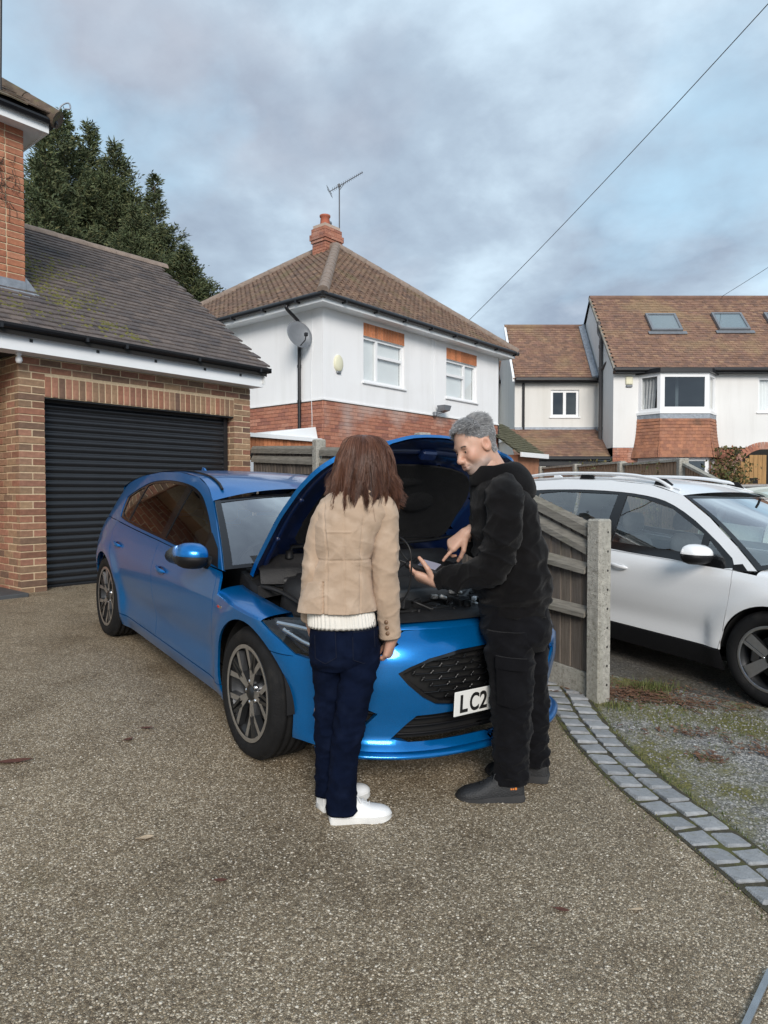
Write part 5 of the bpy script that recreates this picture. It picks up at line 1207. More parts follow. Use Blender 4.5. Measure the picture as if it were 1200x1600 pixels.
def build_car(c, root):
    """body panels, glass, lamps, wheels of one hatchback described by c, under root"""
    K = Car(c); pa = c['paint']; wb, wr, ar = c['wb'], c['wr'], c['ar']; g = .0025
    full = c.get('full', True); st = .032 if full else .06
    zs = c['sill_top']; zq = c['sill_bot']
    # ---- flanks
    a_f = lambda z: ar * math.sqrt(max(0, 1 - ((z - wr) / ar) ** 2))
    for sg in (1, -1):
        f = K.fm(sg)
        zf = c['shoulder']                                                # top of the wing as a function of x
        df, dm, dr = c['door_front'], c['door_mid'], c['door_rear']        # (x, z) seams from the belt down to the sill
        wing = [(df[0][0] + g, df[0][1])] + [(x + g, z) for x, z in df[1:]] + [( -a_f(zs) - .002, zs)]
        wing = [(x + g, z) for x, z in df] + ([(-a_f(zs + .001), zs)] if df[-1][0] < -a_f(zs) else [])
        arc = arc_pts(0, wr, ar, 180 - math.degrees(math.asin((zs - wr) / ar)), 0 + math.degrees(math.asin(max(-1, (c['bump_z'] - wr) / ar))))
        wing += arc[1:]
        wing += c['wing_front']
        xs = np.linspace(c['wing_front'][-1][0], df[0][0] + g, 22)[1:-1]
        wing += [(float(x), interp(float(x), zf)) for x in xs]
        panel('front_wing', K.poly(wing), f, pa, root, step=st)
        fd = [(x - g, z) for x, z in df] + [(x + g, z) for x, z in reversed(dm)]
        xs = np.linspace(dm[0][0] + g, df[0][0] - g, 14)[1:-1]; fd += [(float(x), interp(float(x), c['belt'])) for x in xs]
        d1 = panel('front_door', K.poly(fd), f, pa, root, step=st)
        rd = [(x - g, z) for x, z in dm] + [(x + g, z) for x, z in reversed(dr)]
        xs = np.linspace(dr[0][0] + g, dm[0][0] - g, 14)[1:-1]; rd += [(float(x), interp(float(x), c['belt'])) for x in xs]
        d2 = panel('rear_door', K.poly(rd), f, pa, root, step=st)
        # quarter panel
        q = [(x - g, z) for x, z in dr]
        arc = arc_pts(-wb, wr, ar, math.degrees(math.asin((dr[-1][1] - wr) / ar)) if dr[-1][1] < wr + ar*.9 else 60, 180 - math.degrees(math.asin((c['rbump_z'] - wr) / ar)))
        q += [p for p in arc if p[0] < dr[-1][0] - g] + c['quarter']
        panel('quarter_panel', K.poly(q), f, pa, root, step=st)
        rb = [(x, z - 2*g) for x, z in [(arc[-1][0], c['rbump_z'])]] + arc_pts(-wb, wr, ar, 180 - math.degrees(math.asin((c['rbump_z'] - 2*g - wr) / ar)), 180 + 20)[1:] + [(-wb - .45, .22), (c['tail'] + .06, .22), (c['tail'] + .06, c['rbump_z'] - 2*g)]
        panel('rear_bumper_side', K.poly(rb), f, pa, root, step=st)
        sl = [(-a_f(zs) - .0, zs - 2*g), (-a_f(zq), zq), (-wb + a_f(zq), zq), (-wb + a_f(zs), zs - 2*g)]
        panel('sill', K.poly(sl), f, c['sill_mat'], root, step=st, out=c.get('sill_out', 0.0))
        if c.get('clad'):
            ac = arc_pts(0, wr, ar - .002, 205, -15, 30); ao = arc_pts(0, wr, ar + .055, -12, 202, 30)
            panel('arch_cladding', [(K.sx(x), z) for x, z in ac + ao], f, 'trim_black', root, step=.03, out=.008)
        # ---- upper frame with the window opening
        up = c['upper']; dlo = smooth_poly(c['dlo'], 3)
        fr = panel('side_frame', K.poly(up), f, pa, root, holes=[K.poly(dlo)], step=.035, flange=.02)
        panel('window_seal', K.poly(dlo), K.fm(sg, .006), 'trim_gloss', fr, holes=[K.poly(h) for h in c['lights']], step=.035, flange=.006)
        for i, h in enumerate(c['lights']):
            panel('side_glass', K.poly(h), K.fm(sg, .012), c.get('glass', 'car_glass') if (i == 0 or not c.get('privacy')) else 'car_glass_dark', fr, step=.06, flange=0)
        # ---- handles, mirrors
        for (dd, hx, hz) in ((d1, c['h1'][0], c['h1'][1]), (d2, c['h2'][0], c['h2'][1])):
            if not full: continue
            m = MB(); rings = []
            for i in range(13):
                t = i / 12; x = hx + .085 - .17 * t; p = K.S(sg * K.sx(x), hz + .012*t); nn = Vector((0, -sg, 0)); bow = math.sin(math.pi * t); r0 = .006 + .010 * bow ** .4
                cc = p + nn * (.006 + .022 * bow ** .6); rings.append([cc + Vector((0, -sg * r0 * .6 * math.cos(a), r0 * math.sin(a))) for a in [2*math.pi*k/10 for k in range(10)]])
            m.loft(rings, cap0=True, cap1=True); m.build('handle', MT[pa], dd)
            m = MB(); cc = K.S(sg * K.sx(hx + .0), hz - .004); m.lathe([(0, .0), (.03, .001), (.034, .003), (.036, -.002)], 20, axis='Y', M=Matrix.Translation(cc + Vector((0, -sg*.0005, 0))) @ Matrix.Rotation(0 if sg < 0 else math.pi, 4, 'Z') @ Matrix.Scale(1.9, 4, (1, 0, 0)) @ Matrix.Scale(.8, 4, (0, 0, 1)))
            m.build('handle_cup', MT['paint_blue_inner'] if pa == 'paint_blue' else MT[pa], dd)
        mx, mz = c['mirror']; p = K.S(sg * K.sx(mx), mz); o = Vector((0, -sg, 0))
        mi = empty('wing_mirror', p, 0, root)
        def mring(t, sc, lo, hi):
            out = []
            w = c.get('mir_w', .235) * t + .03
            for k in range(20):
                a = 2*math.pi*k/20; e = .075 * sc; ca, sa = math.cos(a), math.sin(a)
                zz = (hi if sa > 0 else lo) * abs(sa) ** .8 * (1 if sa > 0 else -1) * sc
                out.append(Vector((e * ca * (1.35 if ca > 0 else .55) - .02 - .05*t, 0, zz + .035)) + o * w)
            return out
        prof = [(0, .5), (.06, .78), (.2, .95), (.45, 1.0), (.7, .95), (.88, .78), (.96, .55), (1.0, .2)]
        m = MB(); rg = [mring(t, s2, .050, .072) for t, s2 in prof]; m.loft(rg, cap0=True, cap1=True)
        m.build('mirror_cap', MT[pa], mi)
        m = MB(); rg = [mring(t, s2 * 1.02, .075, .004) for t, s2 in prof]; m.loft(rg, cap0=True, cap1=True); m.build('mirror_base', MT['trim_black'], mi)
        m = MB(); m.tube([o * -.03 + Vector((-.02, 0, -.02)), o * .03 + Vector((-.03, 0, .0)), o * .09 + Vector((-.03, 0, .01))], [.045, .035, .03], 10); m.build('mirror_arm', MT['trim_black'], mi)
        m = MB(); m.add([Vector((-.072, 0, .035 + .055*math.sin(a))) + o * (.145 + .095*math.cos(a)) for a in [2*math.pi*k/16 for k in range(16)]], [tuple(range(16))]); m.build('mirror_glass', MT['chrome'], mi)
        if c.get('sail'): panel('sail_trim', K.poly(c['sail']), K.fm(sg, -.003), 'trim_black', root, step=.03, flange=.008)
        # ---- wheels and wells
        yw = c['track']
        for ax in (0.0, -wb):
            wheel(root, ax, -sg * yw, wr, -sg, c['rim'], c['rim_style'])
            m = MB(); m.lathe([(ar + .004, -sg * (yw + .085)), (ar + .004, -sg * (yw - .25)), (.05, -sg * (yw - .25))], 28, axis='Y', arc=math.pi, M=Matrix.Translation((ax, 0, wr)))
            m.box(ax - ar, ax + ar, -sg*(yw - .25), -sg*(yw - .255), .18, wr + .01); m.build('wheel_well', MT['cavity'], root)
    # ---- wing tops beside the bonnet
    if True:
        for sg in (1, -1):
            xs = np.linspace(c['wing_front'][-1][0] + .0, c['bon_x0'] - .14, 26); rings = []
            for x in xs:
                x = float(x); p = K.S(sg * K.sx(x), interp(x, c['shoulder'])); yh = interp(x, c['bon_w']) + .004; zh = K_bon(c, x, yh); sgn = -sg
                q = Vector((x, sgn * min(yh, abs(p.y) - .01), zh)); ctl = Vector((x, sgn * (abs(p.y) - .018), lerp(p.z, zh, .86)))
                rings.append([((1-t)**2) * p + 2*t*(1-t) * ctl + t*t * q for t in [k/8 for k in range(9)]] + [q + Vector((0, -sgn*.012, -.03)), q + Vector((0, -sgn*.03, -.10))])
            m = MB(); m.loft(rings, closed=False); o = m.build('wing_top', MT[pa], root)
    # ---- roof
    co = c['roof_edge']; rings = []
    for i in range(41):
        x, z = co[0][0] + (co[-1][0] - co[0][0]) * i / 40, 0; z = interp(-x, [(-a, b) for a, b in co]); p = K.S(K.sx(x), z); zr = interp(-x, [(-a, b) for a, b in c['roof']]); xb = c.get('roof_bow', .05) * (1 - i / 40)
        ring = []
        for k in range(33):
            q = -1 + 2 * k / 32; ring.append(Vector((x + xb * (1 - q*q), q * abs(p.y), zr - (zr - z) * abs(q) ** 2.6)))
        rings.append(ring)
    m = MB(); m.loft(rings, closed=False); m.add(rings[-1] + [v + Vector((-.02, 0, -.05)) for v in rings[-1]], [(k, k+1, 34+k, 33+k) for k in range(32)]); roof = m.build('roof', MT[pa], root)
    if full:
        m = MB()
        for sg in (1, -1):
            P = []
            for i in range(2, 39, 2):
                x = co[0][0] + (co[-1][0] - co[0][0]) * i / 40; p = K.S(sg*K.sx(x), interp(-x, [(-a, b) for a, b in co])); P.append((x + .03, p.y * .90, rings[i][2].z + .006))
            m.tube(P, .010, 6, squash=.6)
        m.build('roof_moulding', MT[c.get('mould', pa)], roof)
        m = MB(); fx = c['roof_edge'][-1][0] + .26; fz = interp(-fx, [(-a, b) for a, b in c['roof']])
        m.hexa([(fx + .09, -.022, fz - .01), (fx + .09, .022, fz - .01), (fx - .07, .018, fz - .01), (fx - .07, -.018, fz - .01)], [(fx - .03, -.004, fz + .062), (fx - .03, .004, fz + .062), (fx - .065, .006, fz + .066), (fx - .065, -.006, fz + .066)]); m.build('roof_aerial', MT[pa], roof)
    # ---- windscreen
    A = c['a_edge']; bc, tc_ = Vector(c['ws_base']), Vector(c['ws_top']); rings = []; n = 18
    for i in range(n + 1):
        t = i / n; x = lerp(A[0][0], A[-1][0], t); z = interp(-x, [(-a, b) for a, b in A]); p = K.S(K.sx(x), z, .012); cx = lerp(bc.x, tc_.x, t); cz = lerp(bc.z, tc_.z, t) + .022 * math.sin(math.pi * t)
        rings.append([Vector((lerp(cx, x, (abs(q)) ** 2.2), q * abs(p.y), lerp(cz, z, abs(q) ** 2.2))) for q in [-1 + 2*k/24 for k in range(25)]])
    m = MB(); m.loft(rings, closed=False); m.build('windscreen', MT['screen_glass'], root)
    m = MB(); bd = []
    for rr, sc in ((rings[0], 1), (rings[-1], -1)):
        nx = rings[1] if sc > 0 else rings[-2]; m.loft([[a + Vector((0, 0, .002)) for a in rr], [a.lerp(b, .7 if sc > 0 else 1.0) + Vector((0, 0, .003)) for a, b in zip(rr, nx)]], closed=False)
    m.loft([[r_[0].lerp(r_[1], .0) + Vector((.002, 0, .002)) for r_ in rings], [r_[0].lerp(r_[1], .55) + Vector((.002, 0, .003)) for r_ in rings]], closed=False); m.loft([[r_[-1] + Vector((.002, 0, .002)) for r_ in rings], [r_[-1].lerp(r_[-2], .55) + Vector((.002, 0, .003)) for r_ in rings]], closed=False)
    m.build('screen_border', MT['trim_gloss'], root)
    # ---- rear: glass, tailgate, lamps, closed and simple
    e = c['roof_edge'][-1]; t0 = K.S(K.sx(e[0]), e[1]); zr = c['roof'][-1][1]; tz = c['tail_z']; tx = c['tail']
    m = MB(); r0 = [Vector((e[0], q * abs(t0.y), lerp(zr, e[1], abs(q)**2.6) - .05)) for q in [-1 + k/8 for k in range(17)]]; r1 = [Vector((tx + .14 + .12*abs(q)**2, q * .62, tz)) for q in [-1 + k/8 for k in range(17)]]; m.loft([r0, r1], closed=False); m.build('rear_glass', MT['car_glass_dark'], root)
    m = MB(); r2 = [Vector((tx + .03 + .13*q*q, q * .70, .60)) for q in [-1 + k/8 for k in range(17)]]; r3 = [Vector((tx + .01 + .13*q*q, q*.74, .22)) for q in [-1 + k/8 for k in range(17)]]; m.loft([r1, r2, r3], closed=False); m.build('tailgate', MT[pa], root)
    # ---- floor and cabin
    m = MB(); m.box(tx + .3, c['nose'] - .42, -.66, .66, .18, .21); m.build('underbody', MT['cavity'], root)
    cb = empty('cabin', (0, 0, 0), 0, root)
    fl = c['cab']                                                          # (x_back, x_front, z_floor, half width, z_belt)
    m = MB(); xb, xf, z0, hw, zb = fl
    m.add([(xb, -hw, z0), (xf, -hw, z0), (xf, hw, z0), (xb, hw, z0), (xb, -hw, zb), (xf, -hw, zb), (xf, hw, zb), (xb, hw, zb)], [(0, 1, 2, 3), (0, 1, 5, 4), (2, 3, 7, 6), (0, 3, 7, 4), (1, 2, 6, 5)]); m.build('tub', MT['trim_black'], cb)
    m = MB(); m.box(xf - .42, xf + .1, -hw, hw, zb - .28, zb - .03, bev=.06); m.build('dashboard', MT['trim_black'], cb)
    m = MB(); m.lathe([(.17, -.014), (.185, 0), (.17, .014), (.155, 0), (.17, -.014)], 28, M=Matrix.Translation((xf - .55, -.36, zb - .06)) @ Matrix.Rotation(R(-65), 4, 'Y')); m.box(-.13, .13, -.02, .02, -.008, .008, M=Matrix.Translation((xf - .55, -.36, zb - .06)) @ Matrix.Rotation(R(-65), 4, 'Y')); m.build('steering_wheel', MT['trim_black'], cb)
    for (sx_, sy_) in ((xf - 1.02, -.36), (xf - 1.02, .36), (xf - 1.85, -.36), (xf - 1.85, .36)):
        m = MB(); rr = []
        for (h_, w_, x_, d_) in ((z0 + .22, .24, 0, .08), (z0 + .35, .25, -.04, .09), (zb - .1, .24, -.14, .075), (zb + .08, .20, -.19, .055), (zb + .12, .12, -.2, .04)): rr.append([Vector((sx_ + x_ + d_*math.cos(a), sy_ + w_*math.copysign(abs(math.sin(a))**.7, math.sin(a)), h_)) for a in [2*math.pi*k/16 for k in range(16)]])
        m.loft(rr, cap0=True, cap1=True); rr = []
        for (h_, w_, d_) in ((zb + .15, .10, .03), (zb + .18, .135, .045), (zb + .27, .13, .045), (zb + .31, .09, .03)): rr.append([Vector((sx_ - .22 + d_*math.cos(a), sy_ + w_*math.copysign(abs(math.sin(a))**.7, math.sin(a)), h_)) for a in [2*math.pi*k/16 for k in range(16)]])
        m.loft(rr, cap0=True, cap1=True); m.box(sx_ - .15, sx_ + .35, sy_ - .24, sy_ + .24, z0 + .12, z0 + .26, bev=.05); m.build('seat', MT[c.get('seat', 'seat_cloth')], cb)
    m = MB(); mp = Vector((tc_.x + .12, 0, tc_.z - .11)); m.box(mp.x - .012, mp.x + .012, -.12, .12, mp.z - .03, mp.z + .03, bev=.01); m.tube([mp, mp + Vector((.03, 0, .1))], .01, 6); m.build('rear_view_mirror', MT['trim_black'], cb)
    return K
def K_bon(c, x, y):
    """height of the closed bonnet"""
    zc = interp(x, c['bon_zc']); zh = interp(x, c['bon_ze']); w = interp(x, c['bon_w']); return zc - (zc - zh) * min(1.3, abs(y) / w) ** 2.4
def ground_matrix(x, y, heading):
    """stand a car on the sloping ground"""
    e = .5; h = Vector((math.cos(heading), math.sin(heading), 0)); l = Vector((-h.y, h.x, 0))
    dz = lambda d: (gz(x + d.x*e, y + d.y*e) - gz(x - d.x*e, y - d.y*e)) / (2*e)
    X = Vector((h.x, h.y, dz(h))).normalized(); Y = Vector((l.x, l.y, dz(l))); Z = X.cross(Y).normalized(); Y = Z.cross(X).normalized()
    return Matrix(((X.x, Y.x, Z.x, x), (X.y, Y.y, Z.y, y), (X.z, Y.z, Z.z, gz(x, y) + .012), (0, 0, 0, 1)))
# ------------------------------------------------------------------ the blue hatchback with its bonnet up
BLUE = dict(paint='paint_blue', wb=2.70, wr=.325, ar=.365, rim=.232, rim_style='twin', track=.775, nose=.835, tail=-3.49, tail_z=.98,
    plan=[(.835, 0), (.824, .20), (.79, .38), (.72, .54), (.61, .685), (.46, .79), (.26, .872), (0, .902), (-.6, .905), (-1.5, .905), (-2.3, .905), (-2.7, .90), (-3.05, .87), (-3.3, .79), (-3.43, .66), (-3.48, .4), (-3.49, 0)],
    fx0=.33, fx1=.63,
    side=[(.12, .10), (.18, .075), (.235, .052), (.30, .040), (.42, .030), (.55, .010), (.64, .002), (.72, 0.0), (.785, .001), (.805, .006), (.87, .022), (.93, .044), (1.0, .080), (1.2, .185), (1.42, .318), (1.6, .44)],
    front=[(.12, .03), (.19, .0), (.215, .010), (.245, .045), (.30, .045), (.42, .025), (.52, .012), (.60, .016), (.66, .035), (.71, .070), (.755, .125), (.80, .2), (1.0, .5)],
    sill_top=.262, sill_bot=.165, sill_mat='paint_blue', bump_z=.60, rbump_z=.55,
    shoulder=[(-.47, .868), (-.412, .862), (-.392, .752), (-.2, .738), (0, .728), (.17, .722)],
    belt=[(-3.0, 1.015), (-2.2, .985), (-1.2, .955), (-.45, .925)],
    door_front=[(-.47, .928), (-.44, .86), (-.425, .75), (-.43, .55), (-.455, .38), (-.47, .265)],
    door_mid=[(-1.52, .965), (-1.50, .85), (-1.49, .6), (-1.50, .4), (-1.51, .265)],
    door_rear=[(-2.66, 1.005), (-2.62, .90), (-2.52, .78), (-2.42, .66), (-2.36, .56), (-2.32, .46), (-2.30, .40)][:6] + [(-2.318, .45)][:0],
    wing_front=[(.39, .60), (.30, .66), (.17, .722)],
    quarter=[(-3.07, .55), (-3.30, .56), (-3.34, .70), (-3.33, .98), (-3.0, 1.005), (-2.75, 1.004)],
    upper=[(-.415, .935), (-.58, 1.035), (-.80, 1.16), (-1.02, 1.272), (-1.25, 1.358), (-1.5, 1.405), (-1.9, 1.425), (-2.3, 1.412), (-2.7, 1.365), (-3.0, 1.30), (-3.16, 1.255), (-3.26, 1.10), (-3.34, .985), (-3.0, 1.012), (-2.66, 1.008), (-2.2, .990), (-1.52, .970), (-1.0, .952), (-.6, .936)],
    dlo=[(-.56, .955), (-.80, 1.105), (-1.05, 1.225), (-1.30, 1.310), (-1.6, 1.352), (-2.0, 1.362), (-2.35, 1.338), (-2.65, 1.285), (-2.88, 1.205), (-2.90, 1.17), (-2.80, 1.06), (-2.70, 1.032), (-2.2, 1.008), (-1.5, .984), (-.9, .962)],
    lights=[[(-.80, .972), (-.84, 1.095), (-1.06, 1.205), (-1.31, 1.290), (-1.49, 1.320), (-1.475, .995), (-1.1, .98)], [(-1.585, .998), (-1.60, 1.334), (-2.0, 1.345), (-2.34, 1.322), (-2.47, 1.30), (-2.43, 1.03), (-2.0, 1.013)], [(-2.50, 1.035), (-2.54, 1.285), (-2.66, 1.262), (-2.85, 1.195), (-2.78, 1.075), (-2.69, 1.048)]],
    privacy=True, h1=(-1.30, .80), h2=(-2.36, .845), mirror=(-.60, .955), mir_w=.155,
    roof_edge=[(-1.02, 1.272), (-1.25, 1.358), (-1.5, 1.405), (-1.9, 1.425), (-2.3, 1.412), (-2.7, 1.365), (-3.0, 1.30), (-3.16, 1.255)],
    roof=[(-.9, 1.335), (-1.05, 1.372), (-1.3, 1.415), (-1.6, 1.44), (-2.0, 1.448), (-2.4, 1.432), (-2.8, 1.40), (-3.16, 1.35)], roof_bow=.13,
    a_edge=[(-.415, .935), (-.58, 1.035), (-.80, 1.16), (-1.02, 1.272)], ws_base=(-.12, 0, .985), ws_top=(-.885, 0, 1.332),
    bon_x0=-.25, bon_w=[(-.47, .735), (-.3, .752), (0, .755), (.2, .735), (.35, .685), (.45, .61), (.52, .51), (.56, .38)],
    bon_zc=[(-.47, .97), (-.2, .97), (.1, .95), (.35, .895), (.5, .835), (.56, .80)], bon_ze=[(-.47, .80), (-.3, .785), (0, .765), (.17, .752), (.45, .742), (.56, .73)],
    cab=(-3.0, -.42, .25, .70, .93), sail=[(-.475, .938), (-.60, 1.03), (-.775, 1.10), (-.775, .968)], mould='trim_black')
def _zs(z): return z - .062 * sstep(.5, .88, z)
for k in ('belt', 'door_front', 'door_mid', 'quarter', 'upper', 'dlo', 'roof_edge', 'roof', 'a_edge', 'side', 'sail'):
    BLUE[k] = ([(_zs(a), b) for a, b in BLUE[k]] if k == 'side' else [((x + .13 * sstep(-2.25, -2.75, x) if k == 'dlo' else x), _zs(z)) for x, z in BLUE[k]])
BLUE['lights'] = [[(x + .13 * sstep(-2.25, -2.75, x), _zs(z)) for x, z in l] for l in BLUE['lights']]
for k in ('h1', 'h2', 'mirror'): BLUE[k] = (BLUE[k][0], _zs(BLUE[k][1]))
BLUE['ws_base'] = (-.16, 0, .945); BLUE['ws_top'] = (-.885, 0, 1.272); BLUE['cab'] = (-3.0, -.42, .25, .70, .87)
BLUE['door_rear'] = [(-2.66, .943), (-2.62, .86), (-2.53, .76), (-2.43, .65), (-2.352, .51), (-2.330, .40), (-2.338, .265)]
def text_mesh(txt, size, mat, parent, M, name='lettering', ext=.0008, xs=1.0):
    cu = bpy.data.curves.new(name, 'FONT'); cu.body = txt; cu.size = size; cu.extrude = ext; cu.align_x = 'LEFT'; cu.offset = size * .022
    o = bpy.data.objects.new(name, cu); COL.objects.link(o)
    dg = bpy.context.evaluated_depsgraph_get(); me = bpy.data.meshes.new_from_object(o.evaluated_get(dg)); bpy.data.objects.remove(o)
    me.materials.clear(); me.materials.append(MT[mat]); return link(name, me, parent, M @ Matrix.Scale(xs, 4, (1, 0, 0)))
def build_blue():
    c = BLUE; root = empty('blue_hatchback_car'); root.matrix_world = ground_matrix(.027, 3.902, math.atan2(-.811, .585))
    tag(root, 'bright blue hatchback car with its bonnet propped open on the driveway', 'car')
    K = build_car(c, root); g = .0025
    # ---- front bumper, both corners, with the openings in it
    sy, sx = K.sy, K.sx
    f = K.fm(1)
    def mir(p): return [(-a, b) for a, b in reversed(p)]
    ab = arc_pts(0, .325, .365, math.degrees(math.asin((.595 - .325) / .365)), -20, 14); zb = .195
    hlow = [(sx(.38), .612), (sx(.43), .602), (sx(.50), .596), (sx(.58), .603), (sy(.635), .622), (sy(.56), .658), (sy(.52), .686)]
    hup = [(sy(.55), .710), (sy(.64), .733), (sx(.56), .755), (sx(.46), .765), (sx(.35), .757), (sx(.25), .744), (sx(.175), .727), (sx(.305), .662)]
    hl = hlow + hup
    outl = [(sy(.2), zb), (sy(.5), zb), (sx(.56), zb), (sx(.40), zb + .01)] + [(sx(x), z) for x, z in reversed(ab)] + [(sx(.30), .595), (sx(.37), .597)] + [(u, z - .005) for u, z in hlow[:-1]] + [(sy(.512), .686), (sy(.535), .712), (sy(.48), .735), (sy(.25), .745)]
    full = outl + mir(outl)
    # grille opening: pointed ends, wide in the middle
    gr = [(sy(.515), .565), (sy(.47), .592), (sy(.38), .628), (sy(.22), .655), (0.0, .665)]; gb = [(0.0, .40), (sy(.25), .402), (sy(.33), .412), (sy(.40), .45), (sy(.47), .512)]
    grille = gr + [(-a, b) for a, b in reversed(gr[:-1])] + [(-a, b) for a, b in reversed(gb[1:])] + gb
    lo = [(sy(.53), .258), (sy(.46), .330), (sy(.42), .365), (0, .375)]; lob = [(0, .243), (sy(.45), .243)]
    lower = lo + [(-a, b) for a, b in reversed(lo[:-1])] + [(-a, b) for a, b in reversed(lob[1:])] + lob
    fog = [(sx(.46), .275), (sx(.48), .35), (sx(.56), .395), (sy(.64), .402), (sy(.585), .375), (sy(.62), .33), (sy(.665), .28), (sx(.54), .262)]
    bump = panel('front_bumper', full, f, 'paint_blue', root, holes=[grille, lower, fog, mir(fog)], step=.026, flange=.03)
    def scale_poly(p, k):
        cx = sum(a for a, b in p) / len(p); cy = sum(b for a, b in p) / len(p); return [(cx + (a - cx)*k, cy + (b - cy)*k) for a, b in p]
    for nm, pl, dep in (('grille', grille, .055), ('lower_intake', lower, .06), ('fog_pocket', fog, .05), ('fog_pocket', mir(fog), .05)):
        panel(nm + '_back', scale_poly(pl, 1.04), K.fm(1, dep), 'cavity', root, step=.05, flange=0)
    # trim ring and honeycomb of the grille
    panel('grille_surround', scale_poly(grille, 1.0), K.fm(1, .010), 'trim_gloss', root, holes=[[(a * .955, .53 + (b - .53) * .86) for a, b in grille]], step=.03, flange=.03)
    hx = MB(); z = .41; r = 0
    while z < .66:
        u = -.72
        while u < .72:
            a = u + (r % 2) * .045
            def okp(p): return in_poly((p[0] / .96, .53 + (p[1] - .53) / .9), grille)
            for (p, q) in (((a - .0375, z), (a + .0375, z)), ((a + .0375, z), (a + .052, z + .0145)), ((a - .0375, z), (a - .052, z + .0145))):
                if okp(p) and okp(q): hx.tube([K.S(*p, .022), K.S(*q, .022)], .0045, 4, cap=False)
            u += .09
        z += .029; r += 1
    hx.build('grille_mesh', MT['trim_gloss'], root)
    br = MB()
    for z in (.27, .305, .34):
        P = [K.S(u, z, .03) for u in np.linspace(-sy(.5), sy(.5), 30) if in_poly((u * 1.03, z), lower)]; br.tube(P, .006, 5)
    for z in (.30, .335, .37):
        for s in (1, -1):
            P = [K.S(s * u, z, .025) for u in np.linspace(sy(.55), sx(.44), 30) if in_poly((u, z), fog)]
            if len(P) > 2: br.tube(P, .006, 5)
    br.build('intake_slats', MT['trim_black'], root)
    lp = MB(); rr = []
    for u in np.linspace(-sx(.48), sx(.48), 60):
        u = float(u); a = K.S(u, .215, -.002); b = K.S(u, .202, -.02); d = K.S(u, .190, -.018); e = K.S(u, .182, .03); rr.append([a, b, d, e])
    lp.loft(rr, closed=True); lp.build('splitter', MT['paint_blue'], root)
    # ---- headlamps
    for s in (1, -1):
        h = empty('headlight', K.S(s * sx(.62), .69), 0, root); off = -Vector(h.location)
        def fmo(ex):
            f0 = K.fm(s, ex)
            def ff(u, z): return f0(u, z) + off
            ff.center = Vector((-1.2, 0, .6)) + off; return ff
        panel('lens', hl, fmo(.003), 'lamp_lens', h, step=.03, flange=.0)
        panel('housing', scale_poly(hl, 1.03), fmo(.055), 'trim_gloss', h, step=.04, flange=0)
        m = MB()
        for (x, z, r) in ((.51, .662, .036), (.59, .660, .030)):
            p = K.S(s * sx(x), z, .03); nn = Vector((.75, -s * .62, 0)); m.lathe([(0, -.01), (r*.7, -.002), (r, .012), (r*1.08, .012), (r*1.1, -.01)], 20, M=Matrix.Translation(p + off) @ nn.to_track_quat('Z', 'Y').to_matrix().to_4x4())
        m.build('projector', MT['lamp_silver'], h)
        m = MB(); P1 = [K.S(s * sx(x), z, .018) + off for x, z in ((.26, .728), (.36, .728), (.45, .715), (.55, .700))]; m.tube(P1, .012, 6); P2 = [K.S(s * sx(x), z, .016) + off for x, z in ((.30, .705), (.40, .665), (.50, .632))]; m.tube(P2, .011, 6); m.build('running_light', MT['lamp_silver'], h)
    # ---- number plate
    pl = empty('number_plate', (.858, -.035, .432), 0, root); Rm = Matrix.Rotation(math.pi/2, 4, 'Z') @ Matrix.Rotation(math.pi/2, 4, 'X')
    MB().box(.0, .006, -.26, .26, -.056, .056, bev=.003).build('plate', MT['plate_white'], pl)
    for i, ch in enumerate('LC20'): text_mesh(ch, .112, 'ink_black', pl, Matrix.Translation((.0072, -.232 + .061 * i, -.0395)) @ Rm, name='plate_character', xs=(.92, .76, .88, .84)[i])
    MB().box(-.012, -.001, -.255, .255, -.052, .052, bev=.004).build('plate_holder', MT['trim_black'], pl)
    # ---- the bonnet, hinged at the screen
    hg = empty('bonnet', (-.45, 0, .955), 0, root); hg.rotation_euler = (0, R(-50), 0)
    W = c['bon_w']; xs = np.linspace(-.445, .56, 40); edge = [(float(x), interp(float(x), W)) for x in xs]; out = edge + [(.575, .2), (.58, 0), (.575, -.2)] + [(x, -y) for x, y in reversed(edge)] + [(-.425, -.4), (-.412, 0), (-.425, .4)]
    def bz(d):
        def q(x, y): return Vector((x + .45, y, K_bon(c, x, y) - .955 - d + .006*math.exp(-((abs(y) - .36 - .1*(.7-x)) / .03)**2)))
        q.center = Vector((.5, 0, -5)); return q
    panel('bonnet_skin', out, bz(0), 'paint_blue', hg, step=.035, flange=.022)
    inn = scale_poly(out, .985)
    pad = smooth_poly([(-.29, .50), (-.05, .54), (.17, .50), (.31, .36), (.35, .0), (.31, -.36), (.17, -.50), (-.05, -.54), (-.29, -.50), (-.34, 0)], 3)
    def biz(x, y):
        d = .028 + .016 * (1 if in_poly((x, y), pad) else 0); return Vector((x + .45, y, K_bon(c, x, y) - .955 - d))
    biz.center = Vector((.5, 0, 5))
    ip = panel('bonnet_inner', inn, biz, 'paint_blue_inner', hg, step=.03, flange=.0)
    def bpd(x, y): return Vector((x + .45, y, K_bon(c, x, y) - .955 - .056 - .012*math.cos(y*5)))
    bpd.center = Vector((.5, 0, 5))
    panel('insulation_pad', scale_poly(pad, .97), bpd, 'insulation', hg, step=.04, flange=.012)
    dt = MB()
    for (x, y, sx_, sy_) in ((.03, .22, .09, .13), (.03, -.22, .09, .13), (-.2, 0, .05, .2), (.2, 0, .05, .16)): dt.lathe([(0, -.012), (.6, -.012), (.9, -.004), (1, 0)], 20, M=Matrix.Translation((x + .45, y, K_bon(c, x, y) - .955 - .062)) @ Matrix.Diagonal((sx_, sy_, 1, 1)))
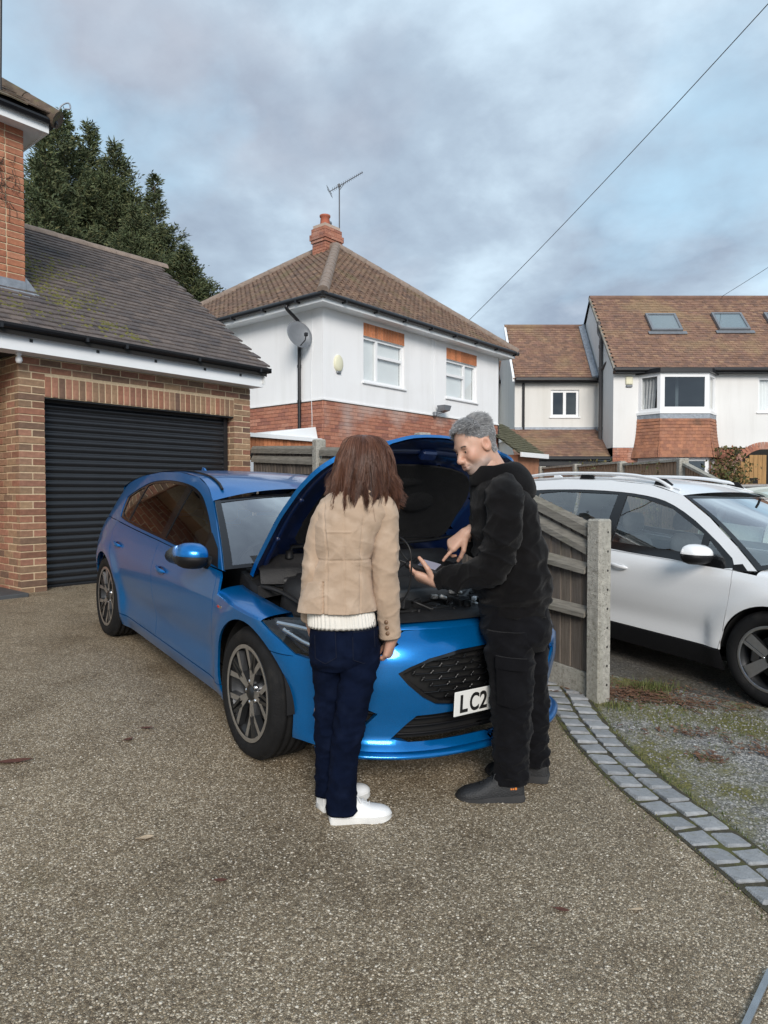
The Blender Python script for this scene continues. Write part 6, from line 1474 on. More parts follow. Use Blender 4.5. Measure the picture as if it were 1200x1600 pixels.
    dt.build('pad_pressing', MT['insulation'], ip)
    rb = MB()
    for s in (1, -1):
        P = [Vector((x + .45, s * (interp(x, W) - .075), K_bon(c, x, interp(x, W) - .075) - .955 - .034)) for x in np.linspace(-.38, .40, 14)]; rb.tube(P, .016, 6, squash=.6)
        for x in (-.15, .15): y = s * (interp(x, W) - .07); rb.lathe([(0, 0), (.012, 0), (.014, .02)], 10, M=Matrix.Translation((x + .45, y, K_bon(c, x, y) - .955 - .05)))
    P = [Vector((.44 + .45, y, K_bon(c, .44, y) - .955 - .034)) for y in np.linspace(-.40, .40, 14)]; rb.tube(P, .02, 6, squash=.6); rb.box(.86, .92, -.05, .05, K_bon(c, .44, 0) - .955 - .075, K_bon(c, .44, 0) - .955 - .035, bev=.01)
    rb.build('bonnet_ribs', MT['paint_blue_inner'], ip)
    # ---- engine bay
    eb = empty('engine_bay', (0, 0, 0), 0, root)
    m = MB(); m.box(-.34, .52, -.58, .58, .40, .42); m.box(-.36, -.34, -.72, .72, .40, .90); m.build('bay_floor', MT['cavity'], eb)
    for s in (1, -1):
        m = MB(); rr = []
        for x in np.linspace(-.40, .52, 16):
            x = float(x); w = interp(x, W); z = K_bon(c, x, w); rr.append([Vector((x, s*(w + .004), z - .035)), Vector((x, s*(w - .012), z - .055)), Vector((x, s*(w - .05), z - .065)), Vector((x, s*(w - .065), z - .10)), Vector((x, s*(w - .10), .45))])
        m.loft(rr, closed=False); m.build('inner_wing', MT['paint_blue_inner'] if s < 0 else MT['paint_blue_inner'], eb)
        m = MB(); m.lathe([(0, .90), (.05, .90), (.06, .885), (.10, .87), (.12, .82), (.15, .6)], 24, M=Matrix.Translation((-.08, s * .53, -.015))); m.lathe([(0, .91), (.018, .91), (.018, .88)], 8, M=Matrix.Translation((-.08, s*.53, -.01))); m.build('strut_tower', MT['engine_plastic'], eb)
        P = [(x, s * (interp(x, W) - .018), K_bon(c, x, interp(x, W)) - .036) for x in np.linspace(-.40, .50, 16)]; MB().tube(P, .010, 6).build('bonnet_seal', MT['hose_rubber'], eb)
    m = MB(); rr = []                                                   # scuttle below the screen
    for y in np.linspace(-.72, .72, 25):
        y = float(y); k = 1 - (y/.78)**2; rr.append([Vector((-.40 + .30*k - .02, y, .945 + .045*k)), Vector((-.36 + .28*k, y, .915 + .035*k)), Vector((-.30 + .20*k, y, .90 + .02*k)), Vector((-.27 + .18*k, y, .885 + .03*k)), Vector((-.25 + .17*k, y, .82))])
    m.loft(rr, closed=False); m.build('scuttle_panel', MT['engine_plastic'], eb)
    for (y0, y1, l) in ((-.55, .02, 0), (.10, .62, 1)):
        b0 = Vector((-.24 + .2*(1 - (y0/.78)**2) - .10, y0, .955 + .03*(1 - (y0/.78)**2))); m = MB()
        P = [b0, b0 + Vector((-.03, .03, .035)), b0.lerp(Vector((-.14, y1, 1.02)), .55) + Vector((-.02, 0, .03)), Vector((-.19, y1, 1.055))]; m.tube(P, [.016, .012, .009, .006], 6); m.lathe([(0, .02), (.02, .02), (.024, -.02)], 12, M=Matrix.Translation(b0))
        q0 = Vector((-.30, y0 + .05, 1.02)); m.tube([Vector((-.22 - .10*abs(t), lerp(y0 - .08, y1 + .1, (t + 1) / 2), 1.045)) for t in (-1, -.5, 0, .5, 1)], .006, 5); m.build('wiper', MT['trim_black'], root)
    for s in (1, -1):
        m = MB(); m.tube(catmull([(-.46, s*.62, .83), (-.40, s*.63, .88), (-.41, s*.64, .92), (-.38, s*.645, .945)], 5), .014, 6); m.box(-.46, -.36, s*.64, s*.70, .80, .845, bev=.01); m.build('bonnet_hinge', MT['paint_blue_inner'], eb)
        m = MB(); m.hexa([(-.46, s*.52, .78), (-.22, s*.56, .76), (-.22, s*.735, .74), (-.46, s*.735, .76)], [(-.46, s*.52, .90), (-.24, s*.54, .855), (-.26, s*.72, .80), (-.46, s*.73, .85)]); m.build('scuttle_end', MT['engine_plastic'], eb)
        m = MB(); m.tube(catmull([(-.44, s*.70, .865), (-.32, s*.66, .875), (-.24, s*.56, .885), (-.16, s*.40, .90)], 6), .011, 6); m.tube(catmull([(-.42, s*.60, .915), (-.30, s*.55, .93), (-.20, s*.45, .925)], 6), .009, 6); m.tube(catmull([(-.30, s*.70, .80), (-.18, s*.68, .80), (-.08, s*.66, .79), (.1, s*.66, .77)], 6), .012, 6); m.build('scuttle_hose', MT['hose_rubber'], eb)
    ec = MB(); rr = []
    for (z, k) in ((.60, 1.0), (.80, 1.0), (.835, .985), (.85, .94), (.853, .85)): rr.append([Vector((.16 + .29*k*math.copysign(abs(math.cos(a))**.45, math.cos(a)), -.06 + .33*k*math.copysign(abs(math.sin(a))**.45, math.sin(a)), z + .02*math.cos(a))) for a in [2*math.pi*i/40 for i in range(40)]])
    ec.loft(rr, cap1=True); ecv = ec.build('engine_cover', MT['engine_grey'], eb)
    m = MB(); m.lathe([(0, .03), (.030, .03), (.036, .022), (.038, 0), (.052, -.002), (.055, -.012)], 20, M=Matrix.Translation((.22, .10, .872))); m.box(-.034, .034, -.008, .008, .03, .042, M=Matrix.Translation((.22, .10, .872)) @ Matrix.Rotation(.6, 4, 'Z'), bev=.003); m.build('oil_cap', MT['hose_rubber'], ecv)
    m = MB(); m.box(-.06, .18, -.13, .13, .853, .862, bev=.006); 
    bt = MB(); bt.box(.02, .33, .34, .60, .55, .83, bev=.025); bt.box(.05, .30, .37, .57, .831, .842, bev=.008); bt.build('battery_box', MT['engine_grey'], eb)
    ab_ = MB(); ab_.box(.32, .56, .20, .56, .55, .80, bev=.03); ab_.build('air_box', MT['engine_plastic'], eb)
    wb_ = MB(); wb_.box(.02, .26, -.62, -.42, .55, .79, bev=.03); wb_.lathe([(0, .83), (.03, .83), (.034, .80), (.03, .78)], 16, M=Matrix.Translation((.14, -.52, 0))); wb_.build('coolant_tank', MT['engine_plastic'], eb)
    rnd = random.Random(21); hz = MB()
    runs = [[(.48, -.5, .74), (.44, -.2, .80), (.46, .1, .82), (.42, .3, .80)], [(.50, -.45, .70), (.50, 0, .77), (.47, .25, .80), (.38, .42, .84)], [(-.20, -.6, .83), (-.12, -.35, .86), (-.16, 0, .87), (-.14, .4, .87)], [(-.25, -.62, .80), (-.05, -.45, .82), (.05, -.40, .84), (.3, -.42, .80)], [(.28, .30, .84), (.36, .22, .85), (.45, .12, .82), (.52, -.05, .78)], [(-.1, .3, .86), (0, .38, .9), (.12, .36, .88), (.2, .33, .85)], [(-.28, -.5, .86), (-.2, -.2, .885), (-.18, .2, .885), (-.25, .55, .86)], [(.1, -.41, .83), (.2, -.5, .84), (.36, -.55, .80), (.48, -.5, .76)]]
    for i, P in enumerate(runs): hz.tube(catmull(P, 6), .012 + .008 * (i % 3), 8)
    for k in range(34):
        x0, y0 = rnd.uniform(.34, .56), rnd.uniform(-.52, .50); z0 = rnd.uniform(.76, .82); P = [(x0, y0, z0)]
        for j in range(3): P.append((P[-1][0] + rnd.uniform(-.05, .05), P[-1][1] + rnd.uniform(-.11, .11), min(.84, P[-1][2] + rnd.uniform(-.03, .03))))
        hz.tube(catmull(P, 4), rnd.uniform(.004, .009), 6)
    hz.build('hoses', MT['hose_rubber'], eb)
    bt = MB()
    for k in range(26):
        x, y = rnd.uniform(.36, .56), rnd.uniform(-.5, .5); a, b, d = rnd.uniform(.012, .04), rnd.uniform(.012, .05), rnd.uniform(.012, .03); bt.box(-a, a, -b, b, -d, d, M=Matrix.Translation((x, y, rnd.uniform(.76, .83))) @ Matrix.Rotation(rnd.uniform(-.6, .6), 4, 'Z') @ Matrix.Rotation(rnd.uniform(-.4, .4), 4, 'X'), bev=.004)
    tag(bt.build('engine_fittings', MT['engine_plastic'], eb), kind='stuff')
    mt = MB()
    for (x, y, z, l) in ((.44, .02, .845, .05), (.40, .24, .85, .04), (.47, .30, .84, .035), (.50, .17, .81, .03), (.46, -.1, .83, .03), (.53, .05, .80, .025)): mt.box(-.012, .012, -l*.6, l*.6, -.012, .012, M=Matrix.Translation((x, y, z)) @ Matrix.Rotation(rnd.uniform(-1, 1), 4, 'Z'), bev=.004); mt.lathe([(0, .02), (.012, .02), (.012, -.02)], 10, M=Matrix.Translation((x + .03, y + .03, z)) @ Matrix.Rotation(1.2, 4, 'X'))
    tag(mt.build('metal_fittings', MT['cast_metal'], eb), kind='stuff')
    wr_ = MB()                                                          # white cable ties and connectors
    for (x, y, z) in ((.40, .27, .865), (.50, .22, .845), (.56, .08, .825)): wr_.box(-.010, .010, -.02, .02, -.010, .010, M=Matrix.Translation((x, y, z)) @ Matrix.Rotation(.6, 4, 'Z'), bev=.003)
    wr_.build('connector', MT['white_plastic'], eb)
    sp = MB(); rr = []                                                  # slam panel across the nose
    for y in np.linspace(-.60, .60, 31):
        y = float(y); k = (y/.62)**2; x = .675 - .13*k; rr.append([Vector((x + .045, y, .775 - .01*k)), Vector((x + .02, y, .790 - .01*k)), Vector((x - .05, y, .800 - .01*k)), Vector((x - .13, y, .800 - .01*k)), Vector((x - .15, y, .785 - .01*k)), Vector((x - .155, y, .66))])
    sp.loft(rr, closed=False); sp.build('slam_panel', MT['engine_plastic'], eb)
    sl = MB()
    for y in (-.42, -.22, .18, .36): sl.box(.535, .585, y, y + .12, .797, .8045, bev=.003)
    tag(sl.build('slam_panel_slots', MT['cavity'], eb), kind='stuff')
    fx = MB()
    for y in (-.5, -.3, -.1, .1, .3, .5): fx.lathe([(0, .012), (.009, .012), (.011, .0)], 10, M=Matrix.Translation((.615 - .10*(y/.6)**2, y, .798)))
    fx.lathe([(0, .03), (.02, .03), (.022, .0)], 12, M=Matrix.Translation((.60, 0, .80))); fx.build('fasteners', MT['trim_black'], eb)
    # blue lip in front of the slam panel
    m = MB(); rr = []
    for u in np.linspace(-sy(.60), sy(.60), 50):
        u = float(u); a = K.S(u, .742); q = Vector((a.x - .075, a.y * .90, .772)); b = a.lerp(q, .5) + Vector((.012, 0, .008)); rr.append([K.S(u, .738, .002), a + Vector((0, 0, .004)), b, q, q + Vector((-.02, 0, -.02))])
    m.loft(rr, closed=False); m.build('bumper_top', MT['paint_blue'], root)
    # small badge on the wing
    for s in (1,):
        p = K.S(sx(-.30), .70, -.001); MB().box(-.03, .03, -.003, .0, -.007, .007, bev=.002, M=Matrix.Translation(p)).build('wing_badge', MT['chrome'], root); MB().box(-.026, -.008, -.005, -.003, -.005, .005, M=Matrix.Translation(p)).build('badge_inlay', MT['badge_red'], root)
    return root
blue = build_blue()
# ------------------------------------------------------------------ the white crossover on the neighbour's drive, and two parked cars further off
WHITE = dict(paint='paint_white', wb=2.54, wr=.318, ar=.352, rim=.215, rim_style='five', track=.745, nose=.80, tail=-3.30, tail_z=.95,
    plan=[(.80, 0), (.79, .22), (.765, .42), (.71, .59), (.61, .715), (.44, .80), (.22, .85), (0, .868), (-.6, .87), (-1.4, .87), (-2.2, .87), (-2.54, .868), (-2.9, .84), (-3.12, .76), (-3.24, .63), (-3.29, .4), (-3.30, 0)],
    fx0=.3, fx1=.6,
    side=[(.12, .08), (.18, .06), (.28, .040), (.40, .030), (.52, .014), (.64, .002), (.74, 0.0), (.80, .006), (.84, .022), (.90, .05), (1.0, .09), (1.2, .185), (1.45, .325), (1.6, .42)],
    front=[(.12, .05), (.2, .02), (.3, .02), (.45, .01), (.6, .01), (.70, .03), (.78, .07), (.86, .14), (1.0, .3)],
    sill_top=.300, sill_bot=.165, sill_mat='trim_black', sill_out=.012, bump_z=.62, rbump_z=.55, clad=False,
    shoulder=[(-.31, .862), (-.1, .85), (.1, .838), (.3, .815), (.42, .79)],
    belt=[(-3.0, .95), (-2.2, .90), (-1.4, .875), (-.31, .862)],
    door_front=[(-.31, .862), (-.298, .78), (-.305, .6), (-.335, .42), (-.365, .302)],
    door_mid=[(-1.42, .872), (-1.41, .7), (-1.41, .5), (-1.42, .302)],
    door_rear=[(-2.46, .915), (-2.42, .84), (-2.34, .74), (-2.26, .64), (-2.20, .52), (-2.172, .40), (-2.168, .302)],
    wing_front=[(.40, .62), (.44, .60), (.40, .70), (.42, .79)],
    quarter=[(-2.9, .55), (-3.10, .56), (-3.14, .70), (-3.12, .94), (-2.8, .925), (-2.55, .915)],
    upper=[(-.15, .882), (-.34, 1.03), (-.6, 1.205), (-.88, 1.352), (-1.2, 1.42), (-1.6, 1.438), (-2.1, 1.428), (-2.6, 1.388), (-2.95, 1.32), (-3.04, 1.12), (-3.12, .945), (-2.6, .922), (-2.2, .905), (-1.4, .880), (-.6, .868), (-.3, .866)],
    dlo=[(-.30, .880), (-.59, 1.11), (-.92, 1.272), (-1.2, 1.332), (-1.6, 1.35), (-2.1, 1.335), (-2.5, 1.285), (-2.62, 1.1), (-2.42, .955), (-1.4, .888), (-.8, .876)],
    lights=[[(-.40, .935), (-.545, 1.048), (-.545, .935)], [(-.595, .935), (-.60, 1.085), (-.93, 1.247), (-1.2, 1.305), (-1.38, 1.322), (-1.36, .945)], [(-1.46, .948), (-1.47, 1.328), (-2.1, 1.315), (-2.34, 1.285), (-2.34, .985)]],
    privacy=False, h1=(-1.22, .76), h2=(-2.2, .80), mirror=(-.50, .915), mir_w=.19,
    roof_edge=[(-.88, 1.352), (-1.2, 1.42), (-1.6, 1.438), (-2.1, 1.428), (-2.6, 1.388), (-2.95, 1.32)],
    roof=[(-.75, 1.365), (-.9, 1.395), (-1.2, 1.452), (-1.6, 1.478), (-2.1, 1.472), (-2.6, 1.435), (-2.95, 1.37)], roof_bow=.12,
    a_edge=[(-.15, .882), (-.34, 1.03), (-.6, 1.205), (-.88, 1.352)], ws_base=(.10, 0, .965), ws_top=(-.755, 0, 1.362),
    bon_x0=-.0, bon_w=[(-.3, .70), (0, .715), (.3, .69), (.5, .62), (.62, .52), (.70, .36)], bon_zc=[(-.3, .97), (0, .965), (.3, .935), (.55, .87), (.70, .80)], bon_ze=[(-.3, .90), (0, .882), (.3, .852), (.5, .80), (.62, .76), (.70, .74)],
    cab=(-2.85, -.25, .28, .68, .86), sail=[(-.20, .868), (-.255, .915), (-.32, .90), (-.31, .868)], seat='seat_grey', glass='car_glass_sky', mould='paint_white')
def simple_front(c, K, root):
    """closed bonnet, bumper, grille and lamps"""
    W = c['bon_w']; xs = np.linspace(-.10, c['bon_w'][-1][0], 20); edge = [(float(x), interp(float(x), W) - .004) for x in xs]
    out = edge + [(edge[-1][0] + .012, 0)] + [(x, -y) for x, y in reversed(edge)] + [(-.04, -.4), (.02, 0), (-.04, .4)]
    f = lambda x, y: Vector((x, y, K_bon(c, x, y))); f.center = Vector((.3, 0, -5)); panel('bonnet', out, f, c['paint'], root, step=.05)
    sy, sx = K.sy, K.sx; wr, ar, bz_ = c['wr'], c['ar'], c['bump_z']
    ab = arc_pts(0, wr, ar, math.degrees(math.asin((bz_ - .005 - wr) / ar)), -18, 12)
    o = [(sy(.3), .17), (sx(.55), .17), (sx(.40), .18)] + [(sx(x), z) for x, z in reversed(ab)] + [(sx(.44), bz_ - .02), (sx(.41), .70), (sx(.43), .785), (sx(.55), .77), (sy(.5), .765), (sy(.2), .765)]
    hl = [(sx(.45), .755), (sx(.46), .67), (sx(.56), .63), (sy(.6), .63), (sy(.52), .68), (sy(.58), .735)]; m = lambda p: [(-a, b) for a, b in reversed(p)]
    gr = [(sy(.42), .56), (0, .58), (-sy(.42), .56), (-sy(.36), .40), (0, .39), (sy(.36), .40)]
    panel('front_bumper', o + m(o), K.fm(1), c['paint'], root, holes=[hl, m(hl), gr], step=.045)
    for p in (hl, m(hl)): panel('headlight', p, K.fm(1, .004), 'lamp_lens', root, step=.06, flange=0); panel('headlight_housing', p, K.fm(1, .05), 'lamp_silver', root, step=.06, flange=0)
    panel('grille', gr, K.fm(1, .03), 'trim_black', root, step=.06, flange=0)
def roof_rails(c, K, root):
    for sg in (1, -1):
        P = []
        for i, x in enumerate(np.linspace(-1.02, -2.75, 16)):
            x = float(x); z = interp(-x, [(-a, b) for a, b in c['roof_edge']]); p = K.S(sg * K.sx(x), z); h = .032 * min(1, math.sin(math.pi * (i / 15)) ** .5 * 1.25) if 0 < i < 15 else -.012; P.append((x, p.y * .93, z + .025 + h))
        m = MB(); m.tube(catmull(P, 3), .019, 8, squash=.8); m.build('roof_rail', MT['paint_white'], root)
        m = MB()
        for x in (-1.12, -1.9, -2.62):
            z = interp(-x, [(-a, b) for a, b in c['roof_edge']]); p = K.S(sg * K.sx(x), z); m.hexa([(x - .07, p.y*.95, z), (x + .09, p.y*.95, z), (x + .09, p.y*.89, z + .02), (x - .07, p.y*.89, z + .02)], [(x - .05, p.y*.94, z + .062), (x + .03, p.y*.94, z + .062), (x + .03, p.y*.91, z + .065), (x - .05, p.y*.91, z + .065)])
        tag(m.build('rail_foot', MT['trim_black'], root), kind='stuff')
def build_others():
    r = empty('white_crossover_car'); r.matrix_world = ground_matrix(3.235, 4.965, math.atan2(-.836, .548)); tag(r, 'white crossover car with roof rails parked beyond the timber fence', 'car')
    K = build_car(WHITE, r); simple_front(WHITE, K, r); roof_rails(WHITE, K, r)
    for nm, pa, x, y, hd, lab in (('parked_car', 'paint_pale', 7.5, 9.0, .05, 'pale green white car partly in view behind the white crossover'), ('parked_car', 'paint_black', 10.2, 15.0, .05, 'dark car parked below the arched porch at the picture edge')):
        c = dict(WHITE); c['paint'] = pa; c['full'] = False; c['mould'] = pa
        r = empty(nm); r.matrix_world = ground_matrix(x, y, hd); tag(r, lab, 'car'); K = build_car(c, r); simple_front(c, K, r)
build_others()
# ------------------------------------------------------------------ people: smooth distance fields for bodies, lofted cloth
def sd_ell(P, c, r, M=None):
    q = P - np.array(c); 
    if M is not None: q = q @ np.array(M)
    r = np.array(r); k0 = np.linalg.norm(q / r, axis=1); k1 = np.linalg.norm(q / (r * r), axis=1) + 1e-9
    return k0 * (k0 - 1) / k1
def sd_cap(P, a, b, r0, r1):
    a = np.array(a, float); b = np.array(b, float); d = b - a; t = np.clip(((P - a) @ d) / max(1e-9, d @ d), 0, 1)
    return np.linalg.norm(P - a - t[:, None] * d, axis=1) - (r0 + (r1 - r0) * t)
def smin(a, b, k): h = np.maximum(k - np.abs(a - b), 0) / k; return np.minimum(a, b) - h * h * k * .25
def smax(a, b, k): return -smin(-a, -b, k)
def surface_nets(fn, lo, hi, h):
    lo = np.array(lo, float); n = np.ceil((np.array(hi) - lo) / h).astype(int) + 1
    G = np.stack(np.meshgrid(*[lo[i] + h * np.arange(n[i]) for i in range(3)], indexing='ij'), -1).reshape(-1, 3)
    f = np.concatenate([fn(G[i:i + 400000]) for i in range(0, len(G), 400000)]).reshape(n)
    s = f < 0; C = [(i, j, k) for i in (0, 1) for j in (0, 1) for k in (0, 1)]; m = n - 1
    sub = lambda A, c: A[c[0]:c[0] + m[0], c[1]:c[1] + m[1], c[2]:c[2] + m[2]]
    cnt = sum(sub(s, c).astype(int) for c in C); act = (cnt > 0) & (cnt < 8)
    I = np.argwhere(act); acc = np.zeros((len(I), 3)); w = np.zeros(len(I))
    for a in range(3):
        for c in C:
            if c[a]: continue
            d = list(c); d[a] = 1; fa = sub(f, c)[act]; fb = sub(f, d)[act]; x = (fa < 0) != (fb < 0); t = np.where(x, fa / np.where(np.abs(fa - fb) < 1e-12, 1, fa - fb), 0)
            p = np.tile(np.array(c, float), (len(I), 1)); p[:, a] += t; acc += p * x[:, None]; w += x
    V = lo + h * (I + acc / np.maximum(w, 1)[:, None]); idx = -np.ones(m, int); idx[act] = np.arange(len(I)); F = []
    for a in range(3):
        b, c = (a + 1) % 3, (a + 2) % 3
        sl0 = [slice(None)] * 3; sl1 = [slice(None)] * 3; sl0[a] = slice(0, -1); sl1[a] = slice(1, None)
        x = s[tuple(sl0)] != s[tuple(sl1)]; E = np.argwhere(x); E = E[(E[:, b] > 0) & (E[:, c] > 0) & (E[:, b] < m[b]) & (E[:, c] < m[c])]
        inside = s[tuple(E.T)]; q = []
        for (db, dc) in ((1, 1), (0, 1), (0, 0), (1, 0)): e = E.copy(); e[:, b] -= db; e[:, c] -= dc; q.append(idx[tuple(e.T)])
        Q = np.stack(q, 1); Q[~inside] = Q[~inside][:, ::-1]; F.append(Q)
    return V, np.concatenate(F)
def skin_mat(name, base, var=0.12):
    m, nt, N, L, b = nt_of(name); at = N.new('ShaderNodeVertexColor'); at.layer_name = 'tint'
    tc = N.new('ShaderNodeTexCoord'); nz = N.new('ShaderNodeTexNoise'); nz.inputs['Scale'].default_value = 55; nz.inputs['Detail'].default_value = 5; L.new(tc.outputs['Object'], nz.inputs[0])
    mr = N.new('ShaderNodeMapRange'); L.new(nz.outputs[0], mr.inputs[0]); mr.inputs[3].default_value = 1 - var; mr.inputs[4].default_value = 1 + var
    vm = N.new('ShaderNodeVectorMath'); vm.operation = 'SCALE'; L.new(at.outputs[0], vm.inputs[0]); L.new(mr.outputs[0], vm.inputs['Scale']); L.new(vm.outputs[0], b.inputs['Base Color'])
    b.inputs['Roughness'].default_value = .5; b.inputs['Subsurface Weight'].default_value = .12; b.inputs['Subsurface Radius'].default_value = (.012, .005, .003); b.inputs['Subsurface Scale'].default_value = .5
    n2 = N.new('ShaderNodeTexNoise'); n2.inputs['Scale'].default_value = 220; L.new(tc.outputs['Object'], n2.inputs[0]); bp = N.new('ShaderNodeBump'); bp.inputs['Strength'].default_value = .15; bp.inputs['Distance'].default_value = .004; L.new(n2.outputs[0], bp.inputs['Height']); L.new(bp.outputs[0], b.inputs['Normal'])
    MT[name] = m; return m
skin_mat('skin', None)
def cloth_mat(name, base, rough=.9, weave=900, bump=.25, var=.12, sheen=.3, rib=None, fade=None):
    m, nt, N, L, b = nt_of(name); tc = N.new('ShaderNodeTexCoord')
    nz = N.new('ShaderNodeTexNoise'); nz.inputs['Scale'].default_value = 9; nz.inputs['Detail'].default_value = 7; L.new(tc.outputs['Object'], nz.inputs[0])
    mr = N.new('ShaderNodeMapRange'); L.new(nz.outputs[0], mr.inputs[0]); mr.inputs[1].default_value = .3; mr.inputs[2].default_value = .7; mr.inputs[3].default_value = 1 - var; mr.inputs[4].default_value = 1 + var
    vm = N.new('ShaderNodeVectorMath'); vm.operation = 'SCALE'; vm.inputs[0].default_value = base; L.new(mr.outputs[0], vm.inputs['Scale']); last = vm.outputs[0]
    if fade:
        n3 = N.new('ShaderNodeTexNoise'); n3.inputs['Scale'].default_value = 14; n3.inputs['Detail'].default_value = 6; L.new(tc.outputs['Object'], n3.inputs[0]); w = N.new('ShaderNodeMapRange'); L.new(n3.outputs[0], w.inputs[0]); w.inputs[1].default_value = .5; w.inputs[2].default_value = .75; w.inputs[4].default_value = fade[1]
        mx = N.new('ShaderNodeMix'); mx.data_type = 'RGBA'; L.new(w.outputs[0], mx.inputs[0]); L.new(last, mx.inputs[6]); mx.inputs[7].default_value = (*fade[0], 1); last = mx.outputs[2]
    L.new(last, b.inputs['Base Color']); b.inputs['Roughness'].default_value = rough; b.inputs['Sheen Weight'].default_value = sheen; b.inputs['Sheen Roughness'].default_value = .5; b.inputs['Specular IOR Level'].default_value = .08
    n2 = N.new('ShaderNodeTexNoise'); n2.inputs['Scale'].default_value = weave; n2.inputs['Detail'].default_value = 2; L.new(tc.outputs['Object'], n2.inputs[0])
    hgt = n2.outputs[0]
    n4 = N.new('ShaderNodeTexNoise'); n4.inputs['Scale'].default_value = 34; n4.inputs['Detail'].default_value = 4; n4.inputs['Distortion'].default_value = .6; L.new(tc.outputs['Object'], n4.inputs[0])
    ad = N.new('ShaderNodeMath'); ad.operation = 'MULTIPLY_ADD'; L.new(n4.outputs[0], ad.inputs[0]); ad.inputs[1].default_value = 1.6; L.new(hgt, ad.inputs[2]); hgt = ad.outputs[0]
    if rib:
        wv = N.new('ShaderNodeTexWave'); wv.wave_type = 'BANDS'; wv.bands_direction = 'X'; wv.inputs['Scale'].default_value = rib; wv.inputs['Distortion'].default_value = .6; L.new(tc.outputs['Object'], wv.inputs[0]); a2 = N.new('ShaderNodeMath'); a2.operation = 'MULTIPLY_ADD'; L.new(wv.outputs['Fac'], a2.inputs[0]); a2.inputs[1].default_value = .5; L.new(hgt, a2.inputs[2]); hgt = a2.outputs[0]
    bp = N.new('ShaderNodeBump'); bp.inputs['Strength'].default_value = bump; bp.inputs['Distance'].default_value = .004; L.new(hgt, bp.inputs['Height']); L.new(bp.outputs[0], b.inputs['Normal'])
    MT[name] = m; return m
cloth_mat('jacket_cord', (.44, .325, .235), weave=420, bump=.5, var=.12, sheen=.15, fade=((.58, .455, .35), .55), rib=75)
cloth_mat('knit_white', (.74, .71, .65), weave=300, bump=.5, var=.06)
cloth_mat('denim', (.0026, .0055, .0175), rough=.9, weave=700, bump=.4, var=.3, sheen=0, fade=((.009, .015, .038), .5))
cloth_mat('hoodie', (.0055, .0052, .0058), weave=600, bump=.4, var=.2, sheen=.08, fade=((.0115, .0105, .0105), .5))
cloth_mat('work_trousers', (.0045, .0045, .0058), rough=.8, weave=800, bump=.35, var=.25, sheen=.05, fade=((.0095, .0095, .0115), .5))
pm('leather_white', (.78, .78, .77), .45, .05, 8, .1, 60); pm('rubber_white', (.66, .655, .63), .6, .1, 12); pm('boot_black', (.016, .017, .019), .6, .25, 20, .4, 160); pm('boot_sole', (.03, .03, .031), .8, .2, 20)
pm('hair_brown', [(.066, .024, .013), (.115, .046, .025), (.050, .018, .011), (.185, .085, .048), (.085, .033, .019), (.14, .060, .034)], .36, .2, 20, island=True); pm('hair_base', (.035, .015, .011), .7, .2, 40)
pm('hair_grey', [(.22, .22, .225), (.38, .38, .385), (.15, .15, .155), (.55, .55, .555), (.30, .30, .305)], .5, .2, 20, island=True); pm('eye_white', (.7, .68, .65), .2); pm('eye_iris', (.03, .02, .012), .15); pm('brow_hair', (.12, .10, .09), .8); pm('stitch', (.30, .19, .09), .8); pm('button_brown', (.16, .09, .05), .35, .2, 30); pm('logo_orange', (.70, .22, .04), .5)
pm('thread_dark', (.004, .006, .018), .8)

def add_shell(parts, V, F, tint): parts.append((V, F, tint))
def join_shells(name, shells, mat, parent):
    vs = []; fs = []; cs = []; o = 0
    for V, F, T in shells: vs.append(V); fs.append(F + o); cs.append(T); o += len(V)
    V = np.concatenate(vs); F = np.concatenate(fs); T = np.concatenate(cs); me = bpy.data.meshes.new(name); me.from_pydata([tuple(v) for v in V], [], [tuple(int(i) for i in f) for f in F]); me.materials.append(mat)
    ca = me.color_attributes.new('tint', 'FLOAT_COLOR', 'POINT'); ca.data.foreach_set('color', np.concatenate([T, np.ones((len(T), 1))], 1).ravel())
    me.polygons.foreach_set('use_smooth', [True] * len(me.polygons)); me.update(); return link(name, me, parent)

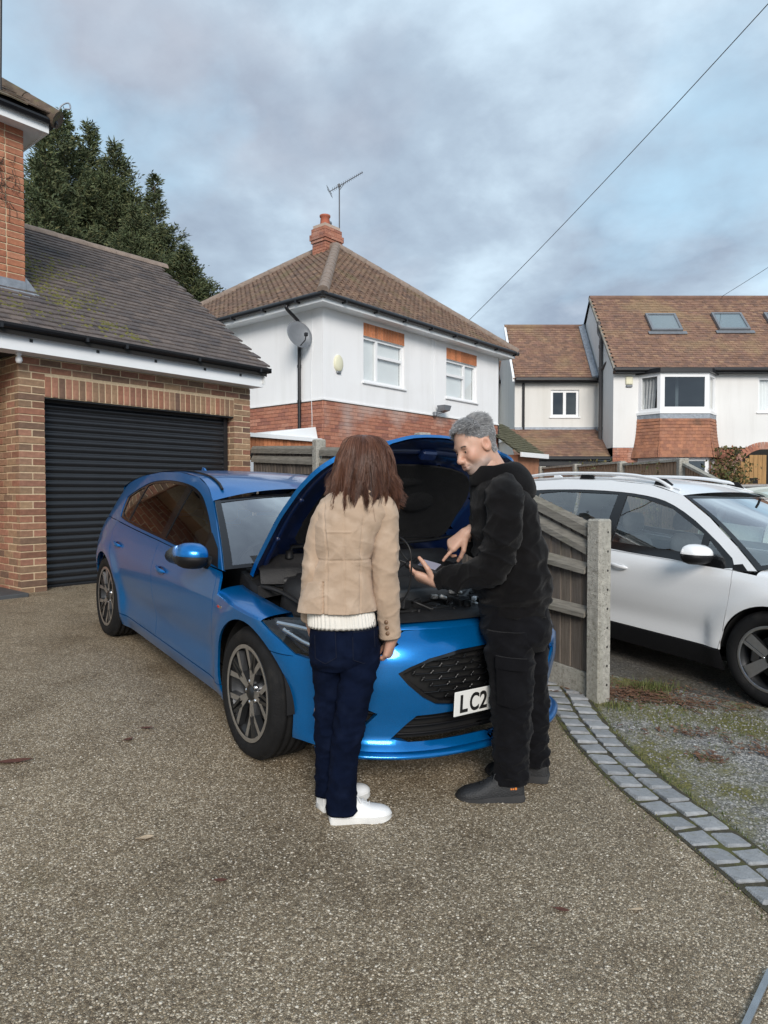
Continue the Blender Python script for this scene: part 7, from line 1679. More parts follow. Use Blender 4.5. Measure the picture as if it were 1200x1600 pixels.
def head_sdf(P, male=True):
    f = sd_ell(P, (-.014, 0, .048), (.100, .077, .086)); f = smin(f, sd_ell(P, (.030, 0, -.012), (.064, .063, .085)), .05)
    f = smin(f, sd_ell(P, (.022, 0, -.070), (.060, .054, .040)), .035); f = smin(f, sd_ell(P, (.071, 0, -.099), (.020, .024, .017)), .03)
    f = smin(f, sd_cap(P, (.030, .050, -.075), (.055, .030, -.100), .014, .014), .03); f = smin(f, sd_cap(P, (.030, -.050, -.075), (.055, -.030, -.100), .014, .014), .03)
    f = smin(f, sd_cap(P, (.084, -.034, .024), (.084, .034, .024), .0105, .0105), .022)
    for s in (1, -1):
        f = smin(f, sd_ell(P, (.066, s*.043, -.026), (.026, .020, .024)), .03)
        f = smax(f, -sd_ell(P, (.104, s*.034, .002), (.018, .018, .0125)), .014)
        f = smin(f, sd_ell(P, (.075, s*.033, .001), (.016, .0165, .0125)), .006)
        f = smin(f, sd_cap(P, (.090, s*.020, .0065), (.082, s*.047, .004), .0028, .0026), .005)       # upper lid
        f = smin(f, sd_cap(P, (.090, s*.020, -.0065), (.082, s*.046, -.007), .0022, .0022), .006)
        f = smin(f, sd_ell(P, (.105, s*.0135, -.037), (.012, .0085, .009)), .010)
        f = smax(f, -sd_ell(P, (.108, s*.0085, -.046), (.006, .0045, .004)), .003)
        e = sd_ell(P, (-.004, s*.079, -.004), (.026, .011, .033)); e = smax(e, -sd_ell(P, (.003, s*.089, .000), (.013, .010, .018)), .008); f = smin(f, e, .010)
        f = smax(f, -sd_cap(P, (.100, s*.019, -.040), (.086, s*.034, -.062), .0018, .0022), .010)        # smile fold
    f = smin(f, sd_cap(P, (.089, 0, .016), (.119, 0, -.027), .0075, .0105), .016); f = smin(f, sd_ell(P, (.117, 0, -.033), (.011, .0105, .010)), .012)
    f = smin(f, sd_ell(P, (.088, 0, -.062), (.020, .027, .020)), .02)
    f = smin(f, sd_cap(P, (.103, -.013, -.0615), (.103, .013, -.0615), .0055, .0055), .008); f = smin(f, sd_cap(P, (.101, -.013, -.0735), (.101, .013, -.0735), .0068, .0068), .009)
    f = smax(f, -np.minimum(sd_cap(P, (.112, 0, -.0675), (.094, .027, -.0625), .0022, .0016), sd_cap(P, (.112, 0, -.0675), (.094, -.027, -.0625), .0022, .0016)), .005)
    f = smin(f, sd_cap(P, (-.028, 0, -.05), (-.055, 0, -.20), .056 if male else .047, .060 if male else .047), .04)
    return f
def head_tint(V, base, male):
    x, y, z = V[:, 0], V[:, 1], V[:, 2]; T = np.tile(np.array(base), (len(V), 1)); g = lambda a, b, c, s: np.exp(-(((x - a)**2 + (np.abs(y) - b)**2 + (z - c)**2) / s**2))
    def mix(w, c): nonlocal T; T = T * (1 - w[:, None]) + np.array(c) * w[:, None]
    mix(.55 * g(.07, .045, -.02, .03), (base[0]*1.05, base[1]*.72, base[2]*.66)); mix(.5 * g(.117, 0, -.035, .018), (base[0]*1.05, base[1]*.72, base[2]*.66)); mix(.4 * g(-.004, .085, 0, .035), (base[0]*1.05, base[1]*.7, base[2]*.62))
    mix(.6 * g(.104, .008, -.067, .012), (base[0]*.85, base[1]*.5, base[2]*.5))
    if male:
        beard = np.clip((-z - .045) / .025, 0, 1) * np.clip((x + .02) / .03, 0, 1) * np.clip((.12 + z) * 60 + 1, 0, 1); beard *= 1 - .85 * g(.104, .006, -.067, .013); mix(.62 * beard, (.30, .265, .25))
    return T
def make_head(M, base, male, sc=1.0, h=.0032):
    V, F = surface_nets(lambda P: head_sdf(P, male), (-.135, -.108, -.215), (.14, .108, .15), h); T = head_tint(V, base, male); A = np.array(M)
    return (V * sc) @ A[:3, :3].T + A[:3, 3], F, T, V
def hand_chain(side, curls, spread, thumb):
    """capsules of a hand: wrist at the origin, fingers along +x, thumb on +y*side, palm faces -z"""
    C = [((-.035, 0, 0), (.0, 0, 0), .027, .025), ((0, .006*side, 0), (.082, .027*side, 0), .020, .0145), ((0, 0, 0), (.086, .008*side, .001), .021, .0145), ((0, -.004*side, 0), (.082, -.011*side, 0), .020, .0138), ((0, -.010*side, 0), (.074, -.028*side, -.002), .018, .0125)]
    names = []
    for k, (by, L, r) in enumerate(((.028, .074, .0088), (.009, .081, .0090), (-.010, .075, .0085), (-.028, .060, .0076))):
        p = Vector((.084 - .004*abs(k - 1), by*side, 0)); yaw = spread * (1.5 - k) * side; a = 0
        for j, q in enumerate((.46, .30, .24)):
            a += curls[k][j]; d = Vector((math.cos(a)*math.cos(yaw), math.cos(a)*math.sin(yaw), -math.sin(a))); e = p + d * L * q; C.append((tuple(p), tuple(e), r * (1 - .08*j), r * (1 - .08*(j + 1)))); p = e
    p = Vector((.018, .024*side, -.006)); 
    for (L, d, r0, r1) in ((.044, thumb[0], .0155, .0115), (.034, thumb[1], .0112, .0098), (.027, thumb[2], .0098, .0080)):
        d = Vector((d[0], d[1]*side, d[2])).normalized(); e = p + d * L; C.append((tuple(p), tuple(e), r0, r1)); p = e
    return C
def make_hand(M, side, curls, spread, thumb, base, sc=1.0, h=.0026):
    C = hand_chain(side, curls, spread, thumb)
    def f(P):
        palm = None
        for c in C[:5]: d = sd_cap(P, *c); palm = d if palm is None else smin(palm, d, .016)
        for k in range(5):
            ch = None
            for c in C[5 + 3*k:8 + 3*k]: d = sd_cap(P, *c); ch = d if ch is None else smin(ch, d, .003)
            palm = smin(palm, ch, .007)
        return palm
    pts = np.array([q for c in C for q in c[:2]]); V, F = surface_nets(f, pts.min(0) - .032, pts.max(0) + .032, h)
    T = np.tile(np.array(base), (len(V), 1)); n = np.array([np.min([np.linalg.norm(V - np.array(C[5 + 3*k + j][1]), axis=1) for k in range(5) for j in (0, 1, 2)], axis=0)])[0]; w = np.exp(-(n / .011)**2) * .4; T = T * (1 - w[:, None]) + np.array((base[0]*1.02, base[1]*.70, base[2]*.64)) * w[:, None]
    A = np.array(M); return (V * sc) @ A[:3, :3].T + A[:3, 3], F, T
def frame(o, x, z):
    x = Vector(x).normalized(); z = Vector(z); z = (z - x * z.dot(x)).normalized(); y = z.cross(x); return Matrix(((x.x, y.x, z.x, o[0]), (x.y, y.y, z.y, o[1]), (x.z, y.z, z.z, o[2]), (0, 0, 0, 1)))
def core_body(limbs, base, h=.014):
    """the trunk and limbs below the clothes, one smooth surface"""
    def f(P):
        d = None
        for c in limbs: e = sd_cap(P, *c); d = e if d is None else smin(d, e, .04)
        return d
    pts = np.array([q for c in limbs for q in c[:2]]); rm = max(max(c[2:]) for c in limbs) + .03; V, F = surface_nets(f, pts.min(0) - rm, pts.max(0) + rm, h); return V, F, np.tile(np.array(base), (len(V), 1))

def fold(p, s, seed=0.0): return noise.noise(Vector((p[0]*s[0] + seed, p[1]*s[1] + seed*1.7, p[2]*s[2] - seed)))
def creases(p, seed, amp, s=1.0):
    x, y, z = p[0] * s, p[1] * s, p[2] * s; a = noise.noise(Vector((x * 7 + z * 4 + seed, y * 7, z * 12 - x * 8))); b = noise.noise(Vector((x * 6 - z * 4 - seed, y * 6 + 3, z * 13 + x * 9 + seed))); c = noise.noise(Vector((x * 17 + seed, y * 17, z * 24)))
    return amp * ((1 - abs(a)) ** 7 + .8 * (1 - abs(b)) ** 8 + .35 * (1 - abs(c)) ** 6 - .45)
def ridge(v, sharp=2.0): return (1 - abs(v)) ** sharp
def garment(name, secs, mat, parent, na=72, nl=60, disp=None, ref=(1, 0, 0), tangent=False, close0=False, close1=False, turn=.006, mats=None, build=True, mb=None):
    """loft through (centre, half-width, half-depth, exponent) sections, displaced by disp(p, angle, t) into folds"""
    n = len(secs); cs = [Vector(s[0]) for s in secs]; L = [0.0]
    for a, b in zip(cs, cs[1:]): L.append(L[-1] + (b - a).length)
    T = [l / L[-1] for l in L]; ch = lambda k, t: interp(t, [(T[i], secs[i][k]) for i in range(n)]); cc = lambda t: Vector(tuple(interp(t, [(T[i], cs[i][j]) for i in range(n)]) for j in range(3)))
    rings = []; R0 = Vector(ref)
    for i in range(nl + 1):
        t = i / nl; c = cc(t); tg = (cc(min(1, t + .01)) - cc(max(0, t - .01))).normalized() if tangent else (cs[-1] - cs[0]).normalized()
        if not tangent: tg = Vector((0, 0, math.copysign(1, tg.z)))
        x = (R0 - tg * R0.dot(tg)).normalized(); y = tg.cross(x); a, b, e = ch(1, t), ch(2, t), ch(3, t); ring = []
        for k in range(na):
            th = 2 * math.pi * k / na; ct, st = math.cos(th), math.sin(th); u = math.copysign(abs(ct) ** (2/e), ct) * a; v = math.copysign(abs(st) ** (2/e), st) * b
            d = (x * (ct / max(a, .01)) + y * (st / max(b, .01))).normalized(); p = c + x * u + y * v
            if disp: p = p + d * disp(p, th, t)
            ring.append(p)
        rings.append(ring)
    def turned(ring, c, tg): return [p + (c - p).normalized() * turn - tg * .012 for p in ring], [p + (c - p).normalized() * (turn * 2.5) - tg * .03 for p in ring]
    tg1 = (cc(1) - cc(.97)).normalized(); tg0 = (cc(0) - cc(.03)).normalized()
    out = rings[:]
    if not close1: a, b = turned(rings[-1], cc(1), tg1); out += [a, b]
    if not close0: a, b = turned(rings[0], cc(0), tg0); out = [b, a] + out
    m = mb or MB(); m.loft(out, cap0=close0, cap1=close1)
    return m.build(name, mats or MT[mat], parent) if build else m
def strand(mb, P, r0, r1, n=3):
    k = len(P); mb.tube(P, [lerp(r0, r1, i / (k - 1)) for i in range(k)], n, cap=False)

def make_shoe(name, parent, M, L, Wd, Hc, upper, sole, laces, sole_h=.028, toe_h=.055, logo=None):
    """heel at the origin, toe towards +x"""
    s = empty(name, (0, 0, 0), 0, parent); s.matrix_local = M
    outl = lambda t, k=1.0: k * Wd * interp(t, [(0, .30), (.05, .36), (.2, .39), (.45, .40), (.7, .50), (.85, .46), (.94, .33), (1.0, .10)])
    top = lambda t: interp(t, [(0, Hc), (.18, Hc * .93), (.32, Hc * 1.02), (.48, Hc * .86), (.65, toe_h * 1.12), (.85, toe_h * .93), (.96, toe_h * .72), (1.0, toe_h * .45)])
    cy = lambda t: interp(t, [(0, 0), (.5, .004), (1.0, .006)])
    rings = []; n = 28; ns = 36
    for i in range(ns + 1):
        t = i / ns; w = outl(t, .97); z0, z1 = sole_h * .8, top(t); r = []
        for k in range(n + 1):
            a = math.pi * k / n; ca, sa = math.cos(a), math.sin(a); ex = .8 if t > .5 else .62
            yy = math.copysign(abs(ca) ** ex, ca) * w * (1 - .22 * (sa ** 2 if t < .5 else sa ** 3 * .4)); r.append(Vector((L * t, cy(t) + yy, z0 + (z1 - z0) * abs(sa) ** .75)))
        rings.append(r)
    m = MB(); m.loft(rings, closed=False, cap0=True, cap1=True); up = m.build('upper', MT[upper], s)
    m = MB(); pts = [(L * t, cy(t) + outl(t, 1.03)) for t in [i/30 for i in range(31)]] + [(L * t, cy(t) - outl(t, 1.03)) for t in [1 - i/30 for i in range(31)]]
    rr = [[Vector((x * (1 if j else 1) - (.004 if j == 1 else 0), y * (1 + .02*(j == 1)), z + (.010 * max(0, (x / L - .8) / .2) if j == 0 else 0))) for x, y in pts] for j, z in enumerate((0.0, sole_h * .5, sole_h))]
    m.loft(rr, cap0=True, cap1=True); m.build('sole', MT[sole], s)
    m = MB(); rg = []
    for i in range(25):                                                     # padded collar
        a = 2 * math.pi * i / 24; t = .155 + .15 * math.cos(a); rg.append(Vector((L * t, cy(t) + outl(.2) * .66 * math.sin(a), top(t) * .985 + .004)))
    m.tube(rg, .008, 8); m.build('collar', MT[upper], up)
    m = MB()
    for i in range(5):
        t = .40 + i * .055; z = top(t) + .002; w = outl(t) * .42; m.tube([(L*t, cy(t) - w, z - .012), (L*(t + .012), cy(t), z + .004), (L*t, cy(t) + w, z - .012)], .0034, 6); m.tube([(L*t, cy(t) - w, z - .012), (L*(t + .05), cy(t) + w, z - .014)], .003, 5)
    m.tube([(L*.38, cy(.4), top(.38) + .006), (L*.42, cy(.4) - .02, top(.4) + .012), (L*.47, cy(.4) - .035, top(.44) - .005)], .0028, 5); m.tube([(L*.38, cy(.4), top(.38) + .006), (L*.42, cy(.4) + .02, top(.4) + .012), (L*.46, cy(.4) + .034, top(.44) - .008)], .0028, 5)
    m.build('laces', MT[laces], up)
    m = MB(); rg = [[Vector((L * t, cy(t) + q * outl(t) * .36, top(t) * (1.05 if t < .38 else 1.0) + .003 - .02*q*q)) for q in (-1, -.5, 0, .5, 1)] for t in (.30, .36, .45, .55, .64)]; m.loft(rg, closed=False); m.build('tongue', MT[upper], up)
    if logo:
        for i, (dx, w, hh) in enumerate(((0, .006, .010), (.010, .008, .008), (.022, .008, .008))):
            yy = -outl(.17) * .86; MB().box(L*.12 + dx, L*.12 + dx + w, cy(.15) - outl(.15, .97) - .0025, cy(.15) - outl(.15, .97) + .004, sole_h + .022, sole_h + .022 + hh, bev=.001).build('heel_logo', MT['logo_orange'], s)
    return s
# ------------------------------------------------------------------ the woman with her back to the camera
def build_woman():
    X0, Y0 = -.13, 2.83; root = empty('person', (X0, Y0, gz(X0, Y0) + .012)); tag(root, 'person with brown hair, beige corduroy jacket, jeans and white trainers, seen from behind', 'person')
    SK = (.50, .29, .21)
    # ---- skin: head, hands and the body under the clothes
    hf = frame((.052, .165, 1.475), (.42, .80, -.52), (.20, .40, .85)); sh = []
    V, F, T, _ = make_head(hf, SK, False, .94, .005); sh.append((V, F, T))
    hm = frame((.163, .050, .748), (-.22, .12, -.97), (.92, -.35, -.25))
    sh.append(make_hand(hm, 1, [(.55, .55, .4), (.6, .6, .4), (.65, .6, .45), (.7, .6, .45)], .05, [(.75, .35, -.6), (.9, .05, -.45), (.95, -.1, -.3)], SK, .92))
    hl = frame((-.183, .085, .822), (.05, .30, -.95), (-.95, -.2, -.1)); sh.append(make_hand(hl, -1, [(.5, .5, .4)] * 4, .05, [(.75, .35, -.6), (.9, .1, -.4), (.95, 0, -.3)], SK, .90, .004))
    sh.append(core_body([((-.03, .02, .78), (-.03, .03, 1.0), .085, .075), ((-.03, .03, 1.0), (.0, .06, 1.28), .075, .085), ((-.08, .05, 1.285), (.11, .06, 1.29), .036, .036), ((.0, .06, 1.3), (.02, .09, 1.40), .05, .045),
        ((-.10, .045, 1.27), (-.160, .01, 1.04), .030, .028), ((-.160, .01, 1.04), (-.181, .074, .835), .028, .022), ((.118, .05, 1.27), (.134, .024, 1.05), .030, .028), ((.134, .024, 1.05), (.157, .05, .755), .028, .022),
        ((.035, .0, .76), (.0, .0, .42), .065, .045), ((.0, .0, .42), (-.04, .01, .08), .042, .03), ((-.10, .05, .76), (-.115, .07, .42), .065, .045), ((-.115, .07, .42), (-.12, .09, .09), .042, .03)], SK))
    join_shells('body', sh, MT['skin'], root)
    # ---- jeans
    def wj(p, th, t):
        k = ridge(fold(p, (9, 9, 22), 3.1), 3) * .004 - .002; kn = math.exp(-((p[2] - .40) / .10) ** 2); ank = math.exp(-((p[2] - .12) / .07) ** 2)
        k += creases(p, 3.3, .0035 + .004 * kn + .003 * ank)
        k += .004 * math.exp(-((p[2] - .62) / .05) ** 2) * math.sin(p[2] * 70 + abs(p[0] + .03) * 40); return k
    jm = MB()
    je = garment('jeans', [((-.045, .03, .90), .122, .092, 2.3), ((-.042, .03, .84), .132, .104, 2.3), ((-.035, .025, .76), .145, .120, 2.3), ((-.034, .022, .68), .146, .117, 2.4), ((-.034, .025, .63), .128, .09, 2.4)], 'denim', root, 80, 40, lambda p, th, t: wj(p, th, t) - (.012 * math.exp(-((p[0] + .035) / .012) ** 2) if p[1] < .02 and p[2] < .80 else 0), close1=True)
    for nm, secs in (('leg', [((.032, .012, .73), .084, .098, 2.2), ((.030, .010, .66), .082, .093, 2.2), ((.010, .004, .54), .072, .083, 2.2), ((-.010, .0, .42), .067, .074, 2.2), ((-.024, -.004, .33), .062, .070, 2.2), ((-.040, -.006, .20), .058, .068, 2.2), ((-.046, -.006, .042), .066, .076, 2.2)]), ('leg', [((-.105, .045, .73), .076, .095, 2.2), ((-.105, .05, .66), .074, .09, 2.2), ((-.100, .06, .54), .064, .078, 2.2), ((-.104, .07, .42), .060, .071, 2.2), ((-.108, .076, .33), .057, .068, 2.2), ((-.110, .085, .2), .054, .066, 2.2), ((-.110, .09, .075), .057, .070, 2.2)])):
        lg = garment(nm, secs, 'denim', je, 60, 90, wj, close0=True)
    # back pocket and belt loops as raised cloth
    def on_jeans(x, z, lift=.004): 
        cx, b = -.035, interp(z, [(.63, .09), (.68, .117), (.76, .12), (.84, .104), (.90, .092)]); a = interp(z, [(.63, .128), (.68, .146), (.76, .145), (.84, .132), (.9, .122)]); q = min(.98, abs((x - cx) / a)); return Vector((x, .025 - b * (1 - q ** 2.3) ** (1 / 2.3) - lift, z))
    for x0 in (.005, -.150):
        pk = [(x0, .80), (x0 + .085, .805), (x0 + .09, .70), (x0 + .045, .672), (x0 + .002, .69)]
        f = lambda x, z: on_jeans(x, z, .006); f.center = Vector((-.035, .3, .75)); panel('back_pocket', pk, f, 'denim', je, step=.012, flange=.006)
        st = MB(); P = [on_jeans(lerp(a[0], b[0], i / 6), lerp(a[1], b[1], i / 6), .0085) for a, b in zip(pk, pk[1:] + pk[:1]) for i in range(6)]; st.tube(P, .0009, 4); st.build('stitching', MT['thread_dark'], je)
    # ---- knit jumper showing below the jacket
    rib = lambda p, th, t: .0026 * math.cos(th * 46) + .003 * fold(p, (10, 10, 10), 2)
    garment('jumper', [((-.043, .03, 1.10), .108, .085, 2.2), ((-.045, .03, 1.0), .118, .095, 2.2), ((-.052, .026, .90), .130, .108, 2.3), ((-.047, .024, .845), .139, .118, 2.3), ((-.045, .024, .806), .141, .120, 2.3)], 'knit_white', root, 276, 24, rib, close0=True)
    # ---- jacket
    seam = lambda d, z: -.0045 * math.exp(-(d / .0035) ** 2) + .0011 * math.exp(-(d / .013) ** 2) * (1 + 1.6 * noise.noise(Vector((z * 75, d * 20, 1))))
    def wjk(p, th, t):
        x, y, z = p; k = .0025 * fold(p, (7, 7, 9), 7.0) + creases(p, 8.1, .0028)
        bk = y < .06                                                      # the back, towards the camera
        if bk:
            k += seam(x + .028 + .012*(z - 1.1), z)                                # centre seam
            for q, s in ((.035, 1), (-.098, -1)): k += seam(x - q - s * .096 * max(0, z - 1.12), z + q)   # princess seams
            k -= .004 * math.exp(-((z - 1.085) / .004) ** 2); k += .0035 * math.exp(-((z - 1.20) / .003) ** 2) * (1 if -.10 < x < .0 else 0)
            wz = math.exp(-((z - 1.06) / .07) ** 2); k += wz * .0045 * math.sin((z * .9 + abs(x + .03) * .75) * 75 + 1.4 * fold(p, (6, 6, 6), 9))
            k += .004 * math.exp(-((z - 1.28) / .05) ** 2) * math.sin(z * 90 + x * 50)
            if z < .995 and x < -.118: k += .010                                                            # the vent's overlapping flap
            if z < 1.0 and abs(x + .116) < .004: k -= .010
        k += .008 * max(0, (.96 - z) / .1) * math.sin(th * 5 + 1.0); return k
    jk = garment('jacket', [((.035, .085, 1.405), .060, .055, 2.0), ((.030, .082, 1.385), .068, .062, 2.0), ((.022, .078, 1.366), .108, .076, 2.0), ((.018, .066, 1.342), .135, .090, 2.1), ((.010, .055, 1.31), .155, .104, 2.3), ((-.010, .042, 1.24), .150, .118, 2.5), ((-.035, .034, 1.16), .134, .116, 2.4), ((-.042, .030, 1.07), .124, .108, 2.3), ((-.050, .028, 1.00), .133, .113, 2.3), ((-.058, .026, .93), .147, .122, 2.3), ((-.061, .024, .872), .157, .130, 2.3)], 'jacket_cord', root, 280, 170, wjk)
    def wsl(seed):
        def w(p, th, t):
            el = math.exp(-((t - .47) / .16) ** 2); sh_ = math.exp(-((t - .06) / .08) ** 2); cu = math.exp(-((t - .88) / .10) ** 2)
            return .003 * fold(p, (9, 9, 9), seed) + creases(p, seed, .0032 + .004 * el + .002 * cu) - .004 * math.exp(-((math.sin((th - 3.9) / 2)) / .02) ** 2)
        return w
    sr = garment('sleeve', [((.075, .052, 1.300), .055, .056, 2.0), ((.112, .050, 1.300), .060, .068, 2.1), ((.135, .046, 1.262), .056, .072, 2.1), ((.136, .036, 1.18), .056, .064, 2.1), ((.134, .022, 1.06), .056, .060, 2.1), ((.138, .026, .95), .055, .058, 2.1), ((.150, .040, .84), .048, .052, 2.1), ((.156, .050, .752), .045, .049, 2.1)], 'jacket_cord', jk, 64, 100, wsl(1.3), tangent=True, close0=True)
    garment('sleeve', [((-.065, .050, 1.290), .050, .056, 2.0), ((-.094, .046, 1.284), .053, .064, 2.1), ((-.124, .038, 1.235), .051, .066, 2.1), ((-.146, .022, 1.14), .049, .058, 2.1), ((-.162, .008, 1.03), .048, .054, 2.1), ((-.172, .03, .94), .045, .050, 2.1), ((-.178, .060, .868), .042, .047, 2.1), ((-.184, .078, .826), .042, .046, 2.1)], 'jacket_cord', jk, 64, 90, wsl(5.1), tangent=True, close0=True)
    # collar, turned over
    m = MB(); rr = []
    for i in range(37):
        a = math.pi * (-.18 + 1.36 * i / 36) + math.pi; c = Vector((.034, .088, 0)); d = Vector((math.cos(a), math.sin(a), 0)); sag = .006 * math.sin(i * .9)
        rr.append([c + d * .056 + Vector((0, 0, 1.392)), c + d * .060 + Vector((0, 0, 1.415)), c + d * .068 + Vector((0, 0, 1.417)), c + d * (.082 + sag) + Vector((0, 0, 1.396)), c + d * (.104 + sag) + Vector((0, 0, 1.362)), c + d * (.103 + sag) + Vector((0, 0, 1.356))])
    m.loft(rr, closed=False); m.build('collar', MT['jacket_cord'], jk)
    for i in range(3):
        z = .825 - i * .024; MB().lathe([(0, .005), (.006, .005), (.0085, .002), (.0085, -.003)], 14, M=Matrix.Translation((.139 + .003*i, -.0125 + .004*i, z)) @ Vector((-.25, -1, 0)).to_track_quat('Z', 'Y').to_matrix().to_4x4()).build('cuff_button', MT['button_brown'], sr)
    # ---- hair
    hm_ = empty('hair', (0, 0, 0), 0, root); rnd = random.Random(8)
    SEC = [(1.604, .045, .128, .012, .012), (1.598, .045, .128, .048, .045), (1.582, .046, .129, .078, .075), (1.552, .048, .130, .096, .100), (1.51, .048, .128, .113, .116), (1.46, .046, .121, .123, .120), (1.405, .044, .112, .130, .120), (1.340, .044, .092, .130, .118), (1.298, .042, .072, .114, .110)]
    def hp(t, a, off=0.0):
        tt = min(1, max(0, t)); z = interp(tt, [(i / 8, s[0]) for i, s in enumerate(SEC)]); cx, cy, ra, rb = (interp(tt, [(i / 8, s[k]) for i, s in enumerate(SEC)]) for k in (1, 2, 3, 4)); ex = max(0, t - 1)
        lump = .007 * math.sin(a * 5 + 1.0) * tt + .005 * math.sin(a * 9 + tt * 6)
        return Vector((cx + (ra + off + lump) * math.cos(a), cy + (rb + off + lump) * math.sin(a), z - ex * .26))
    m = MB(); m.loft([[hp(i / 20, 2*math.pi*k/48, -.008) for k in range(48)] for i in range(1, 21)], cap0=True, cap1=True); m.v = [v if v[2] > 1.33 else (lerp(v[0], .037, .12), lerp(v[1], .10, .12), v[2]) for v in m.v]; m.build('hair_mass', MT['hair_base'], hm_)
    lock = MB(); nL = 110
    for j in range(nL):                                                     # locks: bundles that share a wave, so the hair clumps
        a0 = rnd.uniform(0, 2 * math.pi); am = rnd.uniform(.006, .020); fr = rnd.uniform(6, 11); ph = rnd.uniform(0, 6.28); ln = rnd.uniform(.80, 1.04); dr = rnd.gauss(0, .18); lift = rnd.uniform(-.006, .010); curl = rnd.choice((rnd.uniform(-.10, -.02), rnd.uniform(.02, .10)))
        if math.sin(a0) < -.2 and -.4 < math.cos(a0) < .6: ln = rnd.uniform(.84, 1.04)
        for q in range(54):
            da = rnd.gauss(0, .05); o = lift * (1 if j % 3 else -.6) + rnd.uniform(-.006, .003); t0 = rnd.uniform(.0, .10); P = []; l2 = ln + rnd.gauss(0, .05)
            for i in range(14):
                s = i / 13; t = lerp(t0, l2, s); g = sstep(.25, 1.0, s); w = am * g * math.sin(fr * s + ph)
                p = hp(t, a0 + da * (1 - .55 * s * s) + dr * s * s + w * 4.0, o + w * .6 + curl * max(0, s - .8) * 2.2 + .004 * g * math.sin(fr * 1.9 * s + q)); p.z += curl * max(0, s - .86) * .9; P.append(p)
            strand(lock, P, .0013, .0006)
    for j in range(60):                                                     # fly-aways
        a0 = rnd.uniform(0, 6.28); P = [hp(lerp(.05, rnd.uniform(.9, 1.35), i / 12), a0 + .25 * math.sin(i * .5 + j), .006 + .012 * (i / 12) * rnd.uniform(.3, 1.2)) for i in range(13)]; strand(lock, P, .0011, .0006)
    tag(lock.build('hair_strands', MT['hair_brown'], hm_, fix=False), kind='stuff')
    # ---- shoes
    make_shoe('shoe', root, frame((-.094, -.028, .0), (.955, .20, -.035), (0.04, .03, 1)), .262, .098, .098, 'leather_white', 'rubber_white', 'leather_white', .026, .058)
    make_shoe('shoe', root, frame((-.142, .060, .006), (.80, .60, .02), (0, -.02, 1)), .258, .096, .098, 'leather_white', 'rubber_white', 'leather_white', .026, .058)
build_woman()
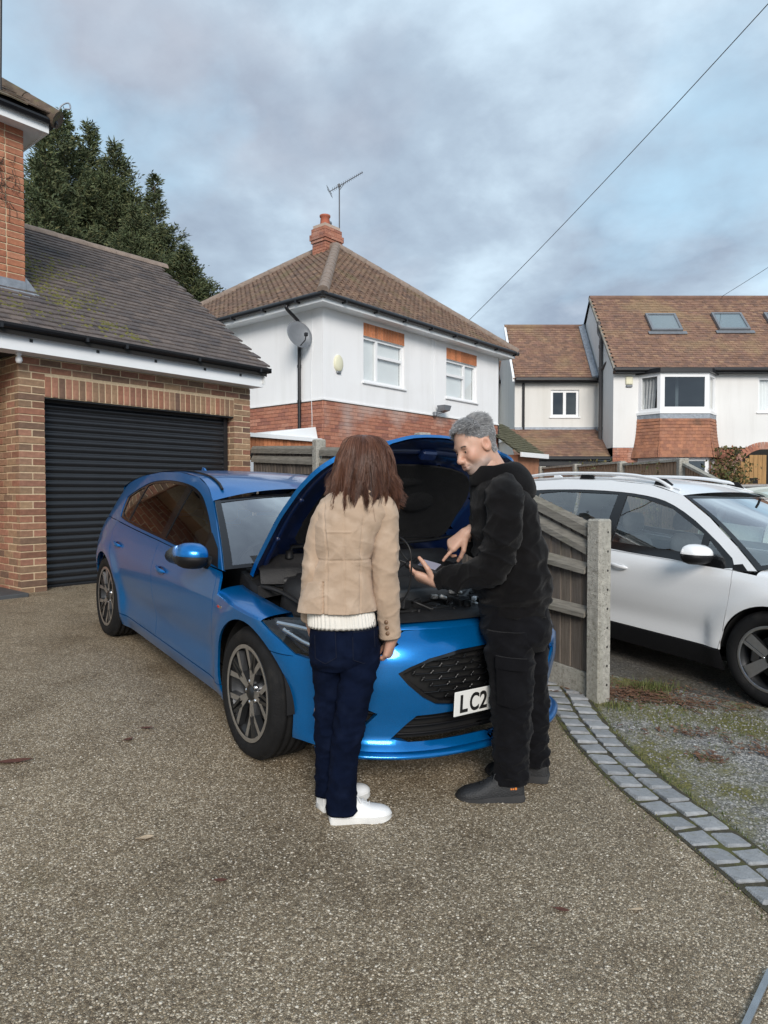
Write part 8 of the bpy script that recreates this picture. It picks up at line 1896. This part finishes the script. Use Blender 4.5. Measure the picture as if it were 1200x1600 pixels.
# ------------------------------------------------------------------ the man with the diagnostic unit
def build_man():
    X0, Y0 = .579, 3.19; root = empty('person', (X0, Y0, gz(X0, Y0) + .012)); root.scale = (.97, .97, 1.0); tag(root, 'person with short grey hair in black hoodie and black work trousers holding a handheld tester', 'person')
    SK = (.55, .335, .245); sh = []
    HM = frame((-.158, .0, 1.592), (-.80, -.44, -.40), (-.44, -.10, .88)); sc = 1.0
    V, F, T, V0 = make_head(HM, SK, True, sc, .0030); sh.append((V, F, T))
    # near (left) hand, palm up under the tester; far (right) hand pointing
    HL = frame((-.352, -.055, .972), (-.93, .30, .18), (.10, -.55, -.83)); CL = [(.35, .55, .45), (.4, .6, .45), (.45, .65, .5), (.5, .65, .5)]
    sh.append(make_hand(HL, -1, CL, .06, [(.45, .75, -.35), (.75, .45, -.55), (.85, .1, -.6)], SK, 1.05))
    HR = frame((-.205, .03, 1.180), (-.80, .02, -.60), (-.42, -.62, .62)); CR = [(.10, .12, .10), (.75, 1.0, .6), (.9, 1.1, .7), (1.0, 1.1, .7)]
    sh.append(make_hand(HR, 1, CR, .04, [(.7, .5, -.5), (.85, .1, -.6), (.8, -.2, -.6)], SK, 1.03))
    limbs = [((.02, 0, .82), (.01, 0, 1.05), .085, .09), ((.01, 0, 1.05), (-.03, 0, 1.33), .09, .09), ((-.05, -.15, 1.36), (-.05, .15, 1.36), .06, .06), ((-.06, 0, 1.38), (-.11, 0, 1.50), .06, .055),
        ((-.04, -.17, 1.35), (-.085, -.205, 1.08), .05, .042), ((-.085, -.205, 1.08), (-.345, -.06, .975), .042, .027), ((-.04, .17, 1.35), (-.10, .20, 1.10), .05, .042), ((-.10, .20, 1.10), (-.21, .035, 1.18), .042, .027),
        ((.0, -.08, .78), (.0, -.095, .42), .06, .05), ((.0, -.095, .42), (-.005, -.10, .09), .048, .036), ((.09, .04, .78), (.125, .065, .42), .06, .05), ((.125, .065, .42), (.135, .075, .09), .046, .036)]
    sh.append(core_body(limbs, SK)); join_shells('body', sh, MT['skin'], root)
    A = np.array(HM); wp = lambda p: tuple(A[:3, :3] @ (np.array(p) * sc) + A[:3, 3])
    for s in (1, -1):
        e = MB(); e.lathe([(0, .0128), (.005, .0118), (.009, .009), (.0125, 0), (.009, -.009), (0, -.0125)], 16); M = HM @ Matrix.Translation((.0788, s*.033, .0005)) @ Matrix.Rotation(math.pi/2, 4, 'Y')
        e.v = [tuple(M @ Vector(v)) for v in e.v]; o = e.build('eye', MT['eye_white'], root); i = MB(); i.lathe([(0, .0134), (.0052, .0128), (.0058, .0118)], 14); i.v = [tuple(M @ Vector(v)) for v in i.v]; i.build('iris', MT['eye_iris'], o)
    # ---- hair, brows, stubble
    hr = empty('hair', (0, 0, 0), 0, root); rnd = random.Random(5); me = MB(); br = MB(); st = MB()
    Fq = F; cen = V0[Fq].mean(1); nrm = np.cross(V0[Fq[:, 1]] - V0[Fq[:, 0]], V0[Fq[:, 2]] - V0[Fq[:, 0]]); nrm /= np.linalg.norm(nrm, axis=1)[:, None] + 1e-9
    hairline = lambda y, z, x: x < interp(z, [(-.06, -.035), (-.02, -.012), (.02, .012), (.045, .040), (.07, .060), (.10, .068), (.14, .07)]) - .35 * max(0, abs(y) - .05)
    ok = [i for i in range(len(cen)) if cen[i, 2] > -.055 and hairline(cen[i, 1], cen[i, 2], cen[i, 0]) and not (abs(cen[i, 1]) > .066 and -.040 < cen[i, 2] < .035 and cen[i, 0] > -.036 and cen[i, 0] < .03 and cen[i, 2] < .030) and (cen[i, 2] > -.03 or cen[i, 0] < -.03)]
    for k in range(8000):
        i = rnd.choice(ok); c = Vector(cen[i]); n = Vector(nrm[i]); top = sstep(.05, .11, c.z); side_ = 1 - top; L = lerp(.012, .030, top) * rnd.uniform(.7, 1.25)
        comb = Vector((lerp(-.6, .9 if c.x > -.01 else -.9, top), c.y * 5 * top, lerp(-.7, -.1, top))) + Vector((rnd.gauss(0, .16), rnd.gauss(0, .16), rnd.gauss(0, .16)))
        d = (n * lerp(.16, .30, top) + comb * .9).normalized(); P = [c - n * .002, c + (n * .30 + d * .70).normalized() * L * .5, c + d * L + n * L * .05]
        strand(me, [wp(p) for p in P], .0011, .0005)
    cap = MB()                                                              # dense undercoat so that no scalp shines through
    vid = {}; fs = []
    for i in ok:
        q = []
        for v in Fq[i]:
            if v not in vid: vid[v] = len(cap.v); cap.v.append(wp(V0[v] * 1.0 + (V0[v] - np.array((-.014, 0, .03))) / np.linalg.norm(V0[v] - np.array((-.014, 0, .03))) * .003))
            q.append(vid[v])
        cap.f.append(tuple(q)); cap.m.append(0); cap.sm.append(True)
    pm('hair_undercoat', (.13, .13, .135), .8, .3, 60); cap.build('undercoat', MT['hair_undercoat'], hr, fix=False)
    tag(me.build('hair_strands', MT['hair_grey'], hr, fix=False), kind='stuff')
    for s in (1, -1):
        for k in range(90):
            t = rnd.random(); y = lerp(.014, .052, t); c = Vector((.0995 - .35 * max(0, y - .028) - .002, s * y, .0225 + .006 * math.sin(t * 2.6) + rnd.gauss(0, .0016))); d = Vector((.15, s * .9, .25 - .5 * t)) * rnd.uniform(.006, .010); strand(br, [wp(c), wp(c + d * .5 + Vector((.0012, 0, 0))), wp(c + d)], .0009, .0004)
    tag(br.build('eyebrows', MT['brow_hair'], hr, fix=False), kind='stuff')
    # ---- trousers
    def wt(p, th, t):
        k = creases(p, 2.1, .008, .9); kn = math.exp(-((p[2] - .36) / .12) ** 2); an = math.exp(-((p[2] - .13) / .09) ** 2)
        return k + creases(p, 5.5, .009 * kn + .012 * an) + .005 * math.exp(-((p[2] - .70) / .07) ** 2) * math.sin(p[2] * 60 + p[0] * 45)
    tr = garment('trousers', [((.028, .0, .92), .150, .155, 2.3), ((.030, .0, .84), .157, .165, 2.4), ((.032, -.01, .76), .162, .165, 2.5), ((.035, -.02, .70), .158, .15, 2.5), ((.04, -.02, .66), .13, .12, 2.5)], 'work_trousers', root, 80, 40, wt, close1=True)
    garment('leg', [((-.006, -.085, .76), .112, .100, 2.3), ((-.010, -.090, .66), .112, .100, 2.3), ((-.004, -.093, .54), .101, .094, 2.3), ((-.002, -.097, .42), .092, .088, 2.3), ((.000, -.100, .30), .086, .084, 2.3), ((-.004, -.102, .18), .080, .080, 2.3), ((-.008, -.104, .072), .078, .080, 2.3)], 'work_trousers', tr, 70, 110, wt, close0=True)
    garment('leg', [((.085, .045, .76), .110, .100, 2.3), ((.098, .05, .66), .102, .098, 2.3), ((.112, .055, .54), .090, .088, 2.3), ((.124, .06, .42), .080, .082, 2.3), ((.132, .065, .30), .075, .078, 2.3), ((.136, .07, .18), .072, .076, 2.3), ((.138, .075, .085), .071, .076, 2.3)], 'work_trousers', tr, 70, 90, wt, close0=True)
    def on_leg(x, z, lift): a = interp(z, [(.42, .092), (.54, .101), (.66, .112), (.76, .112)]); b = interp(z, [(.42, .088), (.54, .094), (.66, .1), (.76, .1)]); q = min(.97, abs((x + .005) / a)); return Vector((x, -.092 - b * (1 - q ** 2.3) ** (1/2.3) - lift - .004, z))
    f = lambda x, z: on_leg(x, z, .014 + .004 * math.sin(x * 40 + z * 30)); f.center = Vector((0, 0, .55)); panel('cargo_pocket', [(-.088, .615), (.050, .605), (.052, .45), (-.005, .425), (-.080, .44)], f, 'work_trousers', tr, step=.014, flange=.018)
    f2 = lambda x, z: on_leg(x, z, .021); f2.center = Vector((0, 0, .55)); panel('pocket_flap', [(-.092, .66), (.054, .648), (.056, .592), (-.092, .604)], f2, 'work_trousers', tr, step=.014, flange=.012)
    # ---- hoodie
    def wh(p, th, t):
        x, y, z = p; k = (ridge(fold(p, (6, 6, 4.2), 6.2), 4) - .35) * .007 + creases(p, 1.7, .011, .7) + .004 * fold(p, (11, 11, 11), 1); hem = math.exp(-((z - .90) / .045) ** 2)
        k += hem * .010 * math.sin(z * 80 + th * 3) + .016 * math.exp(-((z - .955) / .05) ** 2) * (.6 + .4 * math.sin(th * 6)) + .007 * math.exp(-((z - 1.1) / .1) ** 2) * math.sin(z * 44 - x * 30 + 2 * fold(p, (4, 4, 4), 2)); 
        if z < .872: k -= .008
        return k
    hd = garment('hoodie', [((-.085, .0, 1.475), .070, .078, 2.0), ((-.075, .0, 1.445), .085, .105, 2.1), ((-.058, .0, 1.41), .112, .165, 2.3), ((-.042, .0, 1.365), .132, .205, 2.5), ((-.025, .0, 1.29), .150, .212, 2.5), ((-.010, .0, 1.19), .160, .205, 2.5), ((.006, .0, 1.08), .164, .198, 2.5), ((.014, .002, .98), .172, .196, 2.5), ((.020, .005, .90), .168, .190, 2.5), ((.024, .006, .815), .158, .180, 2.5)], 'hoodie', root, 110, 100, wh)
    def ws(seed, e0):
        def w(p, th, t):
            el = math.exp(-((t - e0) / .13) ** 2); cu = math.exp(-((t - .86) / .09) ** 2)
            return creases(p, seed, .011 + .008 * el + .006 * cu, .8) - (.006 if t > .945 else 0)
        return w
    garment('sleeve', [((-.045, -.115, 1.385), .075, .075, 2.0), ((-.055, -.180, 1.36), .085, .082, 2.0), ((-.058, -.205, 1.29), .084, .080, 2.1), ((-.070, -.215, 1.18), .078, .076, 2.1), ((-.092, -.212, 1.085), .076, .074, 2.1), ((-.135, -.185, 1.030), .070, .070, 2.1), ((-.215, -.13, 1.005), .060, .060, 2.1), ((-.290, -.085, .985), .050, .050, 2.1), ((-.345, -.058, .974), .042, .042, 2.0)], 'hoodie', hd, 64, 120, ws(1.1, .5), tangent=True, close0=True, ref=(0, -1, .3))
    garment('sleeve', [((-.045, .115, 1.385), .075, .075, 2.0), ((-.055, .180, 1.36), .083, .08, 2.0), ((-.062, .205, 1.28), .08, .078, 2.1), ((-.085, .215, 1.18), .075, .072, 2.1), ((-.110, .20, 1.12), .068, .068, 2.1), ((-.150, .14, 1.13), .058, .058, 2.1), ((-.180, .08, 1.16), .050, .050, 2.1), ((-.200, .04, 1.178), .042, .042, 2.0)], 'hoodie', hd, 60, 90, ws(4.1, .5), tangent=True, close0=True, ref=(0, 1, .3))
    # the hood lying on the shoulders
    m = MB(); rr = []
    for i in range(41):
        a = 2 * math.pi * i / 40; back = max(0, math.cos(a)); c = Vector((-.085, 0, 1.462)); d = Vector((math.cos(a), math.sin(a) * 1.12, 0)); w = .012 * fold((a, 0, 0), (1.3, 1, 1), 3.0)
        k = .55 + .75 * back; rr.append([c + d * .066 + Vector((0, 0, .005 + .035 * back)), c + d * (.080 + .01*back) + Vector((0, 0, .040 + .025 * back)), c + d * (.088 + .055 * back + w) + Vector((0, 0, .036 + .018 * back)), c + d * (.100 + .095 * back + w) + Vector((0, 0, .008 - .012 * back)), c + d * (.108 + .115 * back + w) + Vector((0, 0, -.030 - .05 * back)), c + d * (.100 + .095 * back) + Vector((0, 0, -.060 - .075 * back)), c + d * .085 + Vector((0, 0, -.05 - .03*back))])
    m.loft(rr, closed=False); hood = m.build('hood', MT['hoodie'], hd); md = hood.modifiers.new('smooth', 'SUBSURF'); md.levels = 1; md.render_levels = 2
    # ---- boots
    make_shoe('boot', root, frame((.052, -.128, .0), (-.985, .02, -.055), (-.055, -.058, 1)), .315, .112, .120, 'boot_black', 'boot_sole', 'boot_black', .034, .072, logo=None)
    b2 = make_shoe('boot', root, frame((.212, .055, .004), (-.93, .34, -.04), (-.03, -.03, 1)), .312, .112, .120, 'boot_black', 'boot_sole', 'boot_black', .034, .072)
    return root, HL
man, HL = build_man()
def logo_and_tester():
    boot = [o for o in man.children if o.name.startswith('boot')][0]
    for i, (dx, w, hh) in enumerate(((.0, .010, .011), (.013, .007, .008), (.022, .008, .008))):
        MB().box(.035 + dx, .035 + dx + w, .0405, .0425, .060, .060 + hh, bev=.0008).build('heel_logo', MT['logo_orange'], boot)
    # handheld diagnostic unit with a cable into the engine bay
    pm('tester_black', (.012, .012, .014), .4, .1, 20); pm('tester_screen', (.32, .31, .38), .2, .05, 10)
    t = empty('handheld_tester'); t.matrix_world = man.matrix_world @ frame((-.405, -.012, 1.035), (-.80, .35, .20), (.18, -.35, .90)); tag(t, 'small black handheld tester with pale screen and cables held over the engine', 'tester')
    MB().box(-.085, .085, -.05, .05, -.015, .015, bev=.010).build('case', MT['tester_black'], t); MB().box(-.07, .02, -.038, .038, .0152, .0175, bev=.001).build('screen', MT['tester_screen'], t)
    b = MB()
    for i in range(3):
        for j in range(3): b.box(.035 + i * .016, .046 + i * .016, -.03 + j * .022, -.016 + j * .022, .0152, .019, bev=.001)
    b.build('buttons', MT['trim_black'], t)
    for k, pts in enumerate(([(.08, 0, 0), (.13, .02, .06), (.10, .10, .15), (.02, .15, .12), (.0, .16, -.05), (.05, .16, -.16)], [(.08, .02, 0), (.15, .04, .02), (.18, .10, .08), (.12, .18, .10), (.06, .2, -.02), (.10, .2, -.18)], [(.085, -.02, 0), (.14, -.01, -.06), (.18, .05, -.12), (.22, .1, -.17)])):
        MB().tube(catmull(pts, 8), .0042, 6).build('cable', MT['hose_rubber'], t)
bpy.context.view_layer.update()
logo_and_tester()
# ------------------------------------------------------------------ small things on the ground
pm('leaf_tan', (.52, .40, .27), .8, .2, 60); pm('leaf_red', (.10, .035, .022), .8, .3, 60); pm('leaf_brown', [(.12, .055, .03), (.18, .085, .045), (.09, .045, .028), (.22, .12, .07)], .9, .3, 40, island=True); pm('blade_green', [(.06, .085, .02), (.10, .12, .03), (.14, .13, .045)], .8, .2, 20, island=True); pm('steel_strip', (.35, .36, .37), .35, .15, 20, metal=.8)
def leaf_mesh(mb, c, L, Wd, ang, rnd, curl=.25):
    d = Vector((math.cos(ang), math.sin(ang), 0)); s = Vector((-d.y, d.x, 0)); up = Vector((0, 0, 1)); rows = []
    for i in range(7):
        t = i / 6; w = Wd * math.sin(math.pi * min(1, t * .94 + .05)) ** .8 * .5; z = curl * L * .25 * (t - .4) ** 2 * 2; p = c + d * (L * (t - .5)) + up * z
        rows.append([p - s * w + up * (curl * w * .6), p, p + s * w + up * (curl * w * .6)])
    mb.loft(rows, closed=False)
def ground_leaves():
    rnd = random.Random(12)
    spots = [(-.912, 2.61, .055, .030, .3, 'leaf_tan', 'single tan leaf lying alone on the open driveway'), (-1.74, 3.21, .16, .05, .2, 'leaf_red', 'dark red leaf at the picture edge on the driveway'), (-1.32, 3.52, .05, .03, .8, 'leaf_red', 'small red brown leaf left of the front wheel'), (-1.28, 3.68, .07, .03, .1, 'leaf_red', 'thin dark leaf between the wheels of the blue car'),
             (.60, 2.28, .05, .022, -.4, 'leaf_red', 'dark curled leaf on the driveway below the boots'), (.86, 2.30, .045, .014, .1, 'leaf_tan', 'pale sliver of leaf on the driveway near the setts'), (-.57, 2.36, .05, .02, .0, 'leaf_red', 'faint reddish leaf below the tan leaf')]
    for x, y, L, w, a, m, lab in spots:
        r = empty('fallen_leaf', (x, y, gz(x, y) + .016)); tag(r, lab, 'leaf', 'fallen leaves on the driveway'); mb = MB(); leaf_mesh(mb, Vector((0, 0, .003)), L, w, a, rnd); mb.tube([Vector((-math.cos(a), -math.sin(a), 0)) * L * .5 + Vector((0, 0, .004)), Vector((-math.cos(a), -math.sin(a), 0)) * L * .75 + Vector((0, 0, .005))], .001, 4); mb.build('blade', MT[m], r)
    lt = MB()                                                            # litter drifted round the concrete post and over the verge
    for (cx, cy, sx, sy, n) in ((1.62, 4.66, .16, .10, 520), (1.34, 4.78, .07, .10, 150), (1.95, 4.50, .22, .08, 260), (1.80, 3.95, .14, .05, 70), (2.10, 3.72, .12, .06, 90), (1.72, 3.62, .06, .05, 45), (1.9, 4.75, .3, .12, 200), (-3.3, 7.45, .25, .05, 40)):
        for i in range(n): x, y = rnd.gauss(cx, sx), rnd.gauss(cy, sy); leaf_mesh(lt, Vector((x, y, gz(x, y) + .016 + abs(rnd.gauss(0, .008)))), rnd.uniform(.015, .06), rnd.uniform(.006, .02), rnd.uniform(0, 6.28), rnd, rnd.uniform(0, .8))
    tag(lt.build('leaf_litter', MT['leaf_brown'], None, fix=False), 'red brown leaf litter round the foot of the concrete post', 'leaf litter', kind='stuff')
    gr = MB()
    def blades(cx, cy, sx, sy, n, h):
        for i in range(n):
            x, y = rnd.gauss(cx, sx), rnd.gauss(cy, sy); b = Vector((x, y, gz(x, y) + .008)); t = b + Vector((rnd.gauss(0, .35), rnd.gauss(0, .35), 1)).normalized() * h * rnd.uniform(.4, 1.2); s = Vector((rnd.gauss(0, 1), rnd.gauss(0, 1), 0)).normalized() * .0028; gr.add([b - s, b + s, b.lerp(t, .6) + s * .6 + Vector((0, 0, .004)), t, b.lerp(t, .6) - s * .6 + Vector((0, 0, .004))], [(0, 1, 2, 4), (4, 2, 3)])
    blades(1.86, 4.78, .09, .05, 330, .07); blades(1.50, 4.36, .05, .04, 90, .05); blades(1.7, 4.2, .25, .2, 420, .022); blades(2.1, 4.1, .3, .15, 320, .02)
    for x, y in SETT[:-2]:
        blades(x + .155, y, .012, .10, 60, .022); blades(x - .15, y, .010, .10, 45, .014)
    tag(gr.build('grass', MT['blade_green'], None, fix=False), 'thin grass and weeds along the sett border and verge', 'grass', kind='stuff')
    r = empty('metal_edging', (1.04, 1.93, gz(1.04, 1.93) + .015)); tag(r, 'thin grey metal strip at the bottom corner of the driveway', 'edging')
    MB().hexa([(-.10, -.14, .0), (-.085, -.15, .0), (.13, .095, .0), (.115, .105, .0)], [(-.10, -.14, .008), (-.085, -.15, .008), (.13, .095, .008), (.115, .105, .008)]).build('strip', MT['steel_strip'], r)
ground_leaves()
# pebbles standing proud of the resin near the camera
def loose_stones():
    rnd = random.Random(31); mb = MB(); pm('pebble', [(.16, .125, .085), (.30, .24, .17), (.50, .43, .33), (.22, .19, .15), (.66, .60, .5)], .6, .15, 80, island=True)
    for i in range(15000):
        d = 1.35 + 2.6 * rnd.random() ** 1.5; x = rnd.uniform(-.58, .58) * d; y = d
        if not in_poly((x, y), DRIVE): continue
        s = rnd.uniform(.0022, .0050); c = Vector((x, y, gz(x, y) + .0125)); a = rnd.uniform(0, 6.28); e = [(math.cos(a + k * 1.2566) * s * rnd.uniform(.8, 1.3), math.sin(a + k * 1.2566) * s * rnd.uniform(.7, 1.2)) for k in range(5)]
        mb.add([c + Vector((p, q, 0)) for p, q in e] + [c + Vector((p * .55, q * .55, s * .55)) for p, q in e], [(0,1,6,5), (1,2,7,6), (2,3,8,7), (3,4,9,8), (4,0,5,9), (5,6,7,8,9)], 0, True)
    tag(mb.build('loose_gravel', MT['pebble'], None, fix=False), 'pale pebbles of the resin bound driveway surface', 'gravel', kind='stuff')
    mb = MB(); pm('verge_stone', [(.15, .145, .135), (.24, .23, .215), (.34, .33, .31), (.11, .105, .10)], .7, .15, 80, island=True); poly = [(1.7, 2.2), (2.6, 2.2), (3.3, 3.8), (2.6, 4.3), (1.6, 4.7), (1.42, 4.2), (1.40, 3.66), (1.47, 3.14), (1.58, 2.63)]
    for i in range(7000):
        x, y = rnd.uniform(1.4, 3.3), rnd.uniform(2.2, 4.7)
        if not in_poly((x, y), poly): continue
        s = rnd.uniform(.003, .008); c = Vector((x, y, gz(x, y) + .0108)); a = rnd.uniform(0, 6.28); e = [(math.cos(a + k * 1.2566) * s * rnd.uniform(.8, 1.3), math.sin(a + k * 1.2566) * s * rnd.uniform(.7, 1.2)) for k in range(5)]
        mb.add([c + Vector((p, q, 0)) for p, q in e] + [c + Vector((p * .55, q * .55, s * .6)) for p, q in e], [(0,1,6,5), (1,2,7,6), (2,3,8,7), (3,4,9,8), (4,0,5,9), (5,6,7,8,9)], 0, True)
    tag(mb.build('verge_gravel', MT['verge_stone'], None, fix=False), 'grey gravel of the verge beside the sett border', 'gravel', kind='stuff')
loose_stones()
